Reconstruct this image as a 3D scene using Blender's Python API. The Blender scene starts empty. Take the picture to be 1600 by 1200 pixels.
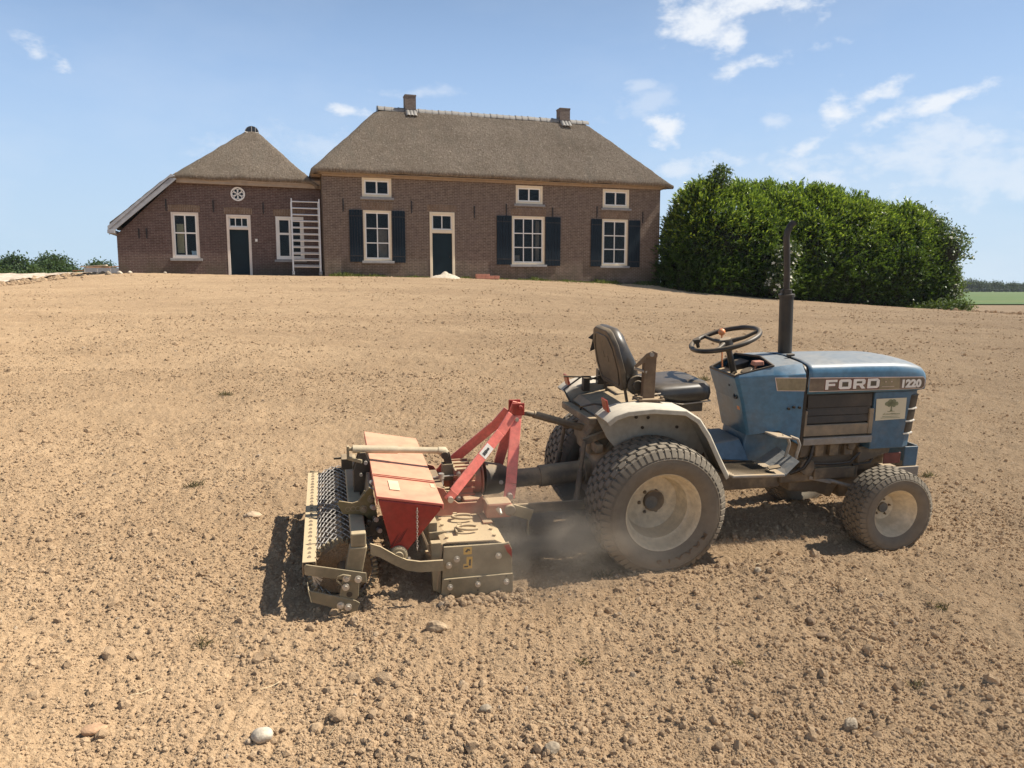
import bpy, bmesh, math, random
import numpy as np
from mathutils import Vector, Matrix

random.seed(7)
RNG = np.random.default_rng(11)
R = math.radians
SC = bpy.context.scene
COL = SC.collection

# ------------------------------------------------------------------ camera
cam = bpy.data.cameras.new('camera')
cam.sensor_width = 36.0
cam.lens = 36.0 * 1200.0 / 1600.0
cam.clip_start = 0.05
cam.clip_end = 6000.0
cam_o = bpy.data.objects.new('camera', cam)
COL.objects.link(cam_o)
cam_o.location = (0.0, 0.0, 1.52)
cam_o.rotation_euler = (R(90.0) - math.atan(148.0 / 1200.0), 0.0, 0.0)
SC.camera = cam_o

# ------------------------------------------------------------------ light
SUN_EL, SUN_AZ = 52.0, 9.0            # azimuth: degrees from +X towards +Y
sd = Vector((math.cos(R(SUN_EL)) * math.cos(R(SUN_AZ)), math.cos(R(SUN_EL)) * math.sin(R(SUN_AZ)), math.sin(R(SUN_EL))))
sun = bpy.data.lights.new('sun', 'SUN')
sun.energy = 5.0
sun.angle = R(0.53)
sun.color = (1.0, 0.93, 0.82)
sun_o = bpy.data.objects.new('sun', sun)
COL.objects.link(sun_o)
sun_o.rotation_euler = sd.to_track_quat('Z', 'Y').to_euler()
sun_o.location = (20, 5, 30)

SC.view_settings.view_transform = 'Standard'
SC.view_settings.look = 'None'
SC.view_settings.exposure = 0.66
SC.view_settings.gamma = 1.0
SC.view_settings.use_curve_mapping = False

world = bpy.data.worlds.new('World')
SC.world = world
world.use_nodes = True
SKY_STRENGTH = 0.055


def build_sky():
    nt = world.node_tree
    N, L = nt.nodes, nt.links
    for n in list(N):
        N.remove(n)
    out = N.new('ShaderNodeOutputWorld')
    bg = N.new('ShaderNodeBackground')
    sky = N.new('ShaderNodeTexSky')
    sky.sky_type = 'NISHITA'
    sky.sun_disc = False
    sky.sun_elevation = R(SUN_EL)
    sky.sun_rotation = R(90.0 - SUN_AZ)
    sky.altitude = 0.0
    sky.air_density = 1.15
    sky.dust_density = 1.1
    sky.ozone_density = 2.0
    tc = N.new('ShaderNodeTexCoord')
    d = tc.outputs['Generated']

    def math_(op, a, b=None, c=None, clamp=False):
        m = N.new('ShaderNodeMath')
        m.operation = op
        m.use_clamp = clamp
        for i, v in enumerate((a, b, c)):
            if v is None:
                continue
            if isinstance(v, (int, float)):
                m.inputs[i].default_value = v
            else:
                L.new(v, m.inputs[i])
        return m.outputs[0]

    def dot(vec):
        m = N.new('ShaderNodeVectorMath')
        m.operation = 'DOT_PRODUCT'
        L.new(d, m.inputs[0])
        m.inputs[1].default_value = vec
        return m.outputs['Value']

    def noise(scale, detail, rough, stretch=(1, 1, 1), off=(0, 0, 0), rot=(0, 0, 0)):
        mp = N.new('ShaderNodeMapping')
        mp.inputs['Scale'].default_value = stretch
        mp.inputs['Location'].default_value = off
        mp.inputs['Rotation'].default_value = rot
        L.new(d, mp.inputs['Vector'])
        t = N.new('ShaderNodeTexNoise')
        t.inputs['Scale'].default_value = scale
        t.inputs['Detail'].default_value = detail
        t.inputs['Roughness'].default_value = rough
        L.new(mp.outputs[0], t.inputs['Vector'])
        return t.outputs['Fac']

    n_edge = noise(9.0, 8.0, 0.62, (1, 1, 1.6))
    n_fine = noise(30.0, 5.0, 0.6, (1, 1, 2.0), (3, 1, 2))
    warp = math_('ADD', math_('MULTIPLY', math_('SUBTRACT', n_edge, 0.5), 3.8), math_('MULTIPLY', math_('SUBTRACT', n_fine, 0.5), 1.9))
    total = None
    # (azimuth from +Y to the right, elevation, half length, half width, tilt, density)
    clouds = [(13.4, 17.3, 3.38, 2.16, -14, 0.97), (15.2, 16.4, 2.50, 1.62, 20, 0.97), (18.6, 18.9, 5.75, 2.03, 12, 0.97), (17.1, 15.1, 4.12, 0.84, 11, 0.97), (24.6, 12.5, 3.62, 1.01, 24, 0.97),
              (22.4, 11.4, 1.62, 1.49, 60, 0.97), (25.2, 11.0, 3.00, 0.94, 20, 0.86), (29.2, 11.9, 3.75, 0.61, 19, 0.92), (11.0, 11.3, 1.62, 1.28, 8, 0.97), (20.8, 9.6, 1.88, 0.61, 30, 0.75),
              (11.9, 8.4, 3.50, 0.94, 6, 0.57), (25.5, 8.4, 9.38, 2.16, 10, 0.57), (31.0, 7.0, 10.00, 2.56, 6, 0.52), (9.1, 14.0, 1.75, 0.54, 6, 0.40), (18.2, 11.2, 1.62, 0.61, -8, 0.46), (9.8, 13.0, 3.25, 1.35, 0, 0.32),
              (36, 9.0, 6.25, 2.16, 5, 0.46), (-29.6, 13.4, 2.2, 1.3, -20, 0.95), (-30.6, 13.9, 2.0, 1.1, -24, 0.9), (-11.8, 12.3, 2.50, 0.68, -4, 0.86), (-7.0, 13.6, 4.00, 0.68, 4, 0.40), (-15.0, 10.0, 6.25, 1.76, 0, 0.32),
              (52, 18, 10.00, 2.70, 12, 0.69), (70, 14, 12.50, 2.70, 4, 0.57), (-60, 16, 11.25, 2.16, -8, 0.52),
              (-85, 22, 11.25, 2.70, 6, 0.52), (110, 20, 15.00, 3.24, 8, 0.57), (150, 15, 15.00, 2.70, 3, 0.52), (-140, 18, 15.00, 2.70, -6, 0.52), (180, 30, 12.50, 3.24, 10, 0.52)]
    for az, el, ha, hw, tilt, den in clouds:
        a, e, t = R(az), R(el), R(tilt)
        c = Vector((math.sin(a) * math.cos(e), math.cos(a) * math.cos(e), math.sin(e)))
        rx = Vector((math.cos(a), -math.sin(a), 0))
        uy = rx.cross(c)
        ax = rx * math.cos(t) + uy * math.sin(t)
        ay = -rx * math.sin(t) + uy * math.cos(t)
        x = math_('DIVIDE', dot(ax), math.sin(R(ha)))
        y = math_('DIVIDE', dot(ay), math.sin(R(hw)))
        rr = math_('SQRT', math_('ADD', math_('MULTIPLY', x, x), math_('MULTIPLY', y, y)))
        front = math_('GREATER_THAN', dot(c), 0.3)
        v = math_('SUBTRACT', 1.0, math_('SUBTRACT', rr, warp))
        mr = N.new('ShaderNodeMapRange')
        mr.interpolation_type = 'SMOOTHSTEP'
        mr.inputs['From Min'].default_value = 0.0
        mr.inputs['From Max'].default_value = 1.05
        L.new(v, mr.inputs['Value'])
        m = math_('MULTIPLY', math_('MULTIPLY', mr.outputs[0], den), front)
        total = m if total is None else math_('MAXIMUM', total, m)
    # thin veil, denser low down, broken by large noise, the same all the way round
    sep = N.new('ShaderNodeSeparateXYZ')
    L.new(d, sep.inputs[0])
    veil_n = noise(2.6, 6.0, 0.6, (1, 1, 2.6), (5.3, 2.0, 1.0))
    veil = N.new('ShaderNodeMapRange')
    veil.inputs['From Min'].default_value = 0.45
    veil.inputs['From Max'].default_value = 0.8
    veil.inputs['To Max'].default_value = 0.42
    L.new(veil_n, veil.inputs['Value'])
    low = N.new('ShaderNodeMapRange')
    low.inputs['From Min'].default_value = 0.0
    low.inputs['From Max'].default_value = 0.32
    low.inputs['To Min'].default_value = 1.0
    low.inputs['To Max'].default_value = 0.25
    L.new(sep.outputs['Z'], low.inputs['Value'])
    total = math_('MAXIMUM', total, math_('MULTIPLY', veil.outputs[0], low.outputs[0]))
    # haze near the horizon
    hz = N.new('ShaderNodeMapRange')
    hz.interpolation_type = 'SMOOTHERSTEP'
    hz.inputs['From Min'].default_value = 0.10
    hz.inputs['From Max'].default_value = 0.58
    hz.inputs['To Min'].default_value = 0.9
    hz.inputs['To Max'].default_value = 0.0
    L.new(sep.outputs['Z'], hz.inputs['Value'])
    mix0 = N.new('ShaderNodeMixRGB')
    gr = N.new('ShaderNodeMapRange')
    gr.interpolation_type = 'SMOOTHSTEP'
    gr.inputs['From Min'].default_value = -0.02
    gr.inputs['From Max'].default_value = 0.36
    L.new(sep.outputs['Z'], gr.inputs['Value'])
    gm = N.new('ShaderNodeMixRGB')
    gm.inputs[1].default_value = HAZE_COL
    gm.inputs[2].default_value = BLUE_COL
    L.new(gr.outputs[0], gm.inputs[0])
    L.new(gm.outputs[0], mix0.inputs[2])
    L.new(hz.outputs[0], mix0.inputs[0])
    L.new(sky.outputs[0], mix0.inputs[1])
    mix = N.new('ShaderNodeMixRGB')
    mix.inputs[2].default_value = CLOUD_COL
    L.new(total, mix.inputs[0])
    L.new(mix0.outputs[0], mix.inputs[1])
    L.new(mix.outputs[0], bg.inputs['Color'])
    bg.inputs['Strength'].default_value = SKY_STRENGTH
    L.new(bg.outputs[0], out.inputs['Surface'])


HAZE_COL = (6.9, 9.0, 11.0, 1)
BLUE_COL = (4.6, 7.0, 11.3, 1)
CLOUD_COL = (10.2, 10.7, 11.4, 1)
build_sky()

# ------------------------------------------------------------------ materials


class NT:
    def __init__(self, name):
        self.m = bpy.data.materials.new(name)
        self.m.use_nodes = True
        self.t = self.m.node_tree
        self.N, self.L = self.t.nodes, self.t.links
        self.bsdf = self.N['Principled BSDF']
        self.out = self.N['Material Output']

    def lk(self, a, b):
        self.L.new(a, b)

    def coord(self, kind='Object'):
        n = self.N.new('ShaderNodeTexCoord')
        return n.outputs[kind]

    def mapping(self, vec, scale=(1, 1, 1), loc=(0, 0, 0), rot=(0, 0, 0)):
        n = self.N.new('ShaderNodeMapping')
        n.inputs['Scale'].default_value = scale
        n.inputs['Location'].default_value = loc
        n.inputs['Rotation'].default_value = rot
        self.lk(vec, n.inputs['Vector'])
        return n.outputs[0]

    def noise(self, vec, scale, detail=4, rough=.55, dist=0):
        n = self.N.new('ShaderNodeTexNoise')
        n.inputs['Scale'].default_value = scale
        n.inputs['Detail'].default_value = detail
        n.inputs['Roughness'].default_value = rough
        n.inputs['Distortion'].default_value = dist
        if vec is not None:
            self.lk(vec, n.inputs['Vector'])
        return n.outputs['Fac']

    def ramp(self, fac, lo, hi, a=0.0, b=1.0, smooth=True):
        n = self.N.new('ShaderNodeMapRange')
        n.interpolation_type = 'SMOOTHSTEP' if smooth else 'LINEAR'
        n.inputs['From Min'].default_value = lo
        n.inputs['From Max'].default_value = hi
        n.inputs['To Min'].default_value = a
        n.inputs['To Max'].default_value = b
        self.lk(fac, n.inputs['Value'])
        return n.outputs[0]

    def mix(self, fac, a, b, blend='MIX'):
        n = self.N.new('ShaderNodeMixRGB')
        n.blend_type = blend
        for i, v in enumerate((fac, a, b)):
            if isinstance(v, (int, float)):
                n.inputs[i].default_value = v
            elif isinstance(v, tuple):
                n.inputs[i].default_value = (*v[:3], 1)
            else:
                self.lk(v, n.inputs[i])
        return n.outputs[0]

    def math(self, op, a, b=None, clamp=False):
        n = self.N.new('ShaderNodeMath')
        n.operation = op
        n.use_clamp = clamp
        for i, v in enumerate((a, b)):
            if v is None:
                continue
            if isinstance(v, (int, float)):
                n.inputs[i].default_value = v
            else:
                self.lk(v, n.inputs[i])
        return n.outputs[0]

    def normal_z(self):
        g = self.N.new('ShaderNodeNewGeometry')
        s = self.N.new('ShaderNodeSeparateXYZ')
        self.lk(g.outputs['Normal'], s.inputs[0])
        return s.outputs['Z']

    def bump(self, height, strength=.3, dist=.01):
        n = self.N.new('ShaderNodeBump')
        n.inputs['Strength'].default_value = strength
        n.inputs['Distance'].default_value = dist
        self.lk(height, n.inputs['Height'])
        self.lk(n.outputs[0], self.bsdf.inputs['Normal'])

    def set(self, color=None, rough=None, metal=None, spec=None):
        for k, v in (('Base Color', color), ('Roughness', rough), ('Metallic', metal), ('Specular IOR Level', spec)):
            if v is None:
                continue
            if isinstance(v, tuple):
                self.bsdf.inputs[k].default_value = (*v[:3], 1)
            elif isinstance(v, (int, float)):
                self.bsdf.inputs[k].default_value = v
            else:
                self.lk(v, self.bsdf.inputs[k])
        return self.m


DUST = (.42, .31, .185)
MATS = {}


def dusty(name, base, rough=.45, dust=.25, up=.75, scale=7.0, metal=0.0, var=.15, dustcol=DUST, bump=.0):
    if name in MATS:
        return MATS[name]
    t = NT(name)
    c = t.coord()
    n1 = t.noise(c, scale, 6, .65)
    n2 = t.noise(c, scale * 5, 4, .6)
    up_f = t.ramp(t.normal_z(), .25, .95, 0, up)
    d = t.math('ADD', t.ramp(n1, .42, .75, 0, dust * 1.6), t.math('MULTIPLY', up_f, t.ramp(n2, .2, .65, .65, 1.0)))
    d = t.math('ADD', d, dust * .45, clamp=True)
    b = t.mix(t.ramp(n2, .3, .7), tuple(x * (1 - var) for x in base), tuple(min(1, x * (1 + var)) for x in base))
    col = t.mix(d, b, dustcol)
    r = t.math('ADD', t.math('MULTIPLY', d, .95 - rough), rough, clamp=True)
    t.set(col, r, metal)
    if bump:
        t.bump(n2, bump, .01)
    MATS[name] = t.m
    return t.m


def plain(name, base, rough=.6, metal=0.0, var=.12, scale=12.0, bump=0.0, spec=None):
    if name in MATS:
        return MATS[name]
    t = NT(name)
    c = t.coord()
    n = t.noise(c, scale, 5, .6)
    t.set(t.mix(t.ramp(n, .3, .7), tuple(x * (1 - var) for x in base), tuple(min(1, x * (1 + var)) for x in base)), rough, metal, spec)
    if bump:
        t.bump(n, bump, .01)
    MATS[name] = t.m
    return t.m


def soil_mat(name, gain=1.0, tint=(1, 1, 1), fine=True):
    t = NT(name)
    c = t.coord()
    big = t.noise(t.mapping(c, (.28, .9, 1), (0, 0, 0), (0, 0, R(-13))), .55, 6, .68)
    mid = t.noise(c, 2.3, 5, .6)
    fin = t.noise(c, 55, 4, .65)
    vf = t.noise(c, 240, 2, .6)
    k = lambda r, g, b: (r * gain * tint[0], g * gain * tint[1], b * gain * tint[2])
    col = t.mix(t.ramp(big, .36, .62), k(.445, .312, .187), k(.555, .396, .240))
    col = t.mix(t.ramp(mid, .38, .72, 0, .5), col, k(.43, .293, .172))
    col = t.mix(t.ramp(fin, .3, .68, .5, 0), col, k(.31, .195, .103))
    col = t.mix(t.ramp(vf, .55, .75, 0, .35), col, k(.57, .43, .28))
    t.set(col, .97, 0, .15)
    t.bsdf.inputs['Diffuse Roughness'].default_value = 1.0
    if fine:
        h = t.math('ADD', t.math('MULTIPLY', fin, 1.0), t.math('MULTIPLY', vf, .35))
        t.bump(h, 1.0, .02)
    return t.m


# ------------------------------------------------------------------ mesh helpers


def P(u, v, w):
    """machine coordinates (forward, towards the near side, up) to local axes"""
    return Vector((u, -v, w))


class MB:
    def __init__(self):
        self.v, self.f = [], []

    def add(self, vs, fs):
        k = len(self.v)
        self.v += [tuple(x) for x in vs]
        self.f += [tuple(i + k for i in q) for q in fs]
        return self

    def box(self, x0, x1, y0, y1, z0, z1):
        v = [(x, y, z) for z in (z0, z1) for y in (y0, y1) for x in (x0, x1)]
        return self.add(v, [(0, 2, 3, 1), (4, 5, 7, 6), (0, 1, 5, 4), (2, 6, 7, 3), (0, 4, 6, 2), (1, 3, 7, 5)])

    def mbox(self, u0, u1, v0, v1, w0, w1):
        return self.box(u0, u1, -v1, -v0, w0, w1)

    def hexa(self, b, t):
        """b, t: four points each (bottom ring, top ring)"""
        return self.add(list(b) + list(t), [(3, 2, 1, 0), (4, 5, 6, 7), (0, 1, 5, 4), (1, 2, 6, 5), (2, 3, 7, 6), (3, 0, 4, 7)])

    def bar(self, p0, p1, w, h, up=(0, 0, 1)):
        p0, p1 = Vector(p0), Vector(p1)
        d = (p1 - p0).normalized()
        s = d.cross(Vector(up))
        if s.length < 1e-4:
            s = d.cross(Vector((1, 0, 0)))
        s.normalize()
        n = s.cross(d).normalized()
        o = [s * a * w / 2 + n * b * h / 2 for a, b in ((-1, -1), (1, -1), (1, 1), (-1, 1))]
        return self.hexa([p0 + x for x in o], [p1 + x for x in o])

    def cyl(self, p0, p1, r0, r1=None, n=16, cap=True):
        r1 = r0 if r1 is None else r1
        p0, p1 = Vector(p0), Vector(p1)
        d = (p1 - p0).normalized()
        a = d.orthogonal().normalized()
        b = d.cross(a)
        vs = []
        for p, r in ((p0, r0), (p1, r1)):
            for i in range(n):
                t = 2 * math.pi * i / n
                vs.append(p + (a * math.cos(t) + b * math.sin(t)) * r)
        fs = [(i, (i + 1) % n, n + (i + 1) % n, n + i) for i in range(n)]
        if cap:
            fs += [tuple(range(n - 1, -1, -1)), tuple(range(n, 2 * n))]
        return self.add(vs, fs)

    def tube(self, pts, r, n=8, closed=False):
        pts = [Vector(p) for p in pts]
        m = len(pts)
        rs = r if isinstance(r, (list, tuple)) else [r] * m
        vs = []
        prev = None
        for i, p in enumerate(pts):
            q0 = pts[(i - 1) % m] if (closed or i > 0) else p
            q1 = pts[(i + 1) % m] if (closed or i < m - 1) else p
            d = (q1 - q0).normalized()
            if prev is None:
                a = d.orthogonal().normalized()
            else:
                a = (prev - d * prev.dot(d)).normalized()
            prev = a
            b = d.cross(a)
            for k in range(n):
                t = 2 * math.pi * k / n
                vs.append(p + (a * math.cos(t) + b * math.sin(t)) * rs[i])
        fs = []
        for i in range(m if closed else m - 1):
            j = (i + 1) % m
            for k in range(n):
                fs.append((i * n + k, i * n + (k + 1) % n, j * n + (k + 1) % n, j * n + k))
        if not closed:
            fs += [tuple(range(n - 1, -1, -1)), tuple(range((m - 1) * n, m * n))]
        return self.add(vs, fs)

    def prism(self, poly, fn, d0, d1):
        """poly: 2-D outline; fn(a, b, d) -> point; extruded from d0 to d1"""
        n = len(poly)
        vs = [fn(a, b, d0) for a, b in poly] + [fn(a, b, d1) for a, b in poly]
        fs = [tuple(range(n - 1, -1, -1)), tuple(range(n, 2 * n))]
        fs += [(i, (i + 1) % n, n + (i + 1) % n, n + i) for i in range(n)]
        return self.add(vs, fs)

    def mprism(self, poly, v0, v1):
        return self.prism(poly, lambda a, b, d: P(a, d, b), v0, v1)

    def loft(self, rings, closed=True, cap=True):
        n = len(rings[0])
        vs = [p for r in rings for p in r]
        fs = []
        for i in range(len(rings) - 1):
            for k in range(n if closed else n - 1):
                fs.append((i * n + k, i * n + (k + 1) % n, (i + 1) * n + (k + 1) % n, (i + 1) * n + k))
        if cap:
            fs += [tuple(range(n - 1, -1, -1)), tuple(range((len(rings) - 1) * n, len(rings) * n))]
        return self.add(vs, fs)

    def lathe(self, prof, o, axis, n=48, closed=False):
        """prof: list of (distance along axis, radius)"""
        o, d = Vector(o), Vector(axis).normalized()
        a = d.orthogonal().normalized()
        b = d.cross(a)
        m = len(prof)
        vs = []
        for h, r in prof:
            for k in range(n):
                t = 2 * math.pi * k / n
                vs.append(o + d * h + (a * math.cos(t) + b * math.sin(t)) * r)
        fs = []
        for i in range(m if closed else m - 1):
            j = (i + 1) % m
            for k in range(n):
                fs.append((i * n + k, i * n + (k + 1) % n, j * n + (k + 1) % n, j * n + k))
        return self.add(vs, fs)

    def bolt(self, p, axis, r=.011, h=.012):
        p, axis = Vector(p), Vector(axis).normalized()
        return self.cyl(p, p + axis * h, r, r * .95, 6)

    def build(self, name, mat, parent=None, smooth=40, bevel=0.0, label=None, uv=None, recalc=True, segs=2):
        me = bpy.data.meshes.new(name)
        me.from_pydata(self.v, [], self.f)
        if recalc:
            bm = bmesh.new()
            bm.from_mesh(me)
            bmesh.ops.recalc_face_normals(bm, faces=bm.faces)
            bm.to_mesh(me)
            bm.free()
        if uv == 'box':
            box_uv(me)
        if mat is not None:
            for m in (mat if isinstance(mat, (list, tuple)) else [mat]):
                me.materials.append(m)
        if smooth:
            me.polygons.foreach_set('use_smooth', [True] * len(me.polygons))
            me.set_sharp_from_angle(angle=R(smooth))
        o = bpy.data.objects.new(name, me)
        COL.objects.link(o)
        if parent is not None:
            o.parent = parent
        if bevel:
            b = o.modifiers.new('bevel', 'BEVEL')
            b.width = bevel
            b.segments = segs
            b.limit_method = 'ANGLE'
            b.angle_limit = R(35)
        if label:
            o['label'] = label
        return o


def islands(vs, fs, gap=.0015):
    """groups of faces that touch or overlap: one group per separate piece"""
    par = list(range(len(vs)))

    def find(i):
        while par[i] != i:
            par[i] = par[par[i]]
            i = par[i]
        return i
    for f in fs:
        for j in f[1:]:
            par[find(f[0])] = find(j)
    groups = {}
    for f in fs:
        groups.setdefault(find(f[0]), []).append(f)
    items = []
    for g in groups.values():
        idx = {i for f in g for i in f}
        lo = [min(vs[i][k] for i in idx) - gap for k in range(3)]
        hi = [max(vs[i][k] for i in idx) + gap for k in range(3)]
        items.append([lo, hi, g])
    merged = True
    while merged:
        merged = False
        out = []
        for it in items:
            for o in out:
                if all(it[0][k] <= o[1][k] and o[0][k] <= it[1][k] for k in range(3)):
                    o[0] = [min(a, b) for a, b in zip(o[0], it[0])]
                    o[1] = [max(a, b) for a, b in zip(o[1], it[1])]
                    o[2] += it[2]
                    merged = True
                    break
            else:
                out.append(it)
        items = out
    return [it[2] for it in items]


def build_parts(b, name, mat, parent=None, *a, **k):
    """every separate piece in the builder becomes an object of its own"""
    res = []
    for g in islands(b.v, b.f):
        used = sorted({i for f in g for i in f})
        m = {i: n for n, i in enumerate(used)}
        q = MB()
        q.add([b.v[i] for i in used], [tuple(m[i] for i in f) for f in g])
        res.append(q.build(name, mat, parent, *a, **k))
    return res


def box_uv(me):
    uvl = me.uv_layers.new(name='UVMap')
    for p in me.polygons:
        n = p.normal
        ax = max(range(3), key=lambda i: abs(n[i]))
        for li in p.loop_indices:
            c = me.vertices[me.loops[li].vertex_index].co
            uvl.data[li].uv = (c.y, c.z) if ax == 0 else ((c.x, c.z) if ax == 1 else (c.x, c.y))


def tag(o, label=None, cat=None, group=None, kind=None):
    for k, v in (('label', label), ('category', cat), ('group', group), ('kind', kind)):
        if v:
            o[k] = v
    return o


def empty(name, loc=(0, 0, 0), rz=0.0):
    o = bpy.data.objects.new(name, None)
    o.empty_display_size = .2
    COL.objects.link(o)
    o.location = loc
    o.rotation_euler = (0, 0, rz)
    return o


def dup(o, parent=None):
    c = o.copy()
    COL.objects.link(c)
    if parent is not None:
        c.parent = parent
    for ch in list(o.children):
        dup(ch, c)
    return c


def np_mesh(name, verts, faces, mat, parent=None, smooth=False, tint=None):
    """verts (n,3) and faces (m,k) arrays"""
    me = bpy.data.meshes.new(name)
    k = faces.shape[1]
    me.vertices.add(len(verts))
    me.vertices.foreach_set('co', np.ascontiguousarray(verts, dtype=np.float32).ravel())
    me.loops.add(faces.size)
    me.loops.foreach_set('vertex_index', np.ascontiguousarray(faces, dtype=np.int32).ravel())
    me.polygons.add(len(faces))
    me.polygons.foreach_set('loop_start', np.arange(0, faces.size, k, dtype=np.int32))
    me.polygons.foreach_set('loop_total', np.full(len(faces), k, dtype=np.int32))
    if smooth:
        me.polygons.foreach_set('use_smooth', np.ones(len(faces), dtype=bool))
    if tint is not None:
        at = me.attributes.new('tint', 'FLOAT', 'POINT')
        at.data.foreach_set('value', np.ascontiguousarray(tint, dtype=np.float32))
    me.update(calc_edges=True)
    if mat is not None:
        me.materials.append(mat)
    o = bpy.data.objects.new(name, me)
    COL.objects.link(o)
    if parent is not None:
        o.parent = parent
    return o


def text_obj(name, body, size, mat, parent, M, bold=0.0, depth=.0015, sx=1.0):
    """flat lettering as a thin mesh; M maps text axes (x right, y up, z out) to the parent's axes"""
    cu = bpy.data.curves.new('lettering', 'FONT')
    cu.body = body
    cu.size = size
    cu.offset = bold
    cu.extrude = depth
    cu.resolution_u = 3
    cu.align_x = 'CENTER'
    cu.align_y = 'CENTER'
    tmp = bpy.data.objects.new('lettering', cu)
    src = tmp.to_mesh()
    vs = [M @ Vector((v.co.x * sx, v.co.y, v.co.z)) for v in src.vertices]
    fs = [tuple(p.vertices) for p in src.polygons]
    tmp.to_mesh_clear()
    bpy.data.objects.remove(tmp)
    bpy.data.curves.remove(cu)
    me = bpy.data.meshes.new(name)
    me.from_pydata(vs, [], fs)
    me.materials.append(mat)
    o = bpy.data.objects.new(name, me)
    COL.objects.link(o)
    o.parent = parent
    return o


def frame_matrix(o, x, y):
    x, y = Vector(x).normalized(), Vector(y).normalized()
    z = x.cross(y)
    return Matrix(((x.x, y.x, z.x, o[0]), (x.y, y.y, z.y, o[1]), (x.z, y.z, z.z, o[2]), (0, 0, 0, 1)))


# ------------------------------------------------------------------ noise in numpy


def vnoise(x, y, seed=0):
    xi = np.floor(x).astype(np.int64)
    yi = np.floor(y).astype(np.int64)
    fx, fy = x - xi, y - yi
    fx = fx * fx * fx * (fx * (fx * 6 - 15) + 10)
    fy = fy * fy * fy * (fy * (fy * 6 - 15) + 10)

    def h(a, b):
        n = (a * 374761393 + b * 668265263 + seed * 1274126177) & 0xFFFFFFFF
        n = ((n ^ (n >> 13)) * 1274126177) & 0xFFFFFFFF
        n = (n ^ (n >> 16)) & 0xFFFF
        return n / 65535.0
    a = h(xi, yi) * (1 - fx) + h(xi + 1, yi) * fx
    b = h(xi, yi + 1) * (1 - fx) + h(xi + 1, yi + 1) * fx
    return (a * (1 - fy) + b * fy) * 2 - 1


# ------------------------------------------------------------------ terrain shape
T_O = (0.6885511795, 4.4698431941, 0.0422616279)      # ground point under the tractor's rear axle
H_O = (-8.2733333, 34.3269763, 0.0)                   # left front corner of the farmhouse
H_A = 0.301861236


def house_w(u, t, z=0.0):
    c, s = math.cos(H_A), math.sin(H_A)
    return Vector((H_O[0] + u * c - t * s, H_O[1] + u * s + t * c, z))


def _plane(X, Y):
    return T_O[2] - (.0195342 * (X - T_O[0]) - .0813658 * (Y - T_O[1])) / .99649


def _tps_fit():
    pts = []
    for X in (-5, -2.5, 0, 2.5, 5, 7.5):
        for Y in (.5, 2.5, 4.5, 6.5):
            pts.append((X, Y, _plane(X, Y)))
    pts += [(-8.27, 34.1, 2.08), (7.42, 38.9, 1.70), (-.4, 36.5, 1.97), (-16.7, 32.8, 2.17), (-13, 33.8, 2.15),
            (0, 46, 2.0), (-10, 50, 2.0), (-12, 40, 2.1), (8, 36, 1.24), (15.6, 39.2, .88), (24.4, 42.7, .30), (20, 41, .6),
            (-24, 36.3, 2.08), (-20, 30.2, 1.72), (-30, 40, 2.1), (15, 25, .66), (10, 20, .72), (22, 30, .3), (25, 20, .1),
            (0, 20, 1.12), (-10, 20, 1.25), (-15, 25, 1.55), (20, 12, .2), (10, 10, .32), (-10, 10, .66), (-20, 15, 1.0),
            (0, 28, 1.65), (-5, 31, 1.93), (12, 45, 1.0), (30, 45, .12), (30, 55, .02), (40, 70, 0), (60, 60, 0), (60, 30, -.1), (0, 90, 0),
            (-60, 60, .3), (-40, 55, 1.2), (-60, 20, .3), (0, -10, -.75), (20, -10, -.8), (-20, -10, -.5), (50, 0, -.4), (-50, 0, 0)]
    A = np.array(pts, float)
    n = len(A)
    d = np.hypot(A[:, None, 0] - A[None, :, 0], A[:, None, 1] - A[None, :, 1])
    K = np.where(d > 0, d * d * np.log(d + 1e-9), 0) + np.eye(n) * .6
    Q = np.c_[np.ones(n), A[:, :2]]
    M = np.block([[K, Q], [Q.T, np.zeros((3, 3))]])
    w = np.linalg.solve(M, np.r_[A[:, 2], 0, 0, 0])
    return A, w


_TA, _TW = _tps_fit()


def ground(X, Y):
    """smooth height of the land"""
    X, Y = np.asarray(X, float), np.asarray(Y, float)
    sh = X.shape
    x, y = X.ravel(), Y.ravel()
    z = np.empty_like(x)
    for s in range(0, len(x), 60000):
        a, b = x[s:s + 60000], y[s:s + 60000]
        d2 = (a[:, None] - _TA[None, :, 0]) ** 2 + (b[:, None] - _TA[None, :, 1]) ** 2
        U = .5 * d2 * np.log(d2 + 1e-12)
        z[s:s + 60000] = U @ _TW[:-3] + _TW[-3] + _TW[-2] * a + _TW[-1] * b
    r = np.hypot(x, y - 25)
    f = np.clip((85 - r) / 30, 0, 1)
    f = f * f * (3 - 2 * f)
    f = np.where(y > 45, f * np.clip((72 - y) / 18, 0, 1), f) if False else f
    return (z * f).reshape(sh)


def gz(x, y):
    return float(ground(np.array([x]), np.array([y]))[0])


def track_mask(X, Y):
    """1 inside the two wheel tracks that lead up to and along the tractor"""
    dx, dy = X - T_O[0], Y - T_O[1]
    u = dx * .97237 + dy * .233445
    v = dx * .233445 - dy * .97237
    m = np.clip((.13 - np.abs(np.abs(v) - .40)) / .03, 0, 1) * np.clip((1.55 - u) / .1, 0, 1) * np.clip((u + .5) / .1, 0, 1)
    return m, u, v


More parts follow.
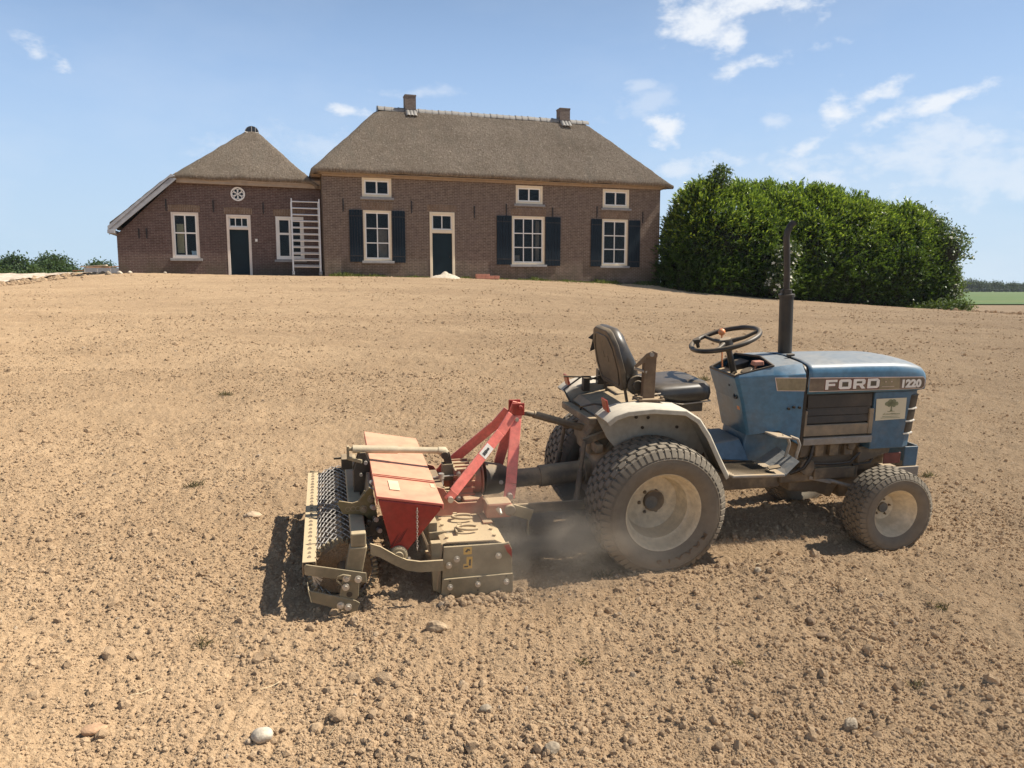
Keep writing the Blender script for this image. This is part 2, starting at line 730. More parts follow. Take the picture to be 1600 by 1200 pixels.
def rough_z(X, Y):
    """harrowed surface: lumps and shallow passes on top of the smooth land"""
    d = .026 * vnoise(X * .9, Y * .9, 1) + .017 * vnoise(X * 2.7, Y * 2.7, 2)
    n = vnoise(X * 7, Y * 7, 3)
    d += .010 * n
    d += .015 * np.abs(vnoise(X * 16, Y * 16, 4)) + .012 * np.abs(vnoise(X * 34, Y * 34, 5)) + .006 * np.abs(vnoise(X * 75, Y * 75, 6))
    tm_, tu, tv = track_mask(X, Y)
    lug = np.clip(.5 + 1.2 * np.sin(2 * math.pi * (tu + .35 * np.abs(np.abs(tv) - .40)) / .055), 0, 1)
    d = d * (1 - .75 * tm_) + tm_ * (.007 * lug - .012)
    ridge = np.sin(2 * math.pi * (-X * .233 + Y * .972) / .62 + 1.5 * vnoise(X * .25, Y * .25, 8))
    d += .008 * ridge * np.clip(.5 + vnoise(X * .3, Y * .3, 9), 0, 1)
    return d

# ================================================================== SETTING: the field
M_SOIL = soil_mat('soil')


def build_field():
    ys = [-60, -30, -15, -8, -4, -2, -.5]
    y = .6
    while y < 60:
        ys.append(y)
        y += max(.0125, .0046 * (y - .4))
    while y < 3500:
        ys.append(y)
        y *= 1.12
    ys = np.array(ys + [3500.0])
    s = np.linspace(-.78, .78, 860)
    so = np.concatenate([-np.geomspace(.8, 9, 26)[::-1], s, np.geomspace(.8, 9, 26)])
    scale = np.maximum(ys, .6) + 1.2
    scale = np.where(ys < .6, 1.8 + (.6 - ys) * 1.0, scale)
    X = so[None, :] * scale[:, None]
    Y = np.repeat(ys[:, None], len(so), 1)
    Z = ground(X, Y)
    det = rough_z(X, Y)
    fade = np.clip((75 - np.hypot(X, Y)) / 40, 0, 1)
    far_ok = np.clip(1.15 - Y / 60, 0.25, 1)
    Z = Z + det * fade * far_ok
    nr, nc = X.shape
    idx = np.arange(nr * nc).reshape(nr, nc)
    F = np.stack([idx[:-1, :-1], idx[:-1, 1:], idx[1:, 1:], idx[1:, :-1]], -1).reshape(-1, 4)
    o = np_mesh('field', np.stack([X, Y, Z], -1).reshape(-1, 3), F, M_SOIL, smooth=True)
    return tag(o, 'freshly harrowed dry sandy field rising towards the farmhouse', None, None, 'structure')


build_field()


def clod_nodes(mat, variants, subdiv, rough):
    g = bpy.data.node_groups.new('clods', 'GeometryNodeTree')
    g.interface.new_socket('Geometry', in_out='INPUT', socket_type='NodeSocketGeometry')
    g.interface.new_socket('Geometry', in_out='OUTPUT', socket_type='NodeSocketGeometry')
    N, L = g.nodes, g.links
    gi, go = N.new('NodeGroupInput'), N.new('NodeGroupOutput')
    join = N.new('GeometryNodeJoinGeometry')
    for k in range(variants):
        ico = N.new('GeometryNodeMeshIcoSphere')
        ico.inputs['Radius'].default_value = 1.0
        ico.inputs['Subdivisions'].default_value = subdiv
        nz = N.new('ShaderNodeTexNoise')
        nz.noise_dimensions = '4D'
        nz.inputs['W'].default_value = 7.3 * k + 1
        nz.inputs['Scale'].default_value = 1.35
        nz.inputs['Detail'].default_value = 3
        sub = N.new('ShaderNodeVectorMath')
        sub.operation = 'SUBTRACT'
        sub.inputs[1].default_value = (.5, .5, .5)
        L.new(nz.outputs['Color'], sub.inputs[0])
        sc = N.new('ShaderNodeVectorMath')
        sc.operation = 'SCALE'
        sc.inputs['Scale'].default_value = rough
        L.new(sub.outputs[0], sc.inputs[0])
        sp = N.new('GeometryNodeSetPosition')
        L.new(ico.outputs['Mesh'], sp.inputs['Geometry'])
        L.new(sc.outputs[0], sp.inputs['Offset'])
        sm = N.new('GeometryNodeSetMaterial')
        sm.inputs['Material'].default_value = mat
        L.new(sp.outputs[0], sm.inputs['Geometry'])
        gti = N.new('GeometryNodeGeometryToInstance')
        L.new(sm.outputs[0], gti.inputs[0])
        L.new(gti.outputs[0], join.inputs[0])
    iop = N.new('GeometryNodeInstanceOnPoints')
    iop.inputs['Pick Instance'].default_value = True
    L.new(gi.outputs[0], iop.inputs['Points'])
    L.new(join.outputs[0], iop.inputs['Instance'])
    for nm, ty, sock in (('kind_index', 'INT', 'Instance Index'), ('turn', 'FLOAT_VECTOR', 'Rotation'), ('size', 'FLOAT_VECTOR', 'Scale')):
        a = N.new('GeometryNodeInputNamedAttribute')
        a.data_type = ty
        a.inputs['Name'].default_value = nm
        L.new(a.outputs['Attribute'], iop.inputs[sock])
    L.new(iop.outputs[0], go.inputs[0])
    return g


def scatter(name, mat, P_, size, variants=5, subdiv=2, rough=1.0, label=None, flat=.95):
    n = len(P_)
    me = bpy.data.meshes.new(name)
    me.vertices.add(n)
    me.vertices.foreach_set('co', P_.astype(np.float32).ravel())
    a = me.attributes.new('kind_index', 'INT', 'POINT')
    a.data.foreach_set('value', RNG.integers(0, variants, n).astype(np.int32))
    a = me.attributes.new('turn', 'FLOAT_VECTOR', 'POINT')
    rot = np.c_[RNG.normal(0, .35, n), RNG.normal(0, .35, n), RNG.uniform(0, 6.28, n)]
    a.data.foreach_set('vector', rot.astype(np.float32).ravel())
    a = me.attributes.new('size', 'FLOAT_VECTOR', 'POINT')
    s = size[:, None] * np.c_[RNG.uniform(.8, 1.35, n), RNG.uniform(.7, 1.1, n), RNG.uniform(.85, 1.15, n) * flat]
    a.data.foreach_set('vector', s.astype(np.float32).ravel())
    o = bpy.data.objects.new(name, me)
    COL.objects.link(o)
    md = o.modifiers.new('scatter', 'NODES')
    md.node_group = clod_nodes(mat, variants, subdiv, rough)
    return tag(o, label, None, None, 'stuff')


def stone_soil(name, lift):
    t = NT(name)
    c = t.coord()
    oi = t.N.new('ShaderNodeObjectInfo')
    n = t.noise(c, 3.0, 4, .6)
    base = t.mix(oi.outputs['Random'], (.45, .315, .19), (.58, .42, .26))
    base = t.mix(t.ramp(n, .35, .7), t.mix(.35, base, (.41, .286, .175)), base)
    stone = t.ramp(oi.outputs['Random'], .975, .99, 0, lift)
    base = t.mix(stone, base, (.44, .36, .27))
    t.set(base, .97, 0, .15)
    t.bsdf.inputs['Diffuse Roughness'].default_value = 1.0
    t.bump(t.noise(c, 9, 3, .6), .5, .15)
    return t.m


M_CLOD = stone_soil('clod_soil', .6)


def field_points(n, y0, y1, spread, patch=.9):
    """random places on the field, thinned by a patchy noise; denser where the camera stands nearest"""
    u = RNG.uniform(0, 1, n)
    Y = (y0 ** -.6 + u * (y1 ** -.6 - y0 ** -.6)) ** (-1 / .6)
    X = RNG.uniform(-1, 1, n) * (Y * spread + .6)
    keep = RNG.uniform(0, 1, n) < np.clip(.55 + patch * vnoise(X * .8 + 9, Y * .8, 21) + .35 * vnoise(X * 3, Y * 3, 22), .12, 1)
    X, Y = X[keep], Y[keep]
    return X, Y


def in_house(X, Y):
    c, s = math.cos(H_A), math.sin(H_A)
    u = (X - H_O[0]) * c + (Y - H_O[1]) * s
    t = -(X - H_O[0]) * s + (Y - H_O[1]) * c
    return (t > -.4) & (u > -9.5) & (u < 17.5)


def in_hedge(X, Y):
    a = R(21.35)
    u = (X - 7.95) * math.cos(a) + (Y - 36.24) * math.sin(a)
    t = -(X - 7.95) * math.sin(a) + (Y - 36.24) * math.cos(a)
    return (t > -.3) & (u > -1)


def build_clods():
    def place(X, Y, size, sink):
        keep = ~(in_house(X, Y) | in_hedge(X, Y))
        keep &= (track_mask(X, Y)[0] < .3) | (RNG.uniform(0, 1, len(X)) < .25)
        X, Y, size = X[keep], Y[keep], size[keep]
        Z = ground(X, Y) + rough_z(X, Y) * np.clip(1.15 - Y / 60, .25, 1) + size * sink
        return np.c_[X, Y, Z], size
    X, Y = field_points(230000, 1.9, 9.5, .74)
    s = .0026 + .0021 * RNG.exponential(1, len(X)) * (.75 + .08 * Y)
    s = np.minimum(s, .016)
    p, s = place(X, Y, s, .1)
    scatter('soil_crumbs', M_CLOD, p, s, 6, 1, 1.4, 'dry brown crumbs of soil scattered over the near field')
    X, Y = field_points(5000, 1.9, 10, .74, 1.2)
    s = np.minimum(.0058 + .0046 * RNG.exponential(1, len(X)), .028)
    p, s = place(X, Y, s, .15)
    scatter('soil_clods', M_CLOD, p, s, 8, 2, 1.7, 'larger dry clods and pebbles lying on the near field')
    X, Y = field_points(48000, 9, 40, .78)
    s = np.minimum(.006 + .0048 * RNG.exponential(1, len(X)) * (.5 + Y / 26), .045)
    p, s = place(X, Y, s, .05)
    scatter('distant_clods', M_CLOD, p, s, 5, 1, 1.1, 'small clods dotting the field towards the farmhouse')
    # a dark band of bigger clods where the field meets the gravel yard, and by the far edge on the right
    X = np.r_[-19.2 + RNG.normal(0, .7, 900), RNG.uniform(22, 44, 700)]
    Y = np.r_[RNG.uniform(25, 35.5, 900), 40 + (X[900:] - 22) * .25 + RNG.normal(0, 2.0, 700)]
    s = np.minimum(.02 + .03 * RNG.exponential(1, len(X)), .14)
    keep = ~in_house(X, Y)
    X, Y, s = X[keep], Y[keep], s[keep]
    scatter('rough_clods', M_CLOD, np.c_[X, Y, ground(X, Y) + s * .1], s, 6, 2, 1.2, 'coarse clods along the unworked edges of the field')


build_clods()

# single stones that stand out near the camera
M_STONE_W = plain('pale_stone', (.50, .43, .33), .85, 0, .25, 30, .5)
M_STONE_G = plain('grey_stone', (.27, .215, .15), .85, 0, .3, 40, .5)
M_STONE_D = plain('dark_clod', (.17, .115, .07), .95, 0, .3, 40, .6)


def stone(name, label, x, y, rx, ry, rz, mat, seed, yaw=0.0, rough=.35, cat='stone'):
    bm = bmesh.new()
    bmesh.ops.create_icosphere(bm, subdivisions=3, radius=1)
    rnd = np.random.default_rng(seed)
    k = rnd.normal(0, 1, (5, 3))
    ph = rnd.uniform(0, 6, 5)
    for v in bm.verts:
        c = np.array(v.co)
        d = sum(math.sin(1.7 * float(c @ k[i]) + ph[i]) for i in range(5)) / 5
        d2 = sum(math.sin(4.1 * float(c @ k[i][::-1]) + ph[i]) for i in range(5)) / 5
        v.co *= 1 + rough * d + rough * .4 * d2
        v.co = Vector((v.co.x * rx, v.co.y * ry, v.co.z * rz))
    me = bpy.data.meshes.new(name)
    bm.to_mesh(me)
    bm.free()
    me.materials.append(mat)
    if rough < .3:
        me.polygons.foreach_set('use_smooth', [True] * len(me.polygons))
    o = bpy.data.objects.new(name, me)
    COL.objects.link(o)
    zz = gz(x, y) + float(rough_z(np.array([x]), np.array([y]))[0])
    o.location = (x, y, zz + rz * .35)
    o.rotation_euler = (0, 0, yaw)
    return tag(o, label, cat)


stone('stone', 'smooth pale stone lying on the soil at the bottom left of the field', -.89, 2.56, .036, .03, .027, M_STONE_W, 3, .4, .16)
stone('stone', 'angular pale grey stone with a dark underside, in the bottom centre of the field', -.10, 2.73, .026, .02, .02, M_STONE_G, 5, .2, .3)
stone('soil_clod', 'brown peaked clod in front of the tiller end plate', -.34, 3.35, .05, .035, .03, plain('brown_clod', (.36, .26, .16), .95, 0, .25, 40, .6), 8, .1, .4, 'clod')
stone('soil_clod', 'dark round tufted clod on the soil below the front wheel', 1.39, 3.42, .024, .02, .024, M_STONE_D, 9, .3, .4, 'clod')
stone('stone', 'flat dark oval stone just below the dark tufted clod', 1.41, 3.33, .03, .018, .01, M_STONE_D, 12, .2, .15)
stone('stone', 'rough grey and black stone at the bottom right of the field', 1.26, 2.68, .032, .024, .024, M_STONE_G, 14, .6, .35)
stone('stone', 'brown lumpy stone at the bottom edge, right of the middle', .14, 2.5, .03, .024, .02, M_STONE_G, 15, 1.1, .35)
stone('soil_clod', 'reddish broken clod half buried in the bottom left corner', -1.52, 2.62, .045, .028, .018, plain('red_clod', (.42, .26, .15), .95, 0, .2, 30, .5), 19, .5, .4, 'clod')
stone('stone', 'grey-brown stone in the shadow edge beside the rear tyre tread', 1.30, 3.93, .022, .016, .02, M_STONE_G, 21, .3, .4)
stone('soil_clod', 'pale dusty flat clod left of the roller shadow', -1.62, 4.68, .055, .035, .025, plain('dust_clod', (.44, .325, .21), .95, 0, .15, 30, .5), 23, .3, .35, 'clod')

# straw and dry roots


def build_straw():
    b = MB()
    X, Y = field_points(260, 2.0, 8.5, .72)
    for x, y in zip(X, Y):
        z = gz(x, y) + float(rough_z(np.array([x]), np.array([y]))[0]) + .012
        a, ln, cv = random.uniform(0, 6.28), random.uniform(.02, .09), random.uniform(-1.2, 1.2)
        pts = []
        p = Vector((x, y, z))
        for i in range(5):
            pts.append(p.copy())
            p = p + Vector((math.cos(a), math.sin(a), random.uniform(-.05, .12))) * ln / 4
            a += cv / 4
        b.tube(pts, .0011, 3)
    o = b.build('straw_bits', plain('straw', (.58, .46, .28), .8), None, 0, recalc=False)
    tag(o, 'thin dry straw and root bits strewn on the near soil', None, None, 'stuff')


build_straw()

# gravel yard at the left of the annex, meadow far right


def drape(name, inside, x0, x1, y0, y1, step, mat, lift, label, bumpy=0.0):
    xs, ys = np.arange(x0, x1 + step, step), np.arange(y0, y1 + step, step)
    X, Y = np.meshgrid(xs, ys)
    Z = ground(X, Y) + lift + bumpy * (np.abs(vnoise(X * 2, Y * 2, 31)) + .5 * np.abs(vnoise(X * 5, Y * 5, 32)))
    nr, nc = X.shape
    idx = np.arange(nr * nc).reshape(nr, nc)
    cx, cy = (X[:-1, :-1] + X[1:, 1:]) / 2, (Y[:-1, :-1] + Y[1:, 1:]) / 2
    k = inside(cx, cy)
    F = np.stack([idx[:-1, :-1], idx[:-1, 1:], idx[1:, 1:], idx[1:, :-1]], -1)[k]
    used = np.unique(F)
    remap = -np.ones(nr * nc, int)
    remap[used] = np.arange(len(used))
    V = np.stack([X, Y, Z], -1).reshape(-1, 3)[used]
    o = np_mesh(name, V, remap[F], mat, smooth=True)
    return tag(o, label, None, None, 'structure')


def gravel_in(x, y):
    e = vnoise(x * .5, y * .5, 41) * .8
    return (y > 23) & (y < 48) & (x < -19.5 + .7 * e)


t = NT('pale_gravel')
c = t.coord()
n = t.noise(c, 3.0, 6, .7)
t.set(t.mix(t.ramp(n, .3, .7), (.36, .28, .2), (.66, .56, .44)), .95)
t.bump(n, .6, .05)
drape('gravel_yard', gravel_in, -46, -17, 22, 48, .3, t.m, .05, 'pale rubble and gravel yard left of the annex', .09)

t = NT('meadow_grass')
c = t.coord()
n = t.noise(c, .05, 6, .65)
n2 = t.noise(t.mapping(c, (.15, 1, 1)), .8, 5, .6)
col = t.mix(t.ramp(n, .35, .68), (.055, .110, .014), (.095, .125, .020))
t.set(t.mix(t.ramp(n2, .4, .8, 0, .5), col, (.03, .065, .01)), .9)
drape('meadow', lambda x, y: (y > 74 + 2 * vnoise(x * .08, y * 0 + .5, 51)) & (x > 5), 5, 900, 70, 1100, 5, t.m, .10, 'green meadow stretching to the far trees on the right')

# ================================================================== FARMHOUSE


def brick_mat(name, c1, c2, mortar, soldier=False):
    t = NT(name)
    uv = t.coord('UV')
    ob = t.coord()
    n = t.noise(ob, .7, 5, .65)
    n2 = t.noise(ob, 5.0, 4, .6)
    b = t.N.new('ShaderNodeTexBrick')
    b.inputs['Scale'].default_value = 1.0
    b.inputs['Brick Width'].default_value = .225
    b.inputs['Row Height'].default_value = .07
    b.inputs['Mortar Size'].default_value = .011
    b.inputs['Mortar Smooth'].default_value = .15
    b.inputs['Bias'].default_value = -.1
    b.inputs['Color1'].default_value = (*c1, 1)
    b.inputs['Color2'].default_value = (*c2, 1)
    b.inputs['Mortar'].default_value = (*mortar, 1)
    vec = uv
    if soldier:
        vec = t.mapping(uv, (1, 1, 1), (0, 0, 0), (0, 0, R(90)))
    t.lk(vec, b.inputs['Vector'])
    col = t.mix(t.ramp(n2, .35, .75, 0, .5), b.outputs['Color'], tuple(x * .6 for x in c1))
    col = t.mix(t.ramp(n, .45, .75, 0, .45), col, (.17, .125, .11))
    s = t.N.new('ShaderNodeSeparateXYZ')
    t.lk(ob, s.inputs[0])
    z = s.outputs['Z']
    damp = t.math('MULTIPLY', t.ramp(z, 2.1, 3.2, .65, 0), t.ramp(t.noise(ob, 1.3, 5, .7), .3, .65))
    col = t.mix(damp, col, (.085, .075, .05))
    t.set(col, .92, 0, .2)
    t.bump(b.outputs['Fac'], -.5, .008)
    return t.m


M_BRICK = brick_mat('brown_brick', (.125, .086, .066), (.175, .121, .091), (.29, .24, .19))
M_BRICK2 = brick_mat('dark_red_brick', (.102, .062, .052), (.148, .090, .074), (.20, .16, .14))
M_LINTEL = brick_mat('soldier_brick', (.19, .125, .08), (.25, .16, .105), (.30, .24, .18), True)
M_CHIM = brick_mat('chimney_brick', (.15, .115, .095), (.20, .155, .125), (.26, .22, .19))
M_CREAM = plain('cream_paint', (.78, .66, .47), .5, 0, .05, 3)
M_WHITE = plain('white_paint', (.80, .77, .71), .45, 0, .04, 3)
M_PINKW = plain('old_white_paint', (.74, .64, .54), .55, 0, .06, 3)
M_BLUESTONE = plain('bluestone', (.26, .255, .25), .7, 0, .12, 6)
M_SHUT = plain('dark_blue_paint', (.0045, .012, .020), .5, 0, .15, 3, 0, .25)
M_DOOR = plain('dark_teal_paint', (.0045, .016, .022), .5, 0, .1, 3, 0, .25)
M_TIMBER = plain('fresh_timber', (.33, .245, .165), .7, 0, .12, 4)
M_IRON = plain('black_iron', (.018, .016, .015), .6)
M_VERGE = plain('weathered_grey_board', (.33, .335, .345), .7, 0, .12, 5)
M_TILE = plain('ridge_tile_clay', (.22, .205, .185), .75, 0, .22, 5)
M_TILE_D = plain('dark_glazed_tile', (.03, .03, .032), .3, 0, .2, 6)
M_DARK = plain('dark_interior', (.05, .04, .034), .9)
M_MORTAR = plain('lime_mortar', (.6, .55, .48), .9, 0, .1, 10)


def glass_mat():
    t = NT('window_glass')
    N, L = t.N, t.L
    N.remove(t.bsdf)
    tr = N.new('ShaderNodeBsdfTransparent')
    tr.inputs['Color'].default_value = (.86, .9, .9, 1)
    gl = N.new('ShaderNodeBsdfGlossy')
    gl.inputs['Roughness'].default_value = .02
    fr = N.new('ShaderNodeFresnel')
    fr.inputs['IOR'].default_value = 1.27
    nz = t.noise(t.coord(), 1.6, 2, .5)
    b = N.new('ShaderNodeBump')
    b.inputs['Strength'].default_value = .05
    b.inputs['Distance'].default_value = .05
    L.new(nz, b.inputs['Height'])
    L.new(b.outputs[0], gl.inputs['Normal'])
    mx = N.new('ShaderNodeMixShader')
    L.new(fr.outputs[0], mx.inputs[0])
    L.new(tr.outputs[0], mx.inputs[1])
    L.new(gl.outputs[0], mx.inputs[2])
    L.new(mx.outputs[0], t.out.inputs['Surface'])
    return t.m


M_GLASS = glass_mat()


def thatch_mat():
    t = NT('reed_thatch')
    c = t.coord()
    big = t.noise(c, .45, 5, .6)
    st = t.noise(t.mapping(c, (1.3, .5, .5)), 13, 6, .78)
    fine = t.noise(c, 30, 4, .75)
    spk = t.noise(c, 8, 5, .78)
    col = t.mix(t.ramp(big, .3, .7), (.255, .203, .150), (.33, .268, .203))
    col = t.mix(t.ramp(st, .34, .68, 0, .85), col, (.135, .102, .072))
    col = t.mix(t.ramp(spk, .54, .72, 0, .8), col, (.52, .43, .325))
    col = t.mix(t.ramp(fine, .56, .74, 0, .55), col, (.13, .095, .065))
    # weather streaks: darker, greener moss high up near the ridge
    col = t.mix(t.ramp(t.noise(t.mapping(c, (1.4, .3, .3)), 1.1, 4, .65), .5, .75, 0, .45), col, (.17, .15, .115))
    t.set(col, .97, 0, .1)
    t.bsdf.inputs['Diffuse Roughness'].default_value = 1.0
    h = t.math('ADD', t.math('MULTIPLY', st, .8), t.math('ADD', fine, t.math('MULTIPLY', spk, .8)))
    t.bump(h, 1.0, .05)
    return t.m


M_THATCH = thatch_mat()


def smin(a, b, k):
    h = np.clip(.5 + .5 * (b - a) / k, 0, 1)
    return b * (1 - h) + a * h - k * h * (1 - h)


def thatch_roof(name, parent, planes, u0, u1, t0, t1, zcap, soffit, step=.14, k=.45, thick=.17):
    """roof as one thick mat: top from the planes (a + b*u + c*t) softly joined, a cut edge and a soffit below"""
    us = np.linspace(u0, u1, int((u1 - u0) / step) + 1)
    ts = np.linspace(t0, t1, int((t1 - t0) / step) + 1)
    U, Tt = np.meshgrid(us, ts)
    Z = None
    for a, b, c in planes:
        z = a + b * U + c * Tt
        Z = z if Z is None else smin(Z, z, k)
    if zcap is not None:
        Z = smin(Z, np.full_like(Z, zcap), .25)
    Z = Z + .035 * vnoise(U * .9 + 3, Tt * .9, 61) + .018 * vnoise(U * 3, Tt * 3, 62) + .012 * vnoise(U * 9, Tt * 9, 63)
    nr, nc = U.shape
    top = np.stack([U, Tt, Z], -1).reshape(-1, 3)
    idx = np.arange(nr * nc).reshape(nr, nc)
    F = np.stack([idx[:-1, :-1], idx[:-1, 1:], idx[1:, 1:], idx[1:, :-1]], -1).reshape(-1, 4)
    rim = np.r_[idx[0, :], idx[1:, -1], idx[-1, -2::-1], idx[-2:0:-1, 0]]
    V = [top]
    base = len(top)
    prev = rim
    cu, ct = (u0 + u1) / 2, (t0 + t1) / 2
    faces = [F]
    for out, dz in ((.012, -.04), (.008, -.11), (-.03, -thick), (-soffit, -thick + .04)):
        r = top[rim].copy()
        edge_u = np.where(np.isclose(r[:, 0], u0), -1, np.where(np.isclose(r[:, 0], u1), 1, 0))
        edge_t = np.where(np.isclose(r[:, 1], t0), -1, np.where(np.isclose(r[:, 1], t1), 1, 0))
        r[:, 0] += edge_u * out
        r[:, 1] += edge_t * out
        r[:, 2] += dz + .012 * RNG.normal(0, 1, len(r)) * (out > -.01)
        V.append(r)
        cur = np.arange(base, base + len(r))
        base += len(r)
        faces.append(np.stack([np.roll(prev, -1), prev, cur, np.roll(cur, -1)], -1))
        prev = cur
    o = np_mesh(name, np.concatenate(V), np.concatenate(faces), M_THATCH, parent, smooth=True)
    return o


def wall_grid(b, u0, u1, z0, z1, holes, t0, t1):
    """wall slab between t0 (outside) and t1 with rectangular holes and their reveals"""
    us = sorted({u0, u1, *[h[0] for h in holes], *[h[1] for h in holes]})
    zs = sorted({z0, z1, *[h[2] for h in holes], *[h[3] for h in holes]})
    us = [u for u in us if u0 <= u <= u1]
    zs = [z for z in zs if z0 <= z <= z1]

    def solid(i, j):
        if i < 0 or j < 0 or i >= len(us) - 1 or j >= len(zs) - 1:
            return False
        cu, cz = (us[i] + us[i + 1]) / 2, (zs[j] + zs[j + 1]) / 2
        return not any(h[0] < cu < h[1] and h[2] < cz < h[3] for h in holes)
    for i in range(len(us) - 1):
        for j in range(len(zs) - 1):
            if not solid(i, j):
                continue
            a, c, d, e = us[i], us[i + 1], zs[j], zs[j + 1]
            b.add([(a, t0, d), (c, t0, d), (c, t0, e), (a, t0, e)], [(0, 1, 2, 3)])
            b.add([(a, t1, d), (c, t1, d), (c, t1, e), (a, t1, e)], [(3, 2, 1, 0)])
            if not solid(i - 1, j):
                b.add([(a, t0, d), (a, t1, d), (a, t1, e), (a, t0, e)], [(3, 2, 1, 0)])
            if not solid(i + 1, j):
                b.add([(c, t0, d), (c, t1, d), (c, t1, e), (c, t0, e)], [(0, 1, 2, 3)])
            if not solid(i, j - 1):
                b.add([(a, t0, d), (c, t0, d), (c, t1, d), (a, t1, d)], [(3, 2, 1, 0)])
            if not solid(i, j + 1):
                b.add([(a, t0, e), (c, t0, e), (c, t1, e), (a, t1, e)], [(0, 1, 2, 3)])


def frame_ring(b, u0, u1, z0, z1, w, t0, t1, wb=None):
    wb = w if wb is None else wb
    b.box(u0, u0 + w, t0, t1, z0, z1)
    b.box(u1 - w, u1, t0, t1, z0, z1)
    b.box(u0 + w, u1 - w, t0, t1, z1 - w, z1)
    if wb:
        b.box(u0 + w, u1 - w, t0, t1, z0, z0 + wb)


def window(parent, t, u0, u1, z0, z1, cols, rows, fmat, fw=.12, sw=.06, bar=.04, sill=True, label=None, rail=None, colmat=None):
    """outer frame (part) with sash, panes and sill (sub-parts); rows may be a list of split heights (fractions)"""
    f = MB()
    frame_ring(f, u0, u1, z0, z1, fw, t + .015, t + .14)
    fo = f.build('window', fmat, parent, 0, .008, label)
    s = MB()
    a, b, c, d = u0 + fw, u1 - fw, z0 + fw, z1 - fw
    frame_ring(s, a, b, c, d, sw, t + .05, t + .11)
    ia, ib, ic, id_ = a + sw, b - sw, c + sw, d - sw
    splits = [i / rows for i in range(1, rows)] if isinstance(rows, int) else rows
    zs = [ic] + [ic + (id_ - ic) * x for x in splits] + [id_]
    us = [ia + (ib - ia) * i / cols for i in range(cols + 1)]
    for k, z in enumerate(zs[1:-1]):
        hb = rail if (rail and k == rail_row(rows)) else bar
        s.box(ia, ib, t + .055, t + .105, z - hb / 2, z + hb / 2)
    for i, u in enumerate(us[1:-1]):
        for j in range(len(zs) - 1):
            s.box(u - bar / 2, u + bar / 2, t + .058, t + .102, zs[j] + (bar / 2 if j else 0), zs[j + 1] - (bar / 2 if j < len(zs) - 2 else 0))
    s.build('sash', M_WHITE, fo, 0, .005)
    for i in range(cols):
        for j in range(len(zs) - 1):
            p = MB()
            p.box(us[i] + .004, us[i + 1] - .004, t + .078, t + .084, zs[j] + .004, zs[j + 1] - .004)
            p.build('pane', M_GLASS, fo, 0)
    if sill:
        q = MB()
        q.hexa([(u0 - .09, t - .10, z0 - .12), (u1 + .09, t - .10, z0 - .12), (u1 + .09, t + .13, z0 - .12), (u0 - .09, t + .13, z0 - .12)],
               [(u0 - .09, t - .10, z0 - .02), (u1 + .09, t - .10, z0 - .02), (u1 + .09, t + .13, z0 + .0), (u0 - .09, t + .13, z0 + .0)])
        q.build('sill', M_BLUESTONE, fo, 0, .008)
    return fo


def rail_row(rows):
    return 0


def lintel(parent, t, u0, u1, z0, h=.3):
    b = MB()
    n = max(4, int((u1 - u0) / .072))
    w = (u1 - u0) / n
    for i in range(n):
        a = u0 + i * w
        up = .03 * math.sin(math.pi * (i + .5) / n)
        b.box(a + .005, a + w - .005, t - .008 - random.uniform(0, .006), t + .02, z0 + up * .6, z0 + h + up)
    o = b.build('brick_lintel', M_LINTEL, parent, 0, uv='box')
    o['kind'] = 'stuff'
    return o


def anchor(parent, t, u, z, h=.55):
    b = MB()
    b.hexa([(u - .018, t - .035, z - h / 2), (u + .018, t - .035, z - h / 2), (u + .018, t - .005, z - h / 2), (u - .018, t - .005, z - h / 2)],
           [(u - .028, t - .035, z + h / 2), (u + .028, t - .035, z + h / 2), (u + .028, t - .005, z + h / 2), (u - .028, t - .005, z + h / 2)])
    b.box(u - .03, u + .03, t - .05, t - .036, z - .04, z + .04)
    b.build('wall_anchor', M_IRON, parent, 0, .004)


def shutter(parent, t, u0, u1, z0, z1):
    b = MB()
    n = 5
    w = (u1 - u0) / n
    for i in range(n):
        b.box(u0 + i * w + .004, u0 + (i + 1) * w - .004, t - .058, t - .03, z0, z1)
    b.box(u0 + .01, u1 - .01, t - .03, t - .012, z0 + .2, z0 + .34)
    b.box(u0 + .01, u1 - .01, t - .03, t - .012, z1 - .34, z1 - .2)
    o = b.build('shutter', M_SHUT, parent, 0, .004)
    h = MB()
    for z in (z0 + .27, z1 - .27):
        h.box(u0 + .02, u1 - .02, t - .064, t - .0585, z - .025, z + .025)
    build_parts(h, 'hinge', M_IRON, o, 0)
    return o


farm = empty('farmhouse', H_O, H_A)
tag(farm, 'long brown brick farmhouse with thatched hipped roof, two chimneys and dark blue shutters', 'farmhouse')

UPW = [(1.70, 3.01, 5.60, 6.44), (8.85, 10.20, 5.53, 6.38), (13.30, 14.72, 5.48, 6.38)]
LOW = [(1.72, 2.98, 2.80, 5.02), (8.66, 10.31, 2.70, 4.96), (13.29, 14.68, 2.68, 4.94)]
DOOR = (4.72, 5.89, 1.7, 5.03)
wb = MB()
wall_grid(wb, 0, 16.42, 1.2, 6.70, UPW + LOW + [DOOR], 0, .32)
wb.box(0, .32, .32, 7.2, 1.2, 6.62)
wb.box(16.10, 16.42, .32, 7.2, 1.2, 6.62)
wb.box(0, 16.42, 7.2, 7.5, 1.2, 6.62)
wb.build('wall', M_BRICK, farm, 0, uv='box')
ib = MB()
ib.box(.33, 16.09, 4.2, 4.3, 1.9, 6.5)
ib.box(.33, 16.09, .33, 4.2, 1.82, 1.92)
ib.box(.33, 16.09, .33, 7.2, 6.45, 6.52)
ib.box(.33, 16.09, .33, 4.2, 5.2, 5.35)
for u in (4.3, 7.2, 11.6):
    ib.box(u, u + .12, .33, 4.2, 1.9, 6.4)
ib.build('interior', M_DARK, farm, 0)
ib = MB()
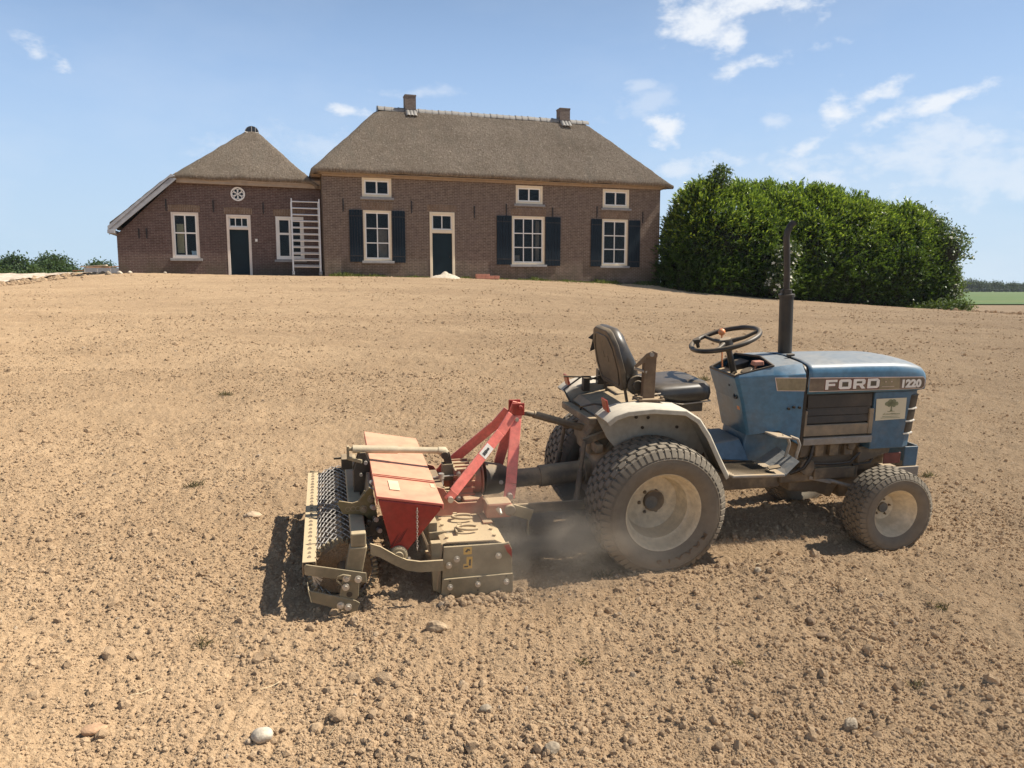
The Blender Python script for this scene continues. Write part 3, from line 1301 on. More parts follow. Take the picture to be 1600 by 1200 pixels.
ib.box(2.42, 2.86, .55, .58, 2.6, 4.2)  # added board standing in for a brownish reflection in the pane
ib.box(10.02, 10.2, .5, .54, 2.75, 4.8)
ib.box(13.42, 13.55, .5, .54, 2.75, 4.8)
ib.box(8.85, 9.25, .62, .9, 2.3, 3.15)  # added box in place of a reflection low in the pane
build_parts(ib, 'curtain_reflection_panel', plain('brown_curtain_reflection', (.30, .22, .17), .9), farm, 0)

for i, (a, b_, c_, d_) in enumerate(UPW):
    window(farm, 0, a, b_, c_, d_, 2, 1, M_CREAM, .11, .06, .07, label='small two-light attic window with cream frame')
    lintel(farm, 0, LOW[i][0] - .06, LOW[i][1] + .06, LOW[i][3] + .02, .3)
window(farm, 0, *LOW[0], 2, 3, M_CREAM, .085, .055, .045, label='tall six-pane window')
window(farm, 0, *LOW[1], 3, 3, M_CREAM, .085, .055, .045, label='tall nine-pane window')
window(farm, 0, *LOW[2], 2, 3, M_CREAM, .085, .055, .045, label='tall six-pane window')
for a, b_, c_, d_ in ((1.10, 1.69, 2.73, 5.02), (3.00, 3.59, 2.72, 5.02), (7.90, 8.64, 2.67, 4.95), (10.33, 11.10, 2.64, 4.95),
                      (12.68, 13.27, 2.63, 4.92), (14.70, 15.33, 2.61, 4.90)):
    shutter(farm, 0, a, b_, c_, d_)
for u, z in ((.86, 5.2), (3.9, 5.21), (6.83, 5.07), (8.38, 5.22), (10.69, 5.12), (13.0, 5.25), (15.47, 5.05)):
    anchor(farm, 0, u, z)
# front door with its fanlight
b = MB()
frame_ring(b, 4.72, 5.89, 1.7, 5.03, .12, -.02, .14, 0)
b.box(4.84, 5.77, -.02, .12, 4.08, 4.24)
df = b.build('door_frame', M_CREAM, farm, 0, .01)
b = MB()
frame_ring(b, 4.84, 5.77, 4.24, 4.91, .05, .04, .1)
b.box(5.285, 5.325, .045, .095, 4.29, 4.86)
b.build('fanlight', M_WHITE, df, 0, .005)
for a in (4.89, 5.325):
    p = MB()
    p.box(a, a + .395, .066, .072, 4.29, 4.86)
    p.build('pane', M_GLASS, df, 0)
b = MB()
b.box(4.84, 5.77, .06, .11, 1.7, 4.08)
b.box(4.94, 5.67, .052, .0595, 3.0, 3.95)
b.box(4.94, 5.67, .052, .0595, 2.1, 2.85)
dr = b.build('door', M_DOOR, farm, 0, .006)
b = MB()
b.bar((5.66, .03, 2.95), (5.66, .03, 3.07), .02, .02, (0, 1, 0))
b.cyl((5.66, .03, 3.0), (5.66, .06, 3.0), .012, n=8)
b.build('handle', M_IRON, dr, 0)
lintel(farm, 0, 4.62, 5.99, 5.05, .3)

fr, bk = .872, .872
thatch_roof('roof', farm, [(6.74 + fr * .42, 0, fr), (6.72 + 1.03 * .46, 1.03, 0), (6.72 + 1.17 * 16.92, -1.17, 0), (6.74 + bk * 7.9, 0, -bk)],
            -.46, 16.92, -.42, 7.9, 10.30, .5)
b = MB()
b.box(-.02, 16.44, -.11, -.002, 6.44, 6.56)
b.box(-.20, 16.66, -.34, -.112, 6.53, 6.56)
b.build('fascia_board', M_TIMBER, farm, 0, .006)
b = MB()
b.box(-.42, -.022, -.2, 7.4, 6.50, 6.54)
b.build('soffit_board', M_TIMBER, farm, 0)


def ridge_tile_mesh(length, rad, th=.022):
    rings = []
    n = 9
    for x, r in ((0, rad * 1.06), (length * .16, rad * 1.06), (length * .17, rad), (length, rad * .97)):
        outer = [Vector((x, math.cos(math.pi * i / (n - 1)) * r * 1.1, math.sin(math.pi * i / (n - 1)) * r)) for i in range(n)]
        inner = [Vector((x, math.cos(math.pi * i / (n - 1)) * (r - th) * 1.1, math.sin(math.pi * i / (n - 1)) * (r - th))) for i in range(n - 1, -1, -1)]
        rings.append(outer + inner)
    b = MB()
    b.loft(rings)
    return b


ZR = 10.13
tl = (13.98 - 2.95) / 33
first = None
for i in range(33):
    if first is None:
        first = ridge_tile_mesh(tl * 1.05, .235).build('ridge_tile', M_TILE, farm, 40)
        o = first
    else:
        o = first.copy()
        COL.objects.link(o)
    o.location = (2.95 + i * tl, 3.72, ZR + .012 * random.uniform(-1, 1))
    o.rotation_euler = (random.uniform(-.03, .03), random.uniform(-.015, .015), random.uniform(-.02, .02))
b = MB()
b.cyl((2.92, 3.72, ZR + .0), (2.96, 3.72, ZR + .0), .255, n=18)
b.build('ridge_end', M_TILE_D, farm)


def chimney(u0, u1, z1):
    b = MB()
    b.box(u0, u1, 3.40, 3.40 + (u1 - u0), 9.6, z1 - .07)
    o = b.build('chimney', M_CHIM, farm, 0, uv='box')
    b = MB()
    b.box(u0 - .015, u1 + .015, 3.385, 3.415 + (u1 - u0), z1 - .067, z1)
    b.build('chimney_cap', M_CHIM, o, 0, uv='box')
    b = MB()
    b.box(u0 - .03, u1 + .03, 3.37, 3.43 + (u1 - u0), 10.12, 10.22)
    b.build('lead_flashing', plain('lead', (.06, .06, .065), .6), o, 0)
    for k in range(3):
        tb = ridge_tile_mesh(.4, .1)
        q = tb.build('apron_tile', M_TILE, o, 40)
        q.location = (u0 + .1 + k * (u1 - u0 - .2) / 2, 3.36, 10.12)
        q.rotation_euler = (0, R(43), R(-90))
    return o


chimney(4.27, 4.80, 10.95)
chimney(12.34, 12.89, 10.86)

# ------------------------------------------------------------------ annex (side building)
annex = empty('annex', H_O, H_A)
tag(annex, 'lower dark brick annex with pointed thatched roof and white rosette, left of the farmhouse', 'outbuilding')
TA = 1.2
AW = (-6.31, -5.20, 2.86, 4.82)
AD = (-4.07, -3.06, 1.9, 4.77)
AW2 = (-2.01, -.80, 2.85, 4.75)
wb = MB()
wall_grid(wb, -6.42, -.02, 1.3, 6.2, [AW, AD, AW2], TA, TA + .3)
wb.prism([(-8.45, 1.3), (-6.42, 1.3), (-6.42, 5.78), (-8.45, 3.82)], lambda a, b, d: Vector((a, d, b)), TA, TA + .3)
wb.box(-8.45, -8.15, TA + .3, 13, 1.3, 3.82)
wb.box(-8.15, -.02, 12.7, 13, 1.3, 6.0)
wb.build('wall', M_BRICK2, annex, 0, uv='box')
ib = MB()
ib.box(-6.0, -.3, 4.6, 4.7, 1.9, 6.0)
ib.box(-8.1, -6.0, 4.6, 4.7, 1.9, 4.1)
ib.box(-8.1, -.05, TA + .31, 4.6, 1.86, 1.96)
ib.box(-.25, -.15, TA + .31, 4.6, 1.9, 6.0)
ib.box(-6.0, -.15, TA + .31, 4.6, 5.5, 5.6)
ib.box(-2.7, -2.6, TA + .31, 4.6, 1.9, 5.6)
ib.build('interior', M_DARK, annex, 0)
window(annex, TA, *AW, 2, [.56], M_PINKW, .085, .06, .06, label='large four-pane window with plywood and a box behind it')
w2 = window(annex, TA, *AW2, 2, [.62], M_WHITE, .09, .07, .09, label='four-light window behind the scaffold')
for a, b_, z in ((AW[0], AW[1], AW[3]), (AD[0], AD[1], AD[3]), (AW2[0], AW2[1], AW2[3])):
    lintel(annex, TA, a - .08, b_ + .08, z + .02, .27)
for u, z, h in ((-7.59, 3.87, .42), (-7.29, 3.88, .42), (-6.47, 5.1, .5), (-4.58, 5.1, .5), (-2.51, 5.08, .5)):
    anchor(annex, TA, u, z, h)
b = MB()
frame_ring(b, AD[0], AD[1], 1.9, AD[3], .11, TA - .01, TA + .13, 0)
b.box(AD[0] + .11, AD[1] - .11, TA - .01, TA + .12, 4.13, 4.25)
df = b.build('door_frame', M_PINKW, annex, 0, .01)
b = MB()
fa, fb = AD[0] + .11, AD[1] - .11
frame_ring(b, fa, fb, 4.25, AD[3] - .11, .045, TA + .04, TA + .1)
for k in (1, 2):
    u = fa + (fb - fa) * k / 3
    b.box(u - .018, u + .018, TA + .045, TA + .095, 4.295, AD[3] - .155)
b.build('fanlight', M_WHITE, df, 0, .005)
for k in range(3):
    a = fa + .045 + (fb - fa - .09) * k / 3
    p = MB()
    p.box(a + .004, a + (fb - fa - .09) / 3 - .004, TA + .066, TA + .072, 4.3, AD[3] - .16)
    p.build('pane', M_GLASS, df, 0)
# dark doorway: a door leaf swung inwards, threshold stone
b = MB()
b.box(fa, fb, TA + .09, TA + .14, 1.97, 4.13)
b.box(fa + .1, fb - .1, TA + .082, TA + .0895, 2.3, 3.1)
b.box(fa + .1, fb - .1, TA + .082, TA + .0895, 3.25, 4.0)
b.build('door', M_DOOR, annex, 0, .006, label='very dark blue annex door')
b = MB()
b.box(AD[0], AD[1], TA - .05, TA + .3, 2.0, 2.1)
b.build('threshold', M_BLUESTONE, annex, 0, .01)
b = MB()
b.box(AD[1] + .16, AD[1] + .26, TA - .03, TA - .004, 3.62, 3.74)
b.build('doorbell', M_WHITE, annex, 0, .006)
# round rosette window
b = MB()
cu, cz, rr = -3.545, 5.66, .30
ringp = []
b.lathe([(0, rr), (0, rr - .055), (-.05, rr - .055), (-.05, rr)], (cu, TA - .002, cz), (0, 1, 0), 40, closed=True)
for k in range(6):
    a = k * math.pi / 3
    # leaf-shaped petal outline
    pts = []
    for j in range(13):
        s = j / 12
        wdt = .095 * math.sin(math.pi * s ** 1.4)
        pts.append((s * (rr - .05), wdt))
    for sg in (1, -1):
        path = [(cu + math.cos(a) * x - math.sin(a) * y * sg, TA - .03, cz + math.sin(a) * x + math.cos(a) * y * sg) for x, y in pts]
        b.tube(path, .017, 6)
b.cyl((cu, TA - .055, cz), (cu, TA - .01, cz), .04, n=12)
ro = b.build('rosette_window', M_WHITE, annex)
b = MB()
b.cyl((cu, TA - .012, cz), (cu, TA - .004, cz), rr - .03, n=36)
b.build('pane', plain('dark_glass', (.012, .013, .014), .08), ro)

AF, AL, AR = .83, .86, 1.09
thatch_roof('roof', annex, [(6.36 - AF * .85, 0, AF), (9.2 + AL * 2.9, AL, 0), (9.2 - AR * 2.9, -AR, 0)],
            -8.62, -.12, .85, 13.2, 9.16, .3, k=.4)
b = MB()
b.prism([(-8.66, 3.72), (-8.66, 3.98), (-6.2, 6.14), (-5.95, 6.12), (-6.05, 6.02)], lambda a, q, d: Vector((a, d, q + .05)), .79, .835)
b.prism([(-8.70, 3.86), (-8.70, 4.03), (-6.16, 6.26), (-6.0, 6.17), (-6.25, 6.09)], lambda a, q, d: Vector((a, d, q + .10)), .755, .789)
b.box(-8.72, -8.45, .76, 13.1, 3.84, 3.98)
b.build('verge_board', M_VERGE, annex, 0, .008)
b = MB()
b.prism([(-6.0, 6.03), (-.02, 5.98), (-.02, 6.14), (-6.0, 6.19)], lambda a, q, d: Vector((a, d, q)), .93, 1.0)
b.box(-6.0, -.02, 1.002, TA - .002, 6.09, 6.13)
b.hexa([(-6.05, .90, 6.17), (-.02, .90, 6.12), (-.02, 1.3, 6.12), (-6.05, 1.3, 6.17)], [(-6.05, .90, 6.34), (-.02, .90, 6.32), (-.02, 1.3, 6.5), (-6.05, 1.3, 6.5)])
b.build('fascia_board', M_TIMBER, annex, 0, .006)
# ridge seen end on: half-round cap of dark glazed tiles on a mortar bed
for k in range(8):
    o = ridge_tile_mesh(.42, .27, .03).build('ridge_tile', M_TILE, annex, 40) if k == 0 else ftile.copy()
    if k == 0:
        ftile = o
    else:
        COL.objects.link(o)
    o.location = (-2.9, 3.95 + k * .4, 8.84)
    o.rotation_euler = (0, 0, R(90))
b = MB()
b.prism([(math.cos(math.pi * i / 12) * .27, math.sin(math.pi * i / 12) * .26) for i in range(13)], lambda a, q, d: Vector((-2.9 + a, d, 8.84 + q)), 3.9, 3.955)
ec = b.build('ridge_end', M_TILE_D, annex)
b = MB()
for a in (-.02, .15):
    b.box(-2.9 + a, -2.9 + a + .025, 3.88, 3.899, 8.83, 8.84 + math.sqrt(max(.01, .265 ** 2 - a * a)) * .95)
b.tube([(-2.9 + math.cos(math.pi * (1 + i / 10)) * .31, 3.87, 8.84 + math.sin(math.pi * (1 + i / 10)) * .05) for i in range(11)], .025, 6)
b.build('mortar_joint', M_MORTAR, ec, 0)

# things seen behind the annex window
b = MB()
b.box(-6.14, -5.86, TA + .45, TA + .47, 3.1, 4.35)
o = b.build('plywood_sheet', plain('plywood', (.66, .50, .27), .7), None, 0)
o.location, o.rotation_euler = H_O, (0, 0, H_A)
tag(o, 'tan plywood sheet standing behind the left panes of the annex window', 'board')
b = MB()
b.box(-5.55, -5.36, TA + .2, TA + .38, 2.97, 3.16)
b.box(-5.56, -5.35, TA + .19, TA + .39, 3.16, 3.185)
o = b.build('paint_box', plain('pale_blue_plastic', (.55, .68, .80), .5), None, 0, .01)
o.location, o.rotation_euler = H_O, (0, 0, H_A)
tag(o, 'small pale blue box on the sill inside the annex window', 'box')

# ------------------------------------------------------------------ scaffold tower
M_ALU = plain('aluminium', (.70, .70, .69), .45, .4, .06, 8)
M_CAST = plain('caster_grey', (.22, .22, .21), .6)
sc = empty('scaffold_tower', H_O, H_A)
tag(sc, 'aluminium rolling scaffold tower standing before the annex window beside the farmhouse corner', 'scaffold')
for t_, zoff in ((.12, 0), (.86, .09)):
    f = MB()
    u0, u1 = -1.33, -.16
    for u in (u0, u1):
        f.cyl((u, t_, 2.34), (u, t_, 5.44 - zoff), .029, n=10)
    fo = f.build('end_frame', M_ALU, sc)
    for k in range(11):
        q = MB()
        z = 2.5 + k * .28 + zoff
        q.cyl((u0, t_, z), (u1, t_, z), .024, n=8)
        q.build('rung', M_ALU, fo)
    for u in (u0, u1):
        w = MB()
        g = 2.10
        w.cyl((u - .03, t_, g + .085), (u + .03, t_, g + .085), .085, n=18)
        wo = w.build('caster', M_CAST, sc, 40, .006)
        w = MB()
        w.box(u - .045, u - .034, t_ - .03, t_ + .03, g + .06, g + .22)
        w.box(u + .034, u + .045, t_ - .03, t_ + .03, g + .06, g + .22)
        w.box(u - .045, u + .045, t_ - .03, t_ + .03, g + .205, g + .22)
        w.cyl((u, t_, g + .2), (u, t_, g + .3), .02, n=8)
        w.build('fork', M_ALU, wo, 0)
b = MB()
for (z0, z1) in ((2.7, 4.2), (4.3, 5.1)):
    b.cyl((-1.33, .12, z0), (-1.33, .86, z1), .017, n=8)
    b.cyl((-.16, .12, z1), (-.16, .86, z0), .017, n=8)
b.build('brace', M_ALU, sc)

# ------------------------------------------------------------------ heaps and rubble by the walls


def heap(name, label, cat, u, t_, rx, ry, h, mat, seed):
    bm = bmesh.new()
    bmesh.ops.create_grid(bm, x_segments=40, y_segments=24, size=1)
    rnd = np.random.default_rng(seed)
    for v in bm.verts:
        r = math.hypot(v.co.x, v.co.y)
        z = max(0.0, 1 - r) ** .75
        z *= 1 + .25 * float(vnoise(np.array([v.co.x * 3 + seed]), np.array([v.co.y * 3]), seed)[0])
        z += .05 * float(vnoise(np.array([v.co.x * 11]), np.array([v.co.y * 11]), seed + 1)[0])
        v.co = Vector((v.co.x * rx, v.co.y * ry, z * h - .06))
    me = bpy.data.meshes.new(name)
    bm.to_mesh(me)
    bm.free()
    me.polygons.foreach_set('use_smooth', [True] * len(me.polygons))
    me.materials.append(mat)
    o = bpy.data.objects.new(name, me)
    COL.objects.link(o)
    w = house_w(u, t_)
    o.location = (w.x, w.y, gz(w.x, w.y))
    o.rotation_euler = (0, 0, H_A)
    return tag(o, label, cat)


heap('sand_heap', 'small heap of pale sand in front of the farmhouse door', 'heap', 5.25, -.75, .78, .5, .33, plain('pale_sand', (.50, .43, .33), .95, 0, .15, 14, .5), 4)
M_BRK = plain('new_red_brick', (.52, .25, .17), .85, 0, .12, 8)
bs = empty('brick_stack', house_w(7.25, -.8, 0), H_A - .18)
bs.location.z = gz(bs.location.x, bs.location.y)
tag(bs, 'low stack of pinkish red slabs lying by the farmhouse wall right of the door', 'brick stack')
proto = None
for lay, cols, y0 in ((0, 5, -.35), (1, 5, -.30), (2, 3, -.28)):
    for i in range(cols):
        for j in range(2):
            if proto is None:
                q = MB()
                q.box(0, .205, 0, .32, 0, .075)
                proto = q.build('slab', M_BRK, bs, 0, .006)
                o = proto
            else:
                o = proto.copy()
                COL.objects.link(o)
            o.location = (-.55 + i * .212 + random.uniform(-.012, .012), y0 + j * .33 + random.uniform(-.01, .01), lay * .078 + .01)
            o.rotation_euler = (0, 0, random.uniform(-.03, .03))
# pale rubble by the annex corner
for k, (u, t_, r, lb) in enumerate(((-8.35, .75, .13, 'pale rubble stone at the foot of the annex corner'), (-7.95, .7, .10, 'rounded pale rubble stone just right of the annex corner'),
                                    (-8.75, .55, .16, 'broad grey rubble stone left of the annex corner'), (-6.6, .85, .07, 'small pale stone under the big annex window'))):
    w = house_w(u, t_)
    stone('rubble_stone', lb, w.x, w.y, r, r * .8, r * .75, M_STONE_W if k != 2 else M_STONE_G, 40 + k, k, .35)

# ================================================================== VEGETATION


def leaf_mat(name, c_lo, c_hi, bright, rough=.38, trans=.25, spec=.5, sheen=0):
    t = NT(name)
    a = t.N.new('ShaderNodeAttribute')
    a.attribute_name = 'tint'
    f = a.outputs['Fac']
    col = t.mix(t.ramp(f, 0, .75), c_lo, c_hi)
    col = t.mix(t.ramp(f, .86, 1.0), col, bright)
    t.set(col, rough, 0, spec)
    N, L = t.N, t.L
    tl = N.new('ShaderNodeBsdfTranslucent')
    L.new(t.mix(.35, col, (.25, .35, .03)), tl.inputs['Color'])
    mx = N.new('ShaderNodeMixShader')
    mx.inputs[0].default_value = trans
    L.new(t.bsdf.outputs[0], mx.inputs[1])
    L.new(tl.outputs[0], mx.inputs[2])
    L.new(mx.outputs[0], t.out.inputs['Surface'])
    return t.m


M_LAUREL = leaf_mat('laurel_leaves', (.014, .036, .008), (.056, .120, .016), (.40, .52, .06), .34, .30, .5)  # brightest tint paints the sunlit colour of the hedge top
M_ELDER = leaf_mat('elder_leaves', (.03, .06, .016), (.065, .105, .028), (.13, .17, .05), .5, .3)
M_TREE = leaf_mat('tree_leaves', (.020, .045, .012), (.045, .085, .022), (.075, .12, .03), .6, .22, .3)
M_TREE2 = leaf_mat('bush_leaves', (.040, .07, .016), (.075, .115, .03), (.11, .15, .04), .6, .25, .3)
M_FAR = leaf_mat('hazed_far_leaves', (.04, .06, .035), (.065, .09, .05), (.08, .11, .06), .7, .2, .2)  # distance haze partly put into these greyed leaf colours
M_BARK = plain('bark', (.10, .075, .055), .9, 0, .25, 6, .5)
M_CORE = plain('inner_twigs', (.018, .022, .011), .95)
M_FLOWER = plain('elder_blossom', (.80, .76, .60), .7, 0, .06, 20)


def unit(v):
    return v / np.maximum(np.linalg.norm(v, axis=1, keepdims=True), 1e-9)


def leaves(name, base, axis, normal, length, width, mat, parent=None, fold=.22, tint=None, droop=.15):
    """one folded two-triangle leaf per row: base point, direction, rough facing"""
    n = len(base)
    axis = unit(axis)
    side = unit(np.cross(axis, normal))
    nor = np.cross(side, axis)
    L = length[:, None]
    W = width[:, None]
    tip = base + axis * L - nor * L * droop
    mid = base + axis * L * .45
    left = mid + side * W * .5 + nor * W * fold
    right = mid - side * W * .5 + nor * W * fold
    V = np.stack([base, left, tip, right], 1).reshape(-1, 3)
    k = np.arange(n)[:, None] * 4
    F = np.concatenate([k + np.array([[0, 2, 1]]), k + np.array([[0, 3, 2]])], 0)
    tint = RNG.uniform(0, 1, n) if tint is None else tint
    return np_mesh(name, V, F, mat, parent, False, np.repeat(tint, 4))


HG_A = R(21.35)
hedge = empty('hedge', (7.95, 36.24, 0), HG_A)
tag(hedge, 'large dense glossy green laurel hedge standing right of the farmhouse', 'hedge')


def hedge_surface(s, phi, shrink=1.0):
    """s along the hedge (0..L), phi around the section: 0 front foot, pi/2 top, pi rear foot"""
    L0, L1 = .3, 19.6
    c, hl = (L0 + L1) / 2, (L1 - L0) / 2
    q = np.clip(np.abs((s - c) / hl), 0, 1)
    e_w = np.sqrt(np.clip(1 - q ** 4.6, 0, 1))
    e_h = np.clip(1 - q ** 6.0, 0, 1) ** .5
    foot = np.interp(s, _HS, _HF)
    top = np.interp(s, [-1.2, 0.4, 2.2, 3.4, 5, 8.5, 12.5, 15, 17, 19.6], [6.3, 6.95, 7.15, 6.95, 6.6, 6.4, 6.15, 6.05, 6.1, 5.7])
    a = 2.35 * e_w
    h = (top - foot) * e_h
    cs, sn = np.cos(phi), np.sin(phi)
    n = 2.25
    t = -np.sign(cs) * np.abs(cs) ** (2 / n) * a
    z = np.abs(sn) ** (2 / n) * h
    # the skirt is hollow low down where the light does not reach
    hol = np.clip((1.7 - z) / 1.7, 0, 1) * np.interp(s, [-1, 2, 6, 9, 16, 18.5, 19.6], [.05, .1, .25, .9, .9, .3, .1])
    t = t + np.sign(cs) * hol * .9
    lump = .75 * vnoise(s * .62 + 5, (z + t) * .62, 71) + .42 * vnoise(s * 1.35, (z - t) * 1.35 + 9, 72) + .16 * vnoise(s * 3.4, (z + t) * 3.4, 73)
    return np.c_[s, 2.2 + t * shrink * (1 + .14 * lump), foot + z * shrink + lump * .55 * np.clip(z / 2, 0, 1) + .22 * vnoise(s * 2.3, t * 2.3 + 4, 74) * np.clip(z / 3, 0, 1)], lump


_HS = np.linspace(-1.5, 20, 40)
_HF = ground(7.95 + _HS * math.cos(HG_A) - .6 * math.sin(HG_A), 36.24 + _HS * math.sin(HG_A) + .6 * math.cos(HG_A)) - .12


def build_hedge():
    n = 14500
    s = RNG.uniform(.33, 19.55, n)
    phi = np.where(RNG.uniform(0, 1, n) < .83, RNG.uniform(.015, 2.1, n), RNG.uniform(2.1, 3.1, n))
    p, lump = hedge_surface(s, phi)
    p1, _ = hedge_surface(s + .05, phi)
    p2, _ = hedge_surface(s, phi + .03)
    nrm = unit(np.cross(p1 - p + 1e-6, p2 - p + 1e-6))
    cen = np.c_[np.clip(s, 1.5, 17), np.full(n, 2.2), p[:, 2] * .7]
    nrm = np.where(((p - cen) * nrm).sum(1, keepdims=True) < 0, -nrm, nrm)
    nrm[:, 0] += np.where(s < 1.6, -(1.6 - s) * .6, 0) + np.where(s > 18, (s - 18) * .6, 0)
    nrm = unit(nrm)
    depth = RNG.uniform(0, 1, n) ** 1.6 * .55
    p = p - nrm * depth[:, None]
    up = np.array([[0, 0, 1.0]])
    stem = unit(nrm * .8 + up * .75 + RNG.normal(0, .38, (n, 3)))
    sl = RNG.uniform(.15, .5, n) * np.where(phi > 1.0, 1.25, 1.0)
    B, A, Nn, Ln, Wd, Tn = [], [], [], [], [], []
    sun_l = np.array([math.cos(HG_A) * sd.x + math.sin(HG_A) * sd.y, -math.sin(HG_A) * sd.x + math.cos(HG_A) * sd.y, sd.z])
    top_lit = np.clip((p[:, 2] - 2.9) / 2.4, 0, 1.15)       # sunlit look of the top put into leaf colour, stronger with height
    for k in range(9):
        f = k / 8
        pos = p + stem * (sl * (f * .95))[:, None]
        r = RNG.normal(0, 1, (n, 3))
        rad = unit(r - stem * (r * stem).sum(1, keepdims=True))
        ax = unit(rad * (1.05 - .55 * f) + stem * (.35 + .8 * f) + nrm * .25)
        fac = unit(nrm * .35 + up * .55 + RNG.normal(0, .38, (n, 3)))
        B.append(pos)
        A.append(ax)
        Nn.append(fac)
        Ln.append(RNG.uniform(.10, .26, n))
        Wd.append(RNG.uniform(.055, .09, n))
        Tn.append(np.where(RNG.uniform(0, 1, n) < top_lit * (.25 + .5 * f), RNG.uniform(.86, 1, n), RNG.uniform(0, .8, n)))
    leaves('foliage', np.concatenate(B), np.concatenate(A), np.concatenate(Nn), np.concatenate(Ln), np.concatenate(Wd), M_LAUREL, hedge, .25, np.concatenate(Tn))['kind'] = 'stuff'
    # inner mass of shaded twigs and leaves
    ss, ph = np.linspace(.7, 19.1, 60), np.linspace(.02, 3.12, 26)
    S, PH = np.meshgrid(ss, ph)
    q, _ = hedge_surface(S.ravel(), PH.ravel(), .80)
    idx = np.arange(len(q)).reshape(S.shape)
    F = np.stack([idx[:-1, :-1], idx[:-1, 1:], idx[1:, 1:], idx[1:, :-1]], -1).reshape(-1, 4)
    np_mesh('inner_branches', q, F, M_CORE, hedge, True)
    b = MB()
    for s0 in np.arange(1.8, 18, 1.3):
        x, y = s0 + random.uniform(-.3, .3), 2.2 + random.uniform(-.6, .6)
        f0 = float(np.interp(x, _HS, _HF)) - .1
        b.tube([(x, y, f0), (x + random.uniform(-.2, .2), y + random.uniform(-.2, .2), f0 + 1.5), (x + random.uniform(-.5, .5), y, f0 + 3.6)], [.08, .06, .03], 7)
    b.build('trunk', M_BARK, hedge)


build_hedge()


def shrub(name, label, cat, loc, blobs, n, leaf, mat, group=None, core=True, trunk=None, flowers=0, leaf_n=5, flower_mat=None, rnd_up=.5, coremat=None):
    """blobs: (x, y, z, rx, ry, rz); sprigs of leaves on and inside the blobs, bare gaps between"""
    root = empty(name, loc)
    tag(root, label, cat, group)
    bl = np.array(blobs, float)
    area = (bl[:, 3] * bl[:, 4] + bl[:, 3] * bl[:, 5] + bl[:, 4] * bl[:, 5])
    pick = RNG.choice(len(bl), n, p=area / area.sum())
    d = unit(RNG.normal(0, 1, (n, 3)))
    d[:, 2] = np.where(d[:, 2] < -.3, -d[:, 2], d[:, 2])
    lum = vnoise(d[:, 0] * 2.2 + pick * 3.1, d[:, 1] * 2.2 + d[:, 2] * 1.7, 81)
    r = np.clip(1 - RNG.uniform(0, 1, n) ** 2 * .45 + .18 * lum, .3, 1.25)
    p = bl[pick, :3] + d * bl[pick, 3:] * r[:, None]
    p[:, 2] = np.maximum(p[:, 2], .02)
    nrm = unit(d / bl[pick, 3:])
    B, A, Nn, Ln, Wd, Tn = [], [], [], [], [], []
    for k in range(leaf_n):
        B.append(p + RNG.normal(0, leaf * .9, (n, 3)))
        A.append(unit(nrm * .5 + RNG.normal(0, .7, (n, 3)) + np.array([[0, 0, .1]])))
        Nn.append(unit(nrm * .5 + np.array([[0, 0, rnd_up]]) + RNG.normal(0, .4, (n, 3))))
        Ln.append(RNG.uniform(.8, 1.4, n) * leaf)
        Wd.append(RNG.uniform(.45, .75, n) * leaf)
        Tn.append(np.clip(.45 + .3 * lum + RNG.normal(0, .22, n), 0, 1))
    cr = leaves('crown' if trunk else 'foliage', np.concatenate(B), np.concatenate(A), np.concatenate(Nn), np.concatenate(Ln), np.concatenate(Wd), mat, root, .2, np.concatenate(Tn))
    cr['kind'] = 'stuff'
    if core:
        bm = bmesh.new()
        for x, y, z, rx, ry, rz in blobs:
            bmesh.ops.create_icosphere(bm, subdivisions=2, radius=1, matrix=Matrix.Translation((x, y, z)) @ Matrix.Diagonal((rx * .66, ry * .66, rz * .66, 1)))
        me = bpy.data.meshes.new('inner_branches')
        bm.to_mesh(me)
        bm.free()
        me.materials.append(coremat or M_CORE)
        o = bpy.data.objects.new('inner_branches', me)
        COL.objects.link(o)
        o.parent = root
    if trunk:
        b = MB()
        h = trunk
        b.tube([(0, 0, -.3), (.02 * h, 0, h * .45), (-.02 * h, .03 * h, h)], [.06 * h ** .8, .045 * h ** .8, .02 * h ** .8], 8)
        for k in range(4):
            a = k * 1.6 + .3
            b.tube([(0, 0, h * .5), (math.cos(a) * h * .2, math.sin(a) * h * .2, h * .75), (math.cos(a) * h * .35, math.sin(a) * h * .35, h)], [.03 * h ** .8, .02 * h ** .8, .01 * h ** .8], 6)
        b.build('trunk', M_BARK, root)
    if flowers:
        fb = MB()
        k = 0
        while k < flowers:
            i = RNG.integers(0, n)
            if nrm[i, 1] > .35:
                continue
            k += 1
            c0 = p[i] + nrm[i] * leaf * .9
            up = unit((nrm[i] * .7 + np.array([0, -.35, .7]))[None])[0]
            a = unit(np.cross(up, [1, .3, 0])[None])[0]
            bb = np.cross(up, a)
            rad = RNG.uniform(.5, 1.0) * leaf * .62
            for q in range(9):
                rr, th = rad * math.sqrt((q + .5) / 9), q * 2.4
                cc = c0 + (a * math.cos(th) + bb * math.sin(th)) * rr + up * (rad * .25 * (1 - (rr / rad) ** 2))
                s = rad * .36
                vs = [cc + (a * math.cos(t) + bb * math.sin(t)) * s + up * RNG.uniform(-.01, .01) for t in (0, 1.26, 2.51, 3.77, 5.03)]
                fb.add(vs, [(0, 1, 2, 3, 4)])
        fo = fb.build('blossom', flower_mat or M_FLOWER, root, 0, recalc=False)
        fo['kind'] = 'stuff'
    return root


# elder bushes that grow through the hedge
def hloc(s, t, z):
    return (7.95 + s * math.cos(HG_A) - t * math.sin(HG_A), 36.24 + s * math.sin(HG_A) + t * math.cos(HG_A), z)


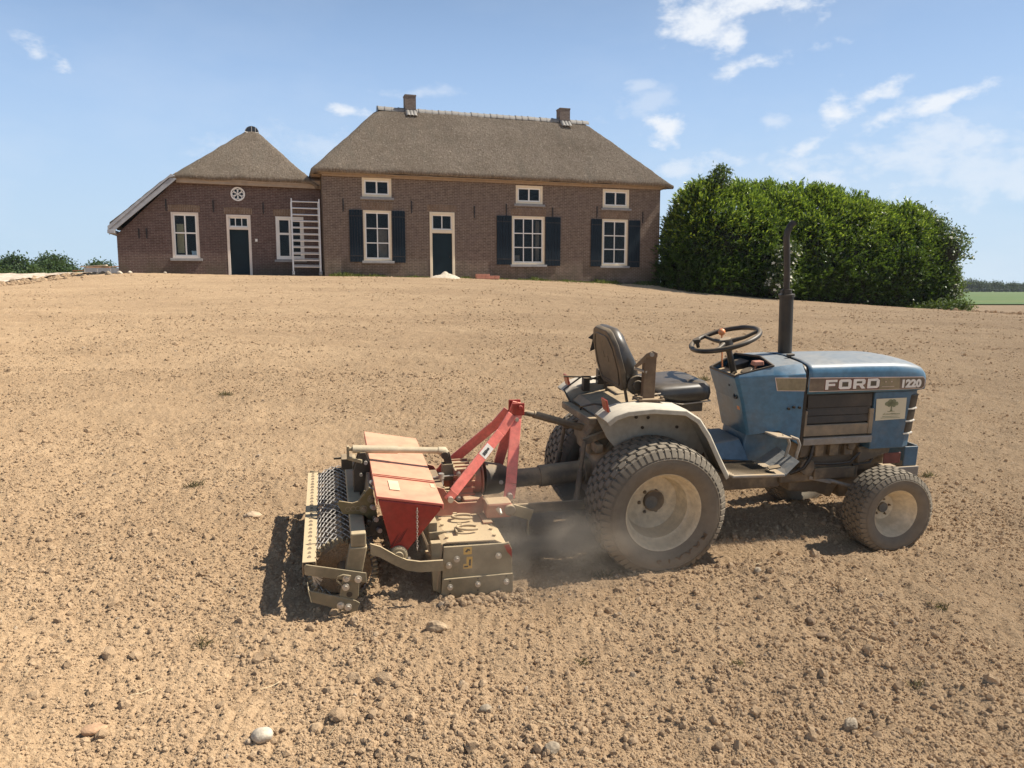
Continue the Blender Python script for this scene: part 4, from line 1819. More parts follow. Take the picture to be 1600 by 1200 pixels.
shrub('elder_bush', 'white flowering elder bush at the front of the hedge, behind the exhaust stack', 'bush', hloc(5.2, -.55, .95),
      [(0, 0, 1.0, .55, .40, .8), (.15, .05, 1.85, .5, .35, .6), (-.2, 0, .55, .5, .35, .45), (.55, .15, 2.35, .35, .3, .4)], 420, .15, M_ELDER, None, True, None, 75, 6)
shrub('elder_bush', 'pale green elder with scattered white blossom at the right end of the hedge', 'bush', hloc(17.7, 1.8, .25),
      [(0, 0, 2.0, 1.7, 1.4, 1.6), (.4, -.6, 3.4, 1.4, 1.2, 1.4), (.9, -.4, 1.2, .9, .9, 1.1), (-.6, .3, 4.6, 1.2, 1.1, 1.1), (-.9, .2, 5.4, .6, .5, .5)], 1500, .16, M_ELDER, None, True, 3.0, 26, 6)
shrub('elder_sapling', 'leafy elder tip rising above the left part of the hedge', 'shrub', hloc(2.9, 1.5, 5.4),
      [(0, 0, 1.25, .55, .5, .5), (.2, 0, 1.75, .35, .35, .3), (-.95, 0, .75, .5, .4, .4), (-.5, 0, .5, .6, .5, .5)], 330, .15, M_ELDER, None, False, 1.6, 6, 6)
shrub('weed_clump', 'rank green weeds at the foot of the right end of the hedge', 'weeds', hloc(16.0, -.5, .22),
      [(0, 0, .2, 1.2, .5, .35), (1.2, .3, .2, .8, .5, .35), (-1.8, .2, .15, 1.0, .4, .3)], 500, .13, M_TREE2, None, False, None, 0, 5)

# trees beyond the yard on the left
LT = [(-83.0, 122, 7.6, 3.6, 'dark bushy tree at the far left edge'), (-77.5, 121, 7.5, 3.4, 'pointed dark tree second from the left, above the gravel yard'),
      (-77.0, 128, 6.6, 3.4, 'low dark green tree in the gap between the two tallest left trees'), (-77.5, 131.0, 8.2, 4.2, 'broad round tree, tallest of the left group'),
      (-74, 126, 6.4, 3.2, 'sloping dark tree right of the tallest left tree'), (-70.8, 124, 4.9, 2.6, 'small dark tree at the right end of the left group')]
for x, y, h, r, lb in LT:
    h *= .86
    shrub('broadleaf_tree', lb, 'tree', (x, y, 0), [(0, 0, h * .62, r * .8, r * .8, h * .36), (-.5 * r, .2 * r, h * .45, r * .65, r * .6, h * .3), (.55 * r, -.1 * r, h * .42, r * .6, r * .6, h * .3),
                                                   (.1 * r, 0, h * .85, r * .42, r * .42, h * .15), (.2 * r, -.3 * r, h * .25, r * .7, r * .6, h * .24)], 900, .42, M_TREE, 'trees beyond the yard on the left', True, h * .7)
for x, y, h, r, lb in ((-81.0, 114, 5.4, 2.6, 'light green bush in front of the far left trees'), (-70.5, 116, 5.0, 2.8, 'light green rounded bush before the tallest left tree'),
                       (-74.5, 115, 4.8, 2.3, 'mid green bush below the pointed tree'), (-64.0, 118, 4.0, 2.2, 'low pale green bush right of the left trees')):
    h *= .88
    shrub('leafy_bush', lb, 'bush', (x, y, 0), [(0, 0, h * .5, r, r, h * .5), (r * .8, 0, h * .4, r * .7, r * .7, h * .4), (-r * .8, 0, h * .38, r * .7, r * .7, h * .38)], 550, .36, M_TREE2,
          'bushes beyond the yard on the left', True, None)
shrub('broadleaf_tree', 'single small dark tree behind the low panel wall', 'tree', (-59.3, 112, 0), [(0, 0, 3.6, 1.9, 1.9, 1.7), (.9, 0, 2.8, 1.5, 1.4, 1.4), (-.9, 0, 2.6, 1.4, 1.4, 1.3)], 650, .36, M_TREE, None, True, 3.2)
shrub('leafy_bush', 'light green bush touching the annex corner in the distance', 'bush', (-55.6, 112, 0), [(0, 0, 2.6, 1.7, 1.4, 1.8), (-1.2, 0, 2.2, 1.2, 1.2, 1.6)], 350, .34, M_TREE2, None, True, None)

# far line of trees on the right
ft = [(252.5, 6.6, 7.8, 'long round-topped bluish tree just right of the hedge'), (257.5, 5.6, 6.5, 'lower shoulder of trees right of the round-topped one'), (265.8, 5.4, 6.2, 'dome-shaped far tree in the middle of the right horizon'),
      (275.0, 4.6, 5.2, 'small far tree second from the right edge'), (283.5, 5.0, 5.6, 'far tree at the right edge of the horizon'), (245.0, 5.5, 7.0, 'far tree partly hidden behind the hedge end')]
M_FARCORE = plain('far_inner', (.04, .05, .035), .95)
for x, h, r, lb in ft:
    shrub('distant_tree', lb, 'tree', (x, 425, -.5), [(0, 0, h * .62, r * .62, r * .5, h * .4), (-r * .35, 0, h * .5, r * .5, r * .4, h * .38), (r * .38, 0, h * .48, r * .48, r * .4, h * .36)],
          420, .75, M_FAR, 'trees along the far right horizon', True, h * .6, 0, 4, coremat=M_FARCORE)
hb = []
for k in range(70):
    hb.append((k * 3.2, RNG.uniform(-1, 1), 1.1, 2.6, 1.4, RNG.uniform(1.1, 1.9)))
o = shrub('far_hedgerow', 'low dark hedgerow along the far end of the meadow', 'hedgerow', (228, 421, -.3), hb, 2200, .7, M_FAR, None, True, None, 0, 3, coremat=M_FARCORE)

# panel wall and timber heap far left
M_PANEL = plain('grey_panel', (.33, .34, .36), .7, 0, .1, 3)
M_POST = plain('pale_post', (.62, .62, .60), .7)
pw = empty('panel_wall', (-25.5, 46.4, 0), R(4))
tag(pw, 'low grey panel wall with pale posts behind the yard, left of the annex corner', 'wall')
z0 = gz(-25, 46.4) - .05
zt = 2.74
p0 = None
for k in range(5):
    if p0 is None:
        q = MB()
        q.box(0, .70, -.03, .03, 0, zt - z0)
        p0 = q.build('panel', M_PANEL, pw, 0, .01)
        q = MB()
        q.box(-.05, .0, -.05, .045, 0, zt - z0 + .0)
        p1 = q.build('post', M_POST, pw, 0, .008)
        a, c_ = p0, p1
    else:
        a, c_ = p0.copy(), p1.copy()
        COL.objects.link(a)
        COL.objects.link(c_)
    a.location = (k * .75, 0, z0)
    c_.location = (k * .75, 0, z0)
q = MB()
q.box(-.1, 3.8, -.09, .09, zt + .002, zt + .05)
q.build('coping', M_PANEL, pw, 0)
tp = empty('timber_pile', (-26.4, 49.0, 0), R(6))
tag(tp, 'untidy pile of brown planks and pale sheets behind the low panel wall', 'timber pile')
for k in range(12):
    q = MB()
    x0, l = random.uniform(-1.6, 0), random.uniform(1.0, 2.6)
    z = 2.2 + (k // 3) * .22
    q.bar((x0, random.uniform(-.5, .5), z + random.uniform(0, .12)), (x0 + l, random.uniform(-.5, .5), z + random.uniform(0, .18)), .25, .06)
    q.build('plank', plain('old_timber', (.30, .17, .09), .9) if k % 3 else plain('pale_board', (.60, .50, .36), .8), tp, 0)
q = MB()
q.box(-1.5, 3.2, -.6, .6, 1.0, 2.25)
q.build('bearer', plain('old_timber', (.30, .17, .09), .9), tp, 0)

# weeds and grass at the foot of the farmhouse wall


def weeds():
    n = 5200
    u = np.concatenate([RNG.uniform(.2, 4.6, n // 3), RNG.uniform(6.0, 16.3, 2 * n // 3)])
    n = len(u)
    dens = .5 + .5 * vnoise(u * 1.3, u * 0 + 2, 91) + .3 * vnoise(u * 4, u * 0, 92)
    k = RNG.uniform(0, 1, n) < np.clip(dens, .05, 1)
    u, dens = u[k], dens[k]
    t = -RNG.exponential(.16, len(u)) - .04
    c, s = math.cos(H_A), math.sin(H_A)
    X, Y = H_O[0] + u * c - t * s, H_O[1] + u * s + t * c
    B = np.c_[X, Y, ground(X, Y) - .02]
    A = unit(np.c_[RNG.normal(0, .5, len(u)), RNG.normal(0, .5, len(u)), np.ones(len(u))])
    Nn = unit(np.c_[RNG.normal(0, .6, len(u)), -np.ones(len(u)), RNG.normal(0, .5, len(u))])
    ln = RNG.uniform(.08, .28, len(u)) * np.clip(dens, .4, 1.2)
    o = leaves('wall_weeds', B, A, Nn, ln, ln * .16 + .012, leaf_mat('weed_blades', (.07, .10, .025), (.14, .16, .05), (.28, .25, .10), .7, .3, .3), None, .1)
    tag(o, 'fringe of grass and weeds along the foot of the farmhouse wall', None, None, 'stuff')


weeds()


def tufts():
    """a few dry grass tufts in the soil"""
    spots = [(.49, 3.9, .05), (-1.35, 3.2, .04), (.95, 3.05, .03), (2.1, 3.6, .035), (.30, 3.1, .03), (-2.2, 5.2, .05), (1.65, 2.95, .03), (3.1, 5.6, .05), (3.9, 8.2, .07), (2.4, 9.5, .07), (-3.0, 8.0, .06)]
    B, A, N_, Ln = [], [], [], []
    for x, y, r in spots:
        m = 60
        px, py = x + RNG.normal(0, r * .55, m), y + RNG.normal(0, r * .45, m)
        B.append(np.c_[px, py, ground(px, py) + rough_z(px, py) - .004])
        A.append(np.c_[RNG.normal(0, .7, m), RNG.normal(0, .7, m), RNG.uniform(.35, 1, m)])
        N_.append(unit(RNG.normal(0, 1, (m, 3))))
        Ln.append(RNG.uniform(.5, 1.3, m) * r)
    ln = np.concatenate(Ln)
    o = leaves('dry_tufts', np.concatenate(B), np.concatenate(A), np.concatenate(N_), ln, ln * .07 + .001, leaf_mat('dry_blades', (.10, .085, .05), (.20, .16, .085), (.34, .27, .15), .8, .2, .2), None, .1)
    tag(o, 'small half-dead grass tufts in the worked soil', None, None, 'stuff')


tufts()

# ================================================================== TRACTOR
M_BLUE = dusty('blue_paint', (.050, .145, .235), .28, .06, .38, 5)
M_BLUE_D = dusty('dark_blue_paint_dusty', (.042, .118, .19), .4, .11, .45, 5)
M_FEND = dusty('grey_white_fender', (.30, .275, .22), .5, .14, .62, 4, dustcol=(.60, .52, .40))
M_FENDIN = dusty('fender_inside', (.40, .37, .30), .6, .3, .5, 4)
M_BLK = dusty('black_metal', (.014, .013, .012), .45, .10, .55, 8)
M_BLKP = dusty('black_plastic', (.011, .011, .011), .38, .05, .30, 8)
M_VINYL = dusty('black_vinyl', (.016, .017, .018), .32, .04, .16, 8)
M_SEATB = dusty('seat_back_shell', (.035, .028, .02), .55, .14, .3, 6)
M_RUST = dusty('brown_steel', (.075, .043, .024), .6, .22, .5, 8)
M_IRONW = dusty('dusty_iron', (.05, .045, .038), .6, .35, .7, 6)
M_GREYST = dusty('grey_steel', (.24, .235, .22), .45, .2, .65, 6, .3)
M_RUBBER = dusty('tyre_rubber', (.145, .122, .09), .85, .22, .40, 5, var=.1, dustcol=(.26, .215, .155))
M_RUBTXT = dusty('tyre_lettering', (.085, .062, .04), .8, .15, .3, 9, dustcol=(.30, .19, .11))
M_RIM = dusty('cream_rim', (.62, .53, .37), .4, .12, .35, 7)
M_RIMBLT = dusty('wheel_bolt_metal', (.10, .075, .045), .55, .15, .2, 12)
M_HUB = dusty('hub_blue_grey', (.065, .085, .095), .5, .25, .3, 12)
M_STRIPE = dusty('stripe_brown', (.105, .075, .055), .4, .28, .3, 9, dustcol=(.33, .26, .16))
M_STRIPE2 = dusty('stripe_olive', (.21, .175, .10), .4, .3, .3, 9, dustcol=(.36, .28, .17))
M_PINK = plain('stripe_edge', (.62, .48, .40), .45, 0, .1, 20)
M_LETTER = plain('lettering_white', (.74, .71, .64), .4, 0, .06, 20)
M_LETOUT = plain('lettering_outline', (.16, .055, .04), .45)
M_LOUV = dusty('louvre_brown', (.030, .024, .017), .5, .06, .35, 6)
M_LOUVL = dusty('louvre_grey', (.16, .135, .10), .4, .3, .6, 6)
M_REFL = plain('red_reflector', (.28, .05, .03), .35, 0, .12, 20)
M_PAPER = plain('sticker_paper', (.60, .54, .38), .5, 0, .05, 10)
M_INK = plain('sticker_ink', (.21, .22, .12), .6)
M_ORANGE = plain('orange_knob', (.70, .26, .10), .4)
M_DASH = dusty('dash_panel', (.20, .15, .10), .5, .35, .6, 9)
M_EXH = dusty('exhaust_black', (.018, .017, .015), .5, .03, .1, 6)
M_EXTIP = dusty('exhaust_tip', (.020, .018, .016), .55, .03, .06, 8)

tr = empty('tractor', T_O)
Uv, Vv, Wv = Vector((.97236992, .23344536, 0)), Vector((.23262664, -.96895968, -.08367784)), Vector((.0195342, -.08136582, .99649286))
mt = Matrix.Identity(4)
for r_ in range(3):
    mt[r_][0], mt[r_][1], mt[r_][2], mt[r_][3] = Uv[r_], -Vv[r_], Wv[r_], T_O[r_]
tr.matrix_world = mt
tag(tr, 'small dusty blue compact tractor with cream wheels parked on the harrowed field', 'tractor')


def arc(c, r, a0, a1, n):
    return [(c[0] + r * math.cos(R(a0 + (a1 - a0) * i / n)), c[1] + r * math.sin(R(a0 + (a1 - a0) * i / n))) for i in range(n + 1)]


# ---- wheels


def make_wheel(name, rad, half, rim_r, rim, rows, count, block, blockh, lugs, nbolts, bolt_r, hub_r, disc_in, disc_r):
    """wheel standing at the origin, axle along local y; near (outer) side towards -y"""
    carc = rad - blockh
    k = rad / .37
    h = half / .16
    prof = [(-.118 * h, rim_r), (-.145 * h, rim_r + .03 * k), (-.160 * h, rim_r + .072 * k), (-.155 * h, rad - .052 * k), (-.140 * h, rad - .030 * k), (-.118 * h, carc - .004 * k),
            (-.06 * h, carc + .0 * k), (0, carc + .002 * k), (.06 * h, carc), (.118 * h, carc - .004 * k), (.140 * h, rad - .030 * k), (.155 * h, rad - .052 * k),
            (.160 * h, rim_r + .072 * k), (.145 * h, rim_r + .03 * k), (.118 * h, rim_r)]
    pv = np.array([p[0] for p in prof])
    pr = np.array([p[1] for p in prof])

    def surf(vo, th, up):
        i = np.argsort(pv[1:-1])
        # only the outward half of the profile is used for the tread and shoulders
        r = float(np.interp(vo, pv[3:12], pr[3:12])) + up
        return Vector((r * math.cos(th), -vo, r * math.sin(th)))
    # rim (part), everything else under it
    b = MB()
    b.lathe([(-x, r) for x, r in rim], (0, 0, 0), (0, 1, 0), 64)
    rim_o = b.build(name, M_RIM, None, 35)
    b = MB()
    b.lathe([(-x, r) for x, r in prof], (0, 0, 0), (0, 1, 0), 96)
    # circumferential ridge on the side wall
    for sgn in (-1, 1):
        b.tube([(math.cos(t) * (rad - .062 * k), -sgn * .1565 * h, math.sin(t) * (rad - .062 * k)) for t in np.linspace(0, 2 * math.pi, 73)[:-1]], .003, 5, True)
    pit = 2 * math.pi / count
    for ri, vc in enumerate(rows):
        for c_ in range(count):
            th = (c_ + (.5 if ri % 2 else 0)) * pit
            w, a = block, pit * .415
            out = [(-w, -a * .75), (-w * .25, -a * 1.12), (w * .25, -a * .78), (w, -a * 1.1), (w, a * .75), (w * .25, a * 1.12), (-w * .25, a * .78), (-w, a * 1.1)]
            lo = [surf(vc + x, th + y, -.002) for x, y in out]
            hi = [surf(vc + x * .9, th + y * .9, blockh) for x, y in out]
            n = len(out)
            b.add(lo + hi, [tuple(range(n, 2 * n))] + [(i, (i + 1) % n, n + (i + 1) % n, n + i) for i in range(n)])
    lp = 2 * math.pi / lugs
    edge = abs(rows[0]) + block
    for sgn in (-1, 1):
        for c_ in range(lugs):
            th = c_ * lp
            a = lp * .33
            prof_l = [(edge + .003, blockh * .95), (.136 * h, blockh * .95), (.152 * h, blockh * .5), (.158 * h, .001)]
            ring = []
            for x, up in prof_l:
                ring.append([surf(sgn * x, th - a, up), surf(sgn * x, th + a, up), surf(sgn * x, th + a, -.004), surf(sgn * x, th - a, -.004)])
            for q in range(len(ring) - 1):
                A, B_ = ring[q], ring[q + 1]
                b.add(A + B_, [(0, 1, 5, 4), (1, 2, 6, 5), (3, 0, 4, 7)])
            b.add(ring[0], [(0, 1, 2, 3)])
    b.build('tyre', M_RUBBER, rim_o, 32)
    b = MB()
    b.cyl((0, -disc_in - .022, 0), (0, -disc_in + .01, 0), hub_r, n=28)
    b.build('hub_cap', M_HUB, rim_o, 40, .003)
    pb = None
    for i in range(nbolts):
        a = 2 * math.pi * i / nbolts + .4
        x, z = math.cos(a) * bolt_r, math.sin(a) * bolt_r
        if pb is None:
            q = MB()
            q.cyl((0, 0, 0), (0, -.006, 0), hub_r * .30, n=12)
            q.cyl((0, -.006, 0), (0, -.016, 0), hub_r * .19, n=6)
            pb = q.build('wheel_bolt', M_RIMBLT, rim_o, 40)
            o = pb
        else:
            o = pb.copy()
            COL.objects.link(o)
        o.location = (x, -disc_in, z)
    return rim_o


rear_rim = [(-.125, .185), (-.12, .205), (-.105, .205), (-.08, .18), (-.02, .165), (-.055, .150), (-.062, .142), (-.062, 0), (-.061, 0), (-.05, .138), (-.045, .150), (-.0, .164),
            (.045, .172), (.052, .180), (.064, .186), (.078, .192), (.098, .200), (.112, .207), (.119, .213), (.124, .2155), (.126, .213), (.122, .2085), (.110, .203), (.095, .196)]
rw = make_wheel('rear_wheel', .364, .160, .207, rear_rim, [-.100, -.050, 0, .050, .100], 38, .0225, .013, 58, 6, .066, .037, -.061, .14)
rw.parent = tr
rw.location = P(-.018, .400, .354)
rw.rotation_euler = (0, .35, 0)
rw['label'] = 'near rear wheel with wide turf tyre and cream rim'
rw2 = dup(rw, tr)
rw2.location = P(-.018, -.400, .354)
rw2.rotation_euler = (0, .9, math.pi)
rw2['label'] = 'far rear wheel half hidden behind the hitch'
# raised lettering on the near tyre's side wall
for i, ch in enumerate('MAXXIS'):
    a = R(-31 - i * 13.0)
    rr = .266
    M = frame_matrix(P(-.018 + rr * math.cos(a), (.5575), .354 + rr * math.sin(a)), P(math.sin(a), 0, -math.cos(a)), P(math.cos(a), -.18, math.sin(a)))
    o = text_obj('tyre_letter', ch, .056, M_RUBTXT, tr, M, .0012, .0022, 1.0)
    o.parent = None
    # hang the letter under its tyre so that it turns with the wheel
    ty = [c for c in rw.children if c.name.startswith('tyre')][0]
    letter = o
    letter.parent = rw
    letter.matrix_parent_inverse = rw.matrix_basis.inverted()
front_rim = [(-.075, .12), (-.072, .138), (-.062, .138), (-.05, .118), (-.03, .100), (-.048, .085), (-.05, 0), (-.049, 0), (-.040, .074), (-.034, .078), (0.0, .098), (.022, .108), (.030, .116), (.040, .122),
             (.052, .130), (.064, .137), (.072, .143), (.076, .1445), (.078, .1425), (.074, .139), (.064, .134)]
fw = make_wheel('front_wheel', .252, .100, .139, front_rim, [-.063, -.0315, 0, .0315, .063], 34, .0142, .009, 46, 5, .050, .030, -.049, .08)
fw.parent = tr
fw.location = P(1.470, .395, .222)
fw.rotation_euler = (0, .2, 0)
fw['label'] = 'near front wheel with small turf tyre and cream rim'
fw2 = dup(fw, tr)
fw2.location = P(1.40, -.40, .222)
fw2.rotation_euler = (0, 1.2, math.pi + .16)
fw2['label'] = 'far front wheel in the shade under the engine'

# ---- hood


def hood_ring(u, hw, top, rad, low=.90, crown=.014):
    pts = [(hw, low), (hw + .002, low + .05), (hw, top - rad)]
    pts += [(hw - rad + rad * math.cos(R(a)), top - rad + rad * math.sin(R(a))) for a in (18, 36, 54, 72, 90)]
    half = [(x, z) for x, z in pts]
    cr = [(hw * f, top + crown * (1 - f * f)) for f in (.55, .28)]
    half += cr
    full = half + [(0, top + crown)] + [(-x, z) for x, z in reversed(half)]
    return [P(u, x, z) for x, z in full]


b = MB()
rings = []
for u, f, top in ((.962, 1, 1.072), (.99, 1, 1.074), (1.15, 1, 1.074), (1.35, 1, 1.074), (1.54, 1, 1.071), (1.63, 1, 1.064), (1.70, .99, 1.053), (1.745, .972, 1.038), (1.770, .94, 1.018), (1.783, .88, .992)):
    rings.append(hood_ring(u, .25 * f, top, .052, .902 + (.004 if u > 1.7 else 0)))
b.loft(rings, closed=False, cap=False)
b.add([p for p in rings[-1]], [tuple(range(len(rings[-1])))])
hood = b.build('hood', M_BLUE, tr, 50)
md = hood.modifiers.new('solid', 'SOLIDIFY')
md.thickness = .004
md.offset = -1
# rubber gap behind the hood
b = MB()
b.loft([hood_ring(.944, .243, 1.066, .05, .60, .012), hood_ring(.964, .243, 1.066, .05, .60, .012)], closed=False, cap=False)
b.build('hood_seal', M_BLKP, tr, 50)
# side stripe with lettering, all thin print on the flat side
VS = .2528


def strip(name, poly, mat, off, parent=hood):
    q = MB()
    q.mprism(poly, VS + off - .0008, VS + off)
    return q.build(name, mat, parent, 0)


strip('stripe', [(.968, .916), (1.732, .912), (1.750, .926), (1.750, .970), (1.734, .986), (.966, 1.000)], M_PINK, .0012)
strip('stripe_field', [(.968, .9195), (1.729, .9155), (1.7455, .928), (1.7455, .968), (1.7315, .982), (.967, .9955)], M_STRIPE, .0024)
strip('stripe_panel', [(1.432, .9185), (1.572, .917), (1.568, .9855), (1.428, .987)], M_STRIPE2, .0034)


def glyph(ch):
    if ch == 'F':
        return [[(0, 0), (.26, 0), (.26, .36), (.82, .36), (.82, .60), (.26, .60), (.26, .76), (.98, .76), (.98, 1), (0, 1)]], None
    if ch == 'O':
        return [[(.14, 0), (.94, 0), (1.08, .14), (1.08, .86), (.94, 1), (.14, 1), (0, .86), (0, .14)]], [(.28, .26), (.80, .26), (.80, .74), (.28, .74)]
    if ch == 'D':
        return [[(0, 0), (.88, 0), (1.06, .18), (1.06, .82), (.88, 1), (0, 1)]], [(.28, .25), (.78, .25), (.78, .75), (.28, .75)]
    if ch == 'R':
        return [[(0, 0), (.28, 0), (.28, .34), (.52, .34), (.76, 0), (1.08, 0), (.84, .36), (1.0, .46), (1.04, .58), (1.04, .88), (.92, 1), (0, 1)]], [(.28, .56), (.74, .56), (.74, .77), (.28, .77)]


def letter(b, holes, ch, u0, w0, su, sw, grow, v0, v1):
    outs, hole = glyph(ch)
    po = outs[0]
    cx, cy = .52, .5

    def gr(p, g):
        return [(u0 + x * su + (g if x > cx else -g), w0 + y * sw + (g if y > cy else -g)) for x, y in p]
    b.mprism(gr(po, grow), v0, v1)
    if hole and holes is not None:
        holes.mprism([(u0 + x * su, w0 + y * sw) for x, y in hole], v1, v1 + .0006)


b, hb_, ob = MB(), MB(), MB()
u = 1.070
for ch, wd in zip('FORD', (1.06, 1.16, 1.15, 1.06)):
    sw, su = .0575, .0775
    letter(ob, None, ch, u, .9265 + (.0), su, sw, .0045, VS + .0028, VS + .0034)
    letter(b, hb_, ch, u, .9265, su, sw, 0, VS + .0036, VS + .0046)
    u += su * wd + .006
ob.build('letter_outline', M_LETOUT, hood, 0)
b.build('brand_letters', M_LETTER, hood, 0)
hb_.build('letter_counter', plain('counter_dark', (.09, .075, .05), .45), hood, 0)
M = frame_matrix(P(1.650, VS + .0034, .9445), P(1, 0, -.003), P(0, 0, 1))
text_obj('model_number', '1220', .062, M_LETTER, hood, M, .0034, .0006, 1.15)
b = MB()
for uu in (1.475, 1.515):
    b.mprism(arc((uu, .962), .004, 0, 360, 8)[:-1], VS + .0034, VS + .004)
b.mprism([(1.452, .932), (1.535, .9315), (1.535, .934), (1.452, .9345)], VS + .0034, VS + .004)
build_parts(b, 'stripe_print', M_PINK, hood, 0)
b = MB()
b.cyl(P(.955, .06, 1.082), P(.955, .06, 1.097), .006, n=8)
b.bar(P(.93, .065, 1.098), P(.975, .065, 1.102), .02, .014)
b.build('hood_latch', M_BLKP, tr, 40, .003)

# ---- lower nose, louvres, rails
b = MB()
ring_b = [P(1.432, .236, .545), P(1.66, .238, .545), P(1.715, .215, .545), P(1.735, .16, .545), P(1.735, -.16, .545), P(1.715, -.215, .545), P(1.66, -.238, .545), P(1.432, -.236, .545)]
ring_t = [P(1.428, .238, .898), P(1.685, .240, .898), P(1.738, .217, .898), P(1.758, .16, .898), P(1.758, -.16, .898), P(1.738, -.217, .898), P(1.685, -.240, .898), P(1.428, -.238, .898)]
b.loft([ring_b, ring_t])
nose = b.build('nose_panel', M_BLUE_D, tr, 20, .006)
for wa, wb_ in ((.792, .874), (.716, .782), (.640, .706)):
    q = MB()

    def cor(u_, v_, w_):
        f = (w_ - .545) / (.898 - .545)
        return P(u_ - (1 - f) * .028, v_, w_)
    ra = [cor(1.678, .2425, wa), cor(1.700, .2425, wa), cor(1.748, .220, wa), cor(1.764, .162, wa), cor(1.74, .155, wa), cor(1.68, .2, wa)]
    rb = [cor(1.678, .2425, wb_), cor(1.700, .2425, wb_), cor(1.748, .220, wb_), cor(1.764, .162, wb_), cor(1.74, .155, wb_), cor(1.68, .2, wb_)]
    q.loft([ra, rb])
    q.build('side_lamp', M_LOUV, tr, 30, .004)
q = MB()
for w_ in (.787, .711, .634):
    ra = [cor(1.672, .246, w_ - .0035), cor(1.703, .246, w_ - .0035), cor(1.755, .222, w_ - .0035), cor(1.772, .162, w_ - .0035), cor(1.70, .15, w_ - .0035)]
    rb = [p + Vector((0, 0, .007)) for p in ra]
    q.loft([ra, rb])
build_parts(q, 'lamp_trim', plain('trim_pale', (.62, .58, .50), .4), tr, 0)
q = MB()
q.mbox(1.742, 1.764, -.155, .155, .60, .885)
q.build('grille', M_LOUV, tr, 0, .004)
for k in range(6):
    q = MB()
    q.mbox(1.765, 1.772, -.15, .15, .615 + k * .045, .630 + k * .045)
    q.build('grille_slat', M_BLKP, tr, 0)
# sticker with a tree
q = MB()
q.add([P(1.445, .2405, .724), P(1.649, .2408, .728), P(1.645, .2412, .858), P(1.436, .2412, .857), P(1.445, .2425, .724), P(1.649, .2428, .728), P(1.645, .2432, .858), P(1.436, .2432, .857)],
      [(3, 2, 1, 0), (4, 5, 6, 7), (0, 1, 5, 4), (1, 2, 6, 5), (2, 3, 7, 6), (3, 0, 4, 7)])
stk = q.build('sticker', M_PAPER, tr, 0)
q = MB()
for cu, cw, cr in ((1.515, .825, .017), (1.535, .838, .018), (1.556, .838, .016), (1.575, .824, .016), (1.545, .822, .016), (1.528, .815, .012), (1.562, .813, .012)):
    q.mprism([(cu + math.cos(a) * cr * (.85 + .3 * random.random()), cw + math.sin(a) * cr * .8 * (.85 + .3 * random.random())) for a in np.linspace(0, 2 * math.pi, 13)[:-1]], .2436, .2441)
q.mprism([(1.535, .778), (1.556, .778), (1.550, .79), (1.549, .815), (1.541, .815), (1.541, .79)], .2436, .2441)
q.mprism([(1.520, .7755), (1.570, .7755), (1.570, .7785), (1.520, .7785)], .2436, .2441)
for w_, a, c_ in ((.7455, 1.490, 1.60), (.737, 1.478, 1.612)):
    q.mprism([(a, w_), (c_, w_), (c_, w_ + .0022), (a, w_ + .0022)], .2432, .2440)
q.build('sticker_tree', M_INK, stk, 0)
q = MB()
x_ = 1.492
for wd in (.007, .005, 0, .006, .008, .006, .009, .006, .007, .005, .008, .006, .007, .005):
    if wd:
        h_ = random.choice((.008, .008, .012))
        q.mprism([(x_, .756), (x_ + wd * .35, .756), (x_ + wd * .35, .756 + h_), (x_, .756 + h_)], .2434, .2441)
        q.mprism([(x_ + wd * .35, .756 + .005), (x_ + wd * .9, .756 + .005), (x_ + wd * .9, .756 + .008), (x_ + wd * .35, .756 + .008)], .2434, .24405)
    x_ += wd + .0025
q.build('sticker_line', M_INK, stk, 0)
# engine side louvres
q = MB()
q.mbox(.968, 1.428, .205, .222, .60, .895)
q.build('engine_screen', M_BLKP, tr, 0)
for k, (a, c_, d) in enumerate(((.815, .888, .2345), (.768, .811, .2335), (.722, .764, .236))):
    q = MB()
    q.hexa([P(.985, .224, a), P(1.415, .224, a), P(1.415, d, a), P(.985, d, a)], [P(.985, .224, c_), P(1.415, .224, c_), P(1.415, d - .008, c_), P(.985, d - .008, c_)])
    q.build('louvre', M_LOUV, tr, 0, .004)
q = MB()
q.mbox(.968, .984, .224, .243, .645, .80)
q.mbox(1.402, 1.43, .224, .243, .645, .80)
q.mbox(.984, 1.402, .224, .240, .645, .712)
q.build('screen_frame', M_LOUVL, tr, 0, .004)
q = MB()
q.mbox(.968, 1.432, .215, .250, .592, .636)
q.build('side_rail', M_GREYST, tr, 0, .005)

# ---- cowl and dashboard
b = MB()


def cowl_ring(w, pts):
    near = [P(u_, v_, w_ if w_ is not None else w) for u_, v_, w_ in pts]
    far = [P(u_, -v_, w_ if w_ is not None else w) for u_, v_, w_ in reversed(pts)]
    return near + far


lowr = cowl_ring(.60, [(.655, .145, .645), (.665, .165, .650), (.800, .248, .690), (.855, .2505, .655), (.942, .2505, .600)])
midr = cowl_ring(.85, [(.600, .150, .85), (.612, .168, .85), (.770, .248, .86), (.84, .2505, .855), (.942, .2505, .85)])
topr = cowl_ring(1.0, [(.548, .152, .985), (.562, .172, .994), (.735, .246, 1.018), (.83, .2505, 1.018), (.942, .2505, 1.022)])
top2 = cowl_ring(1.0, [(.553, .145, .998), (.568, .162, 1.006), (.745, .222, 1.062), (.84, .215, 1.070), (.942, .205, 1.074)])
b.loft([lowr, midr, topr, top2], cap=False)
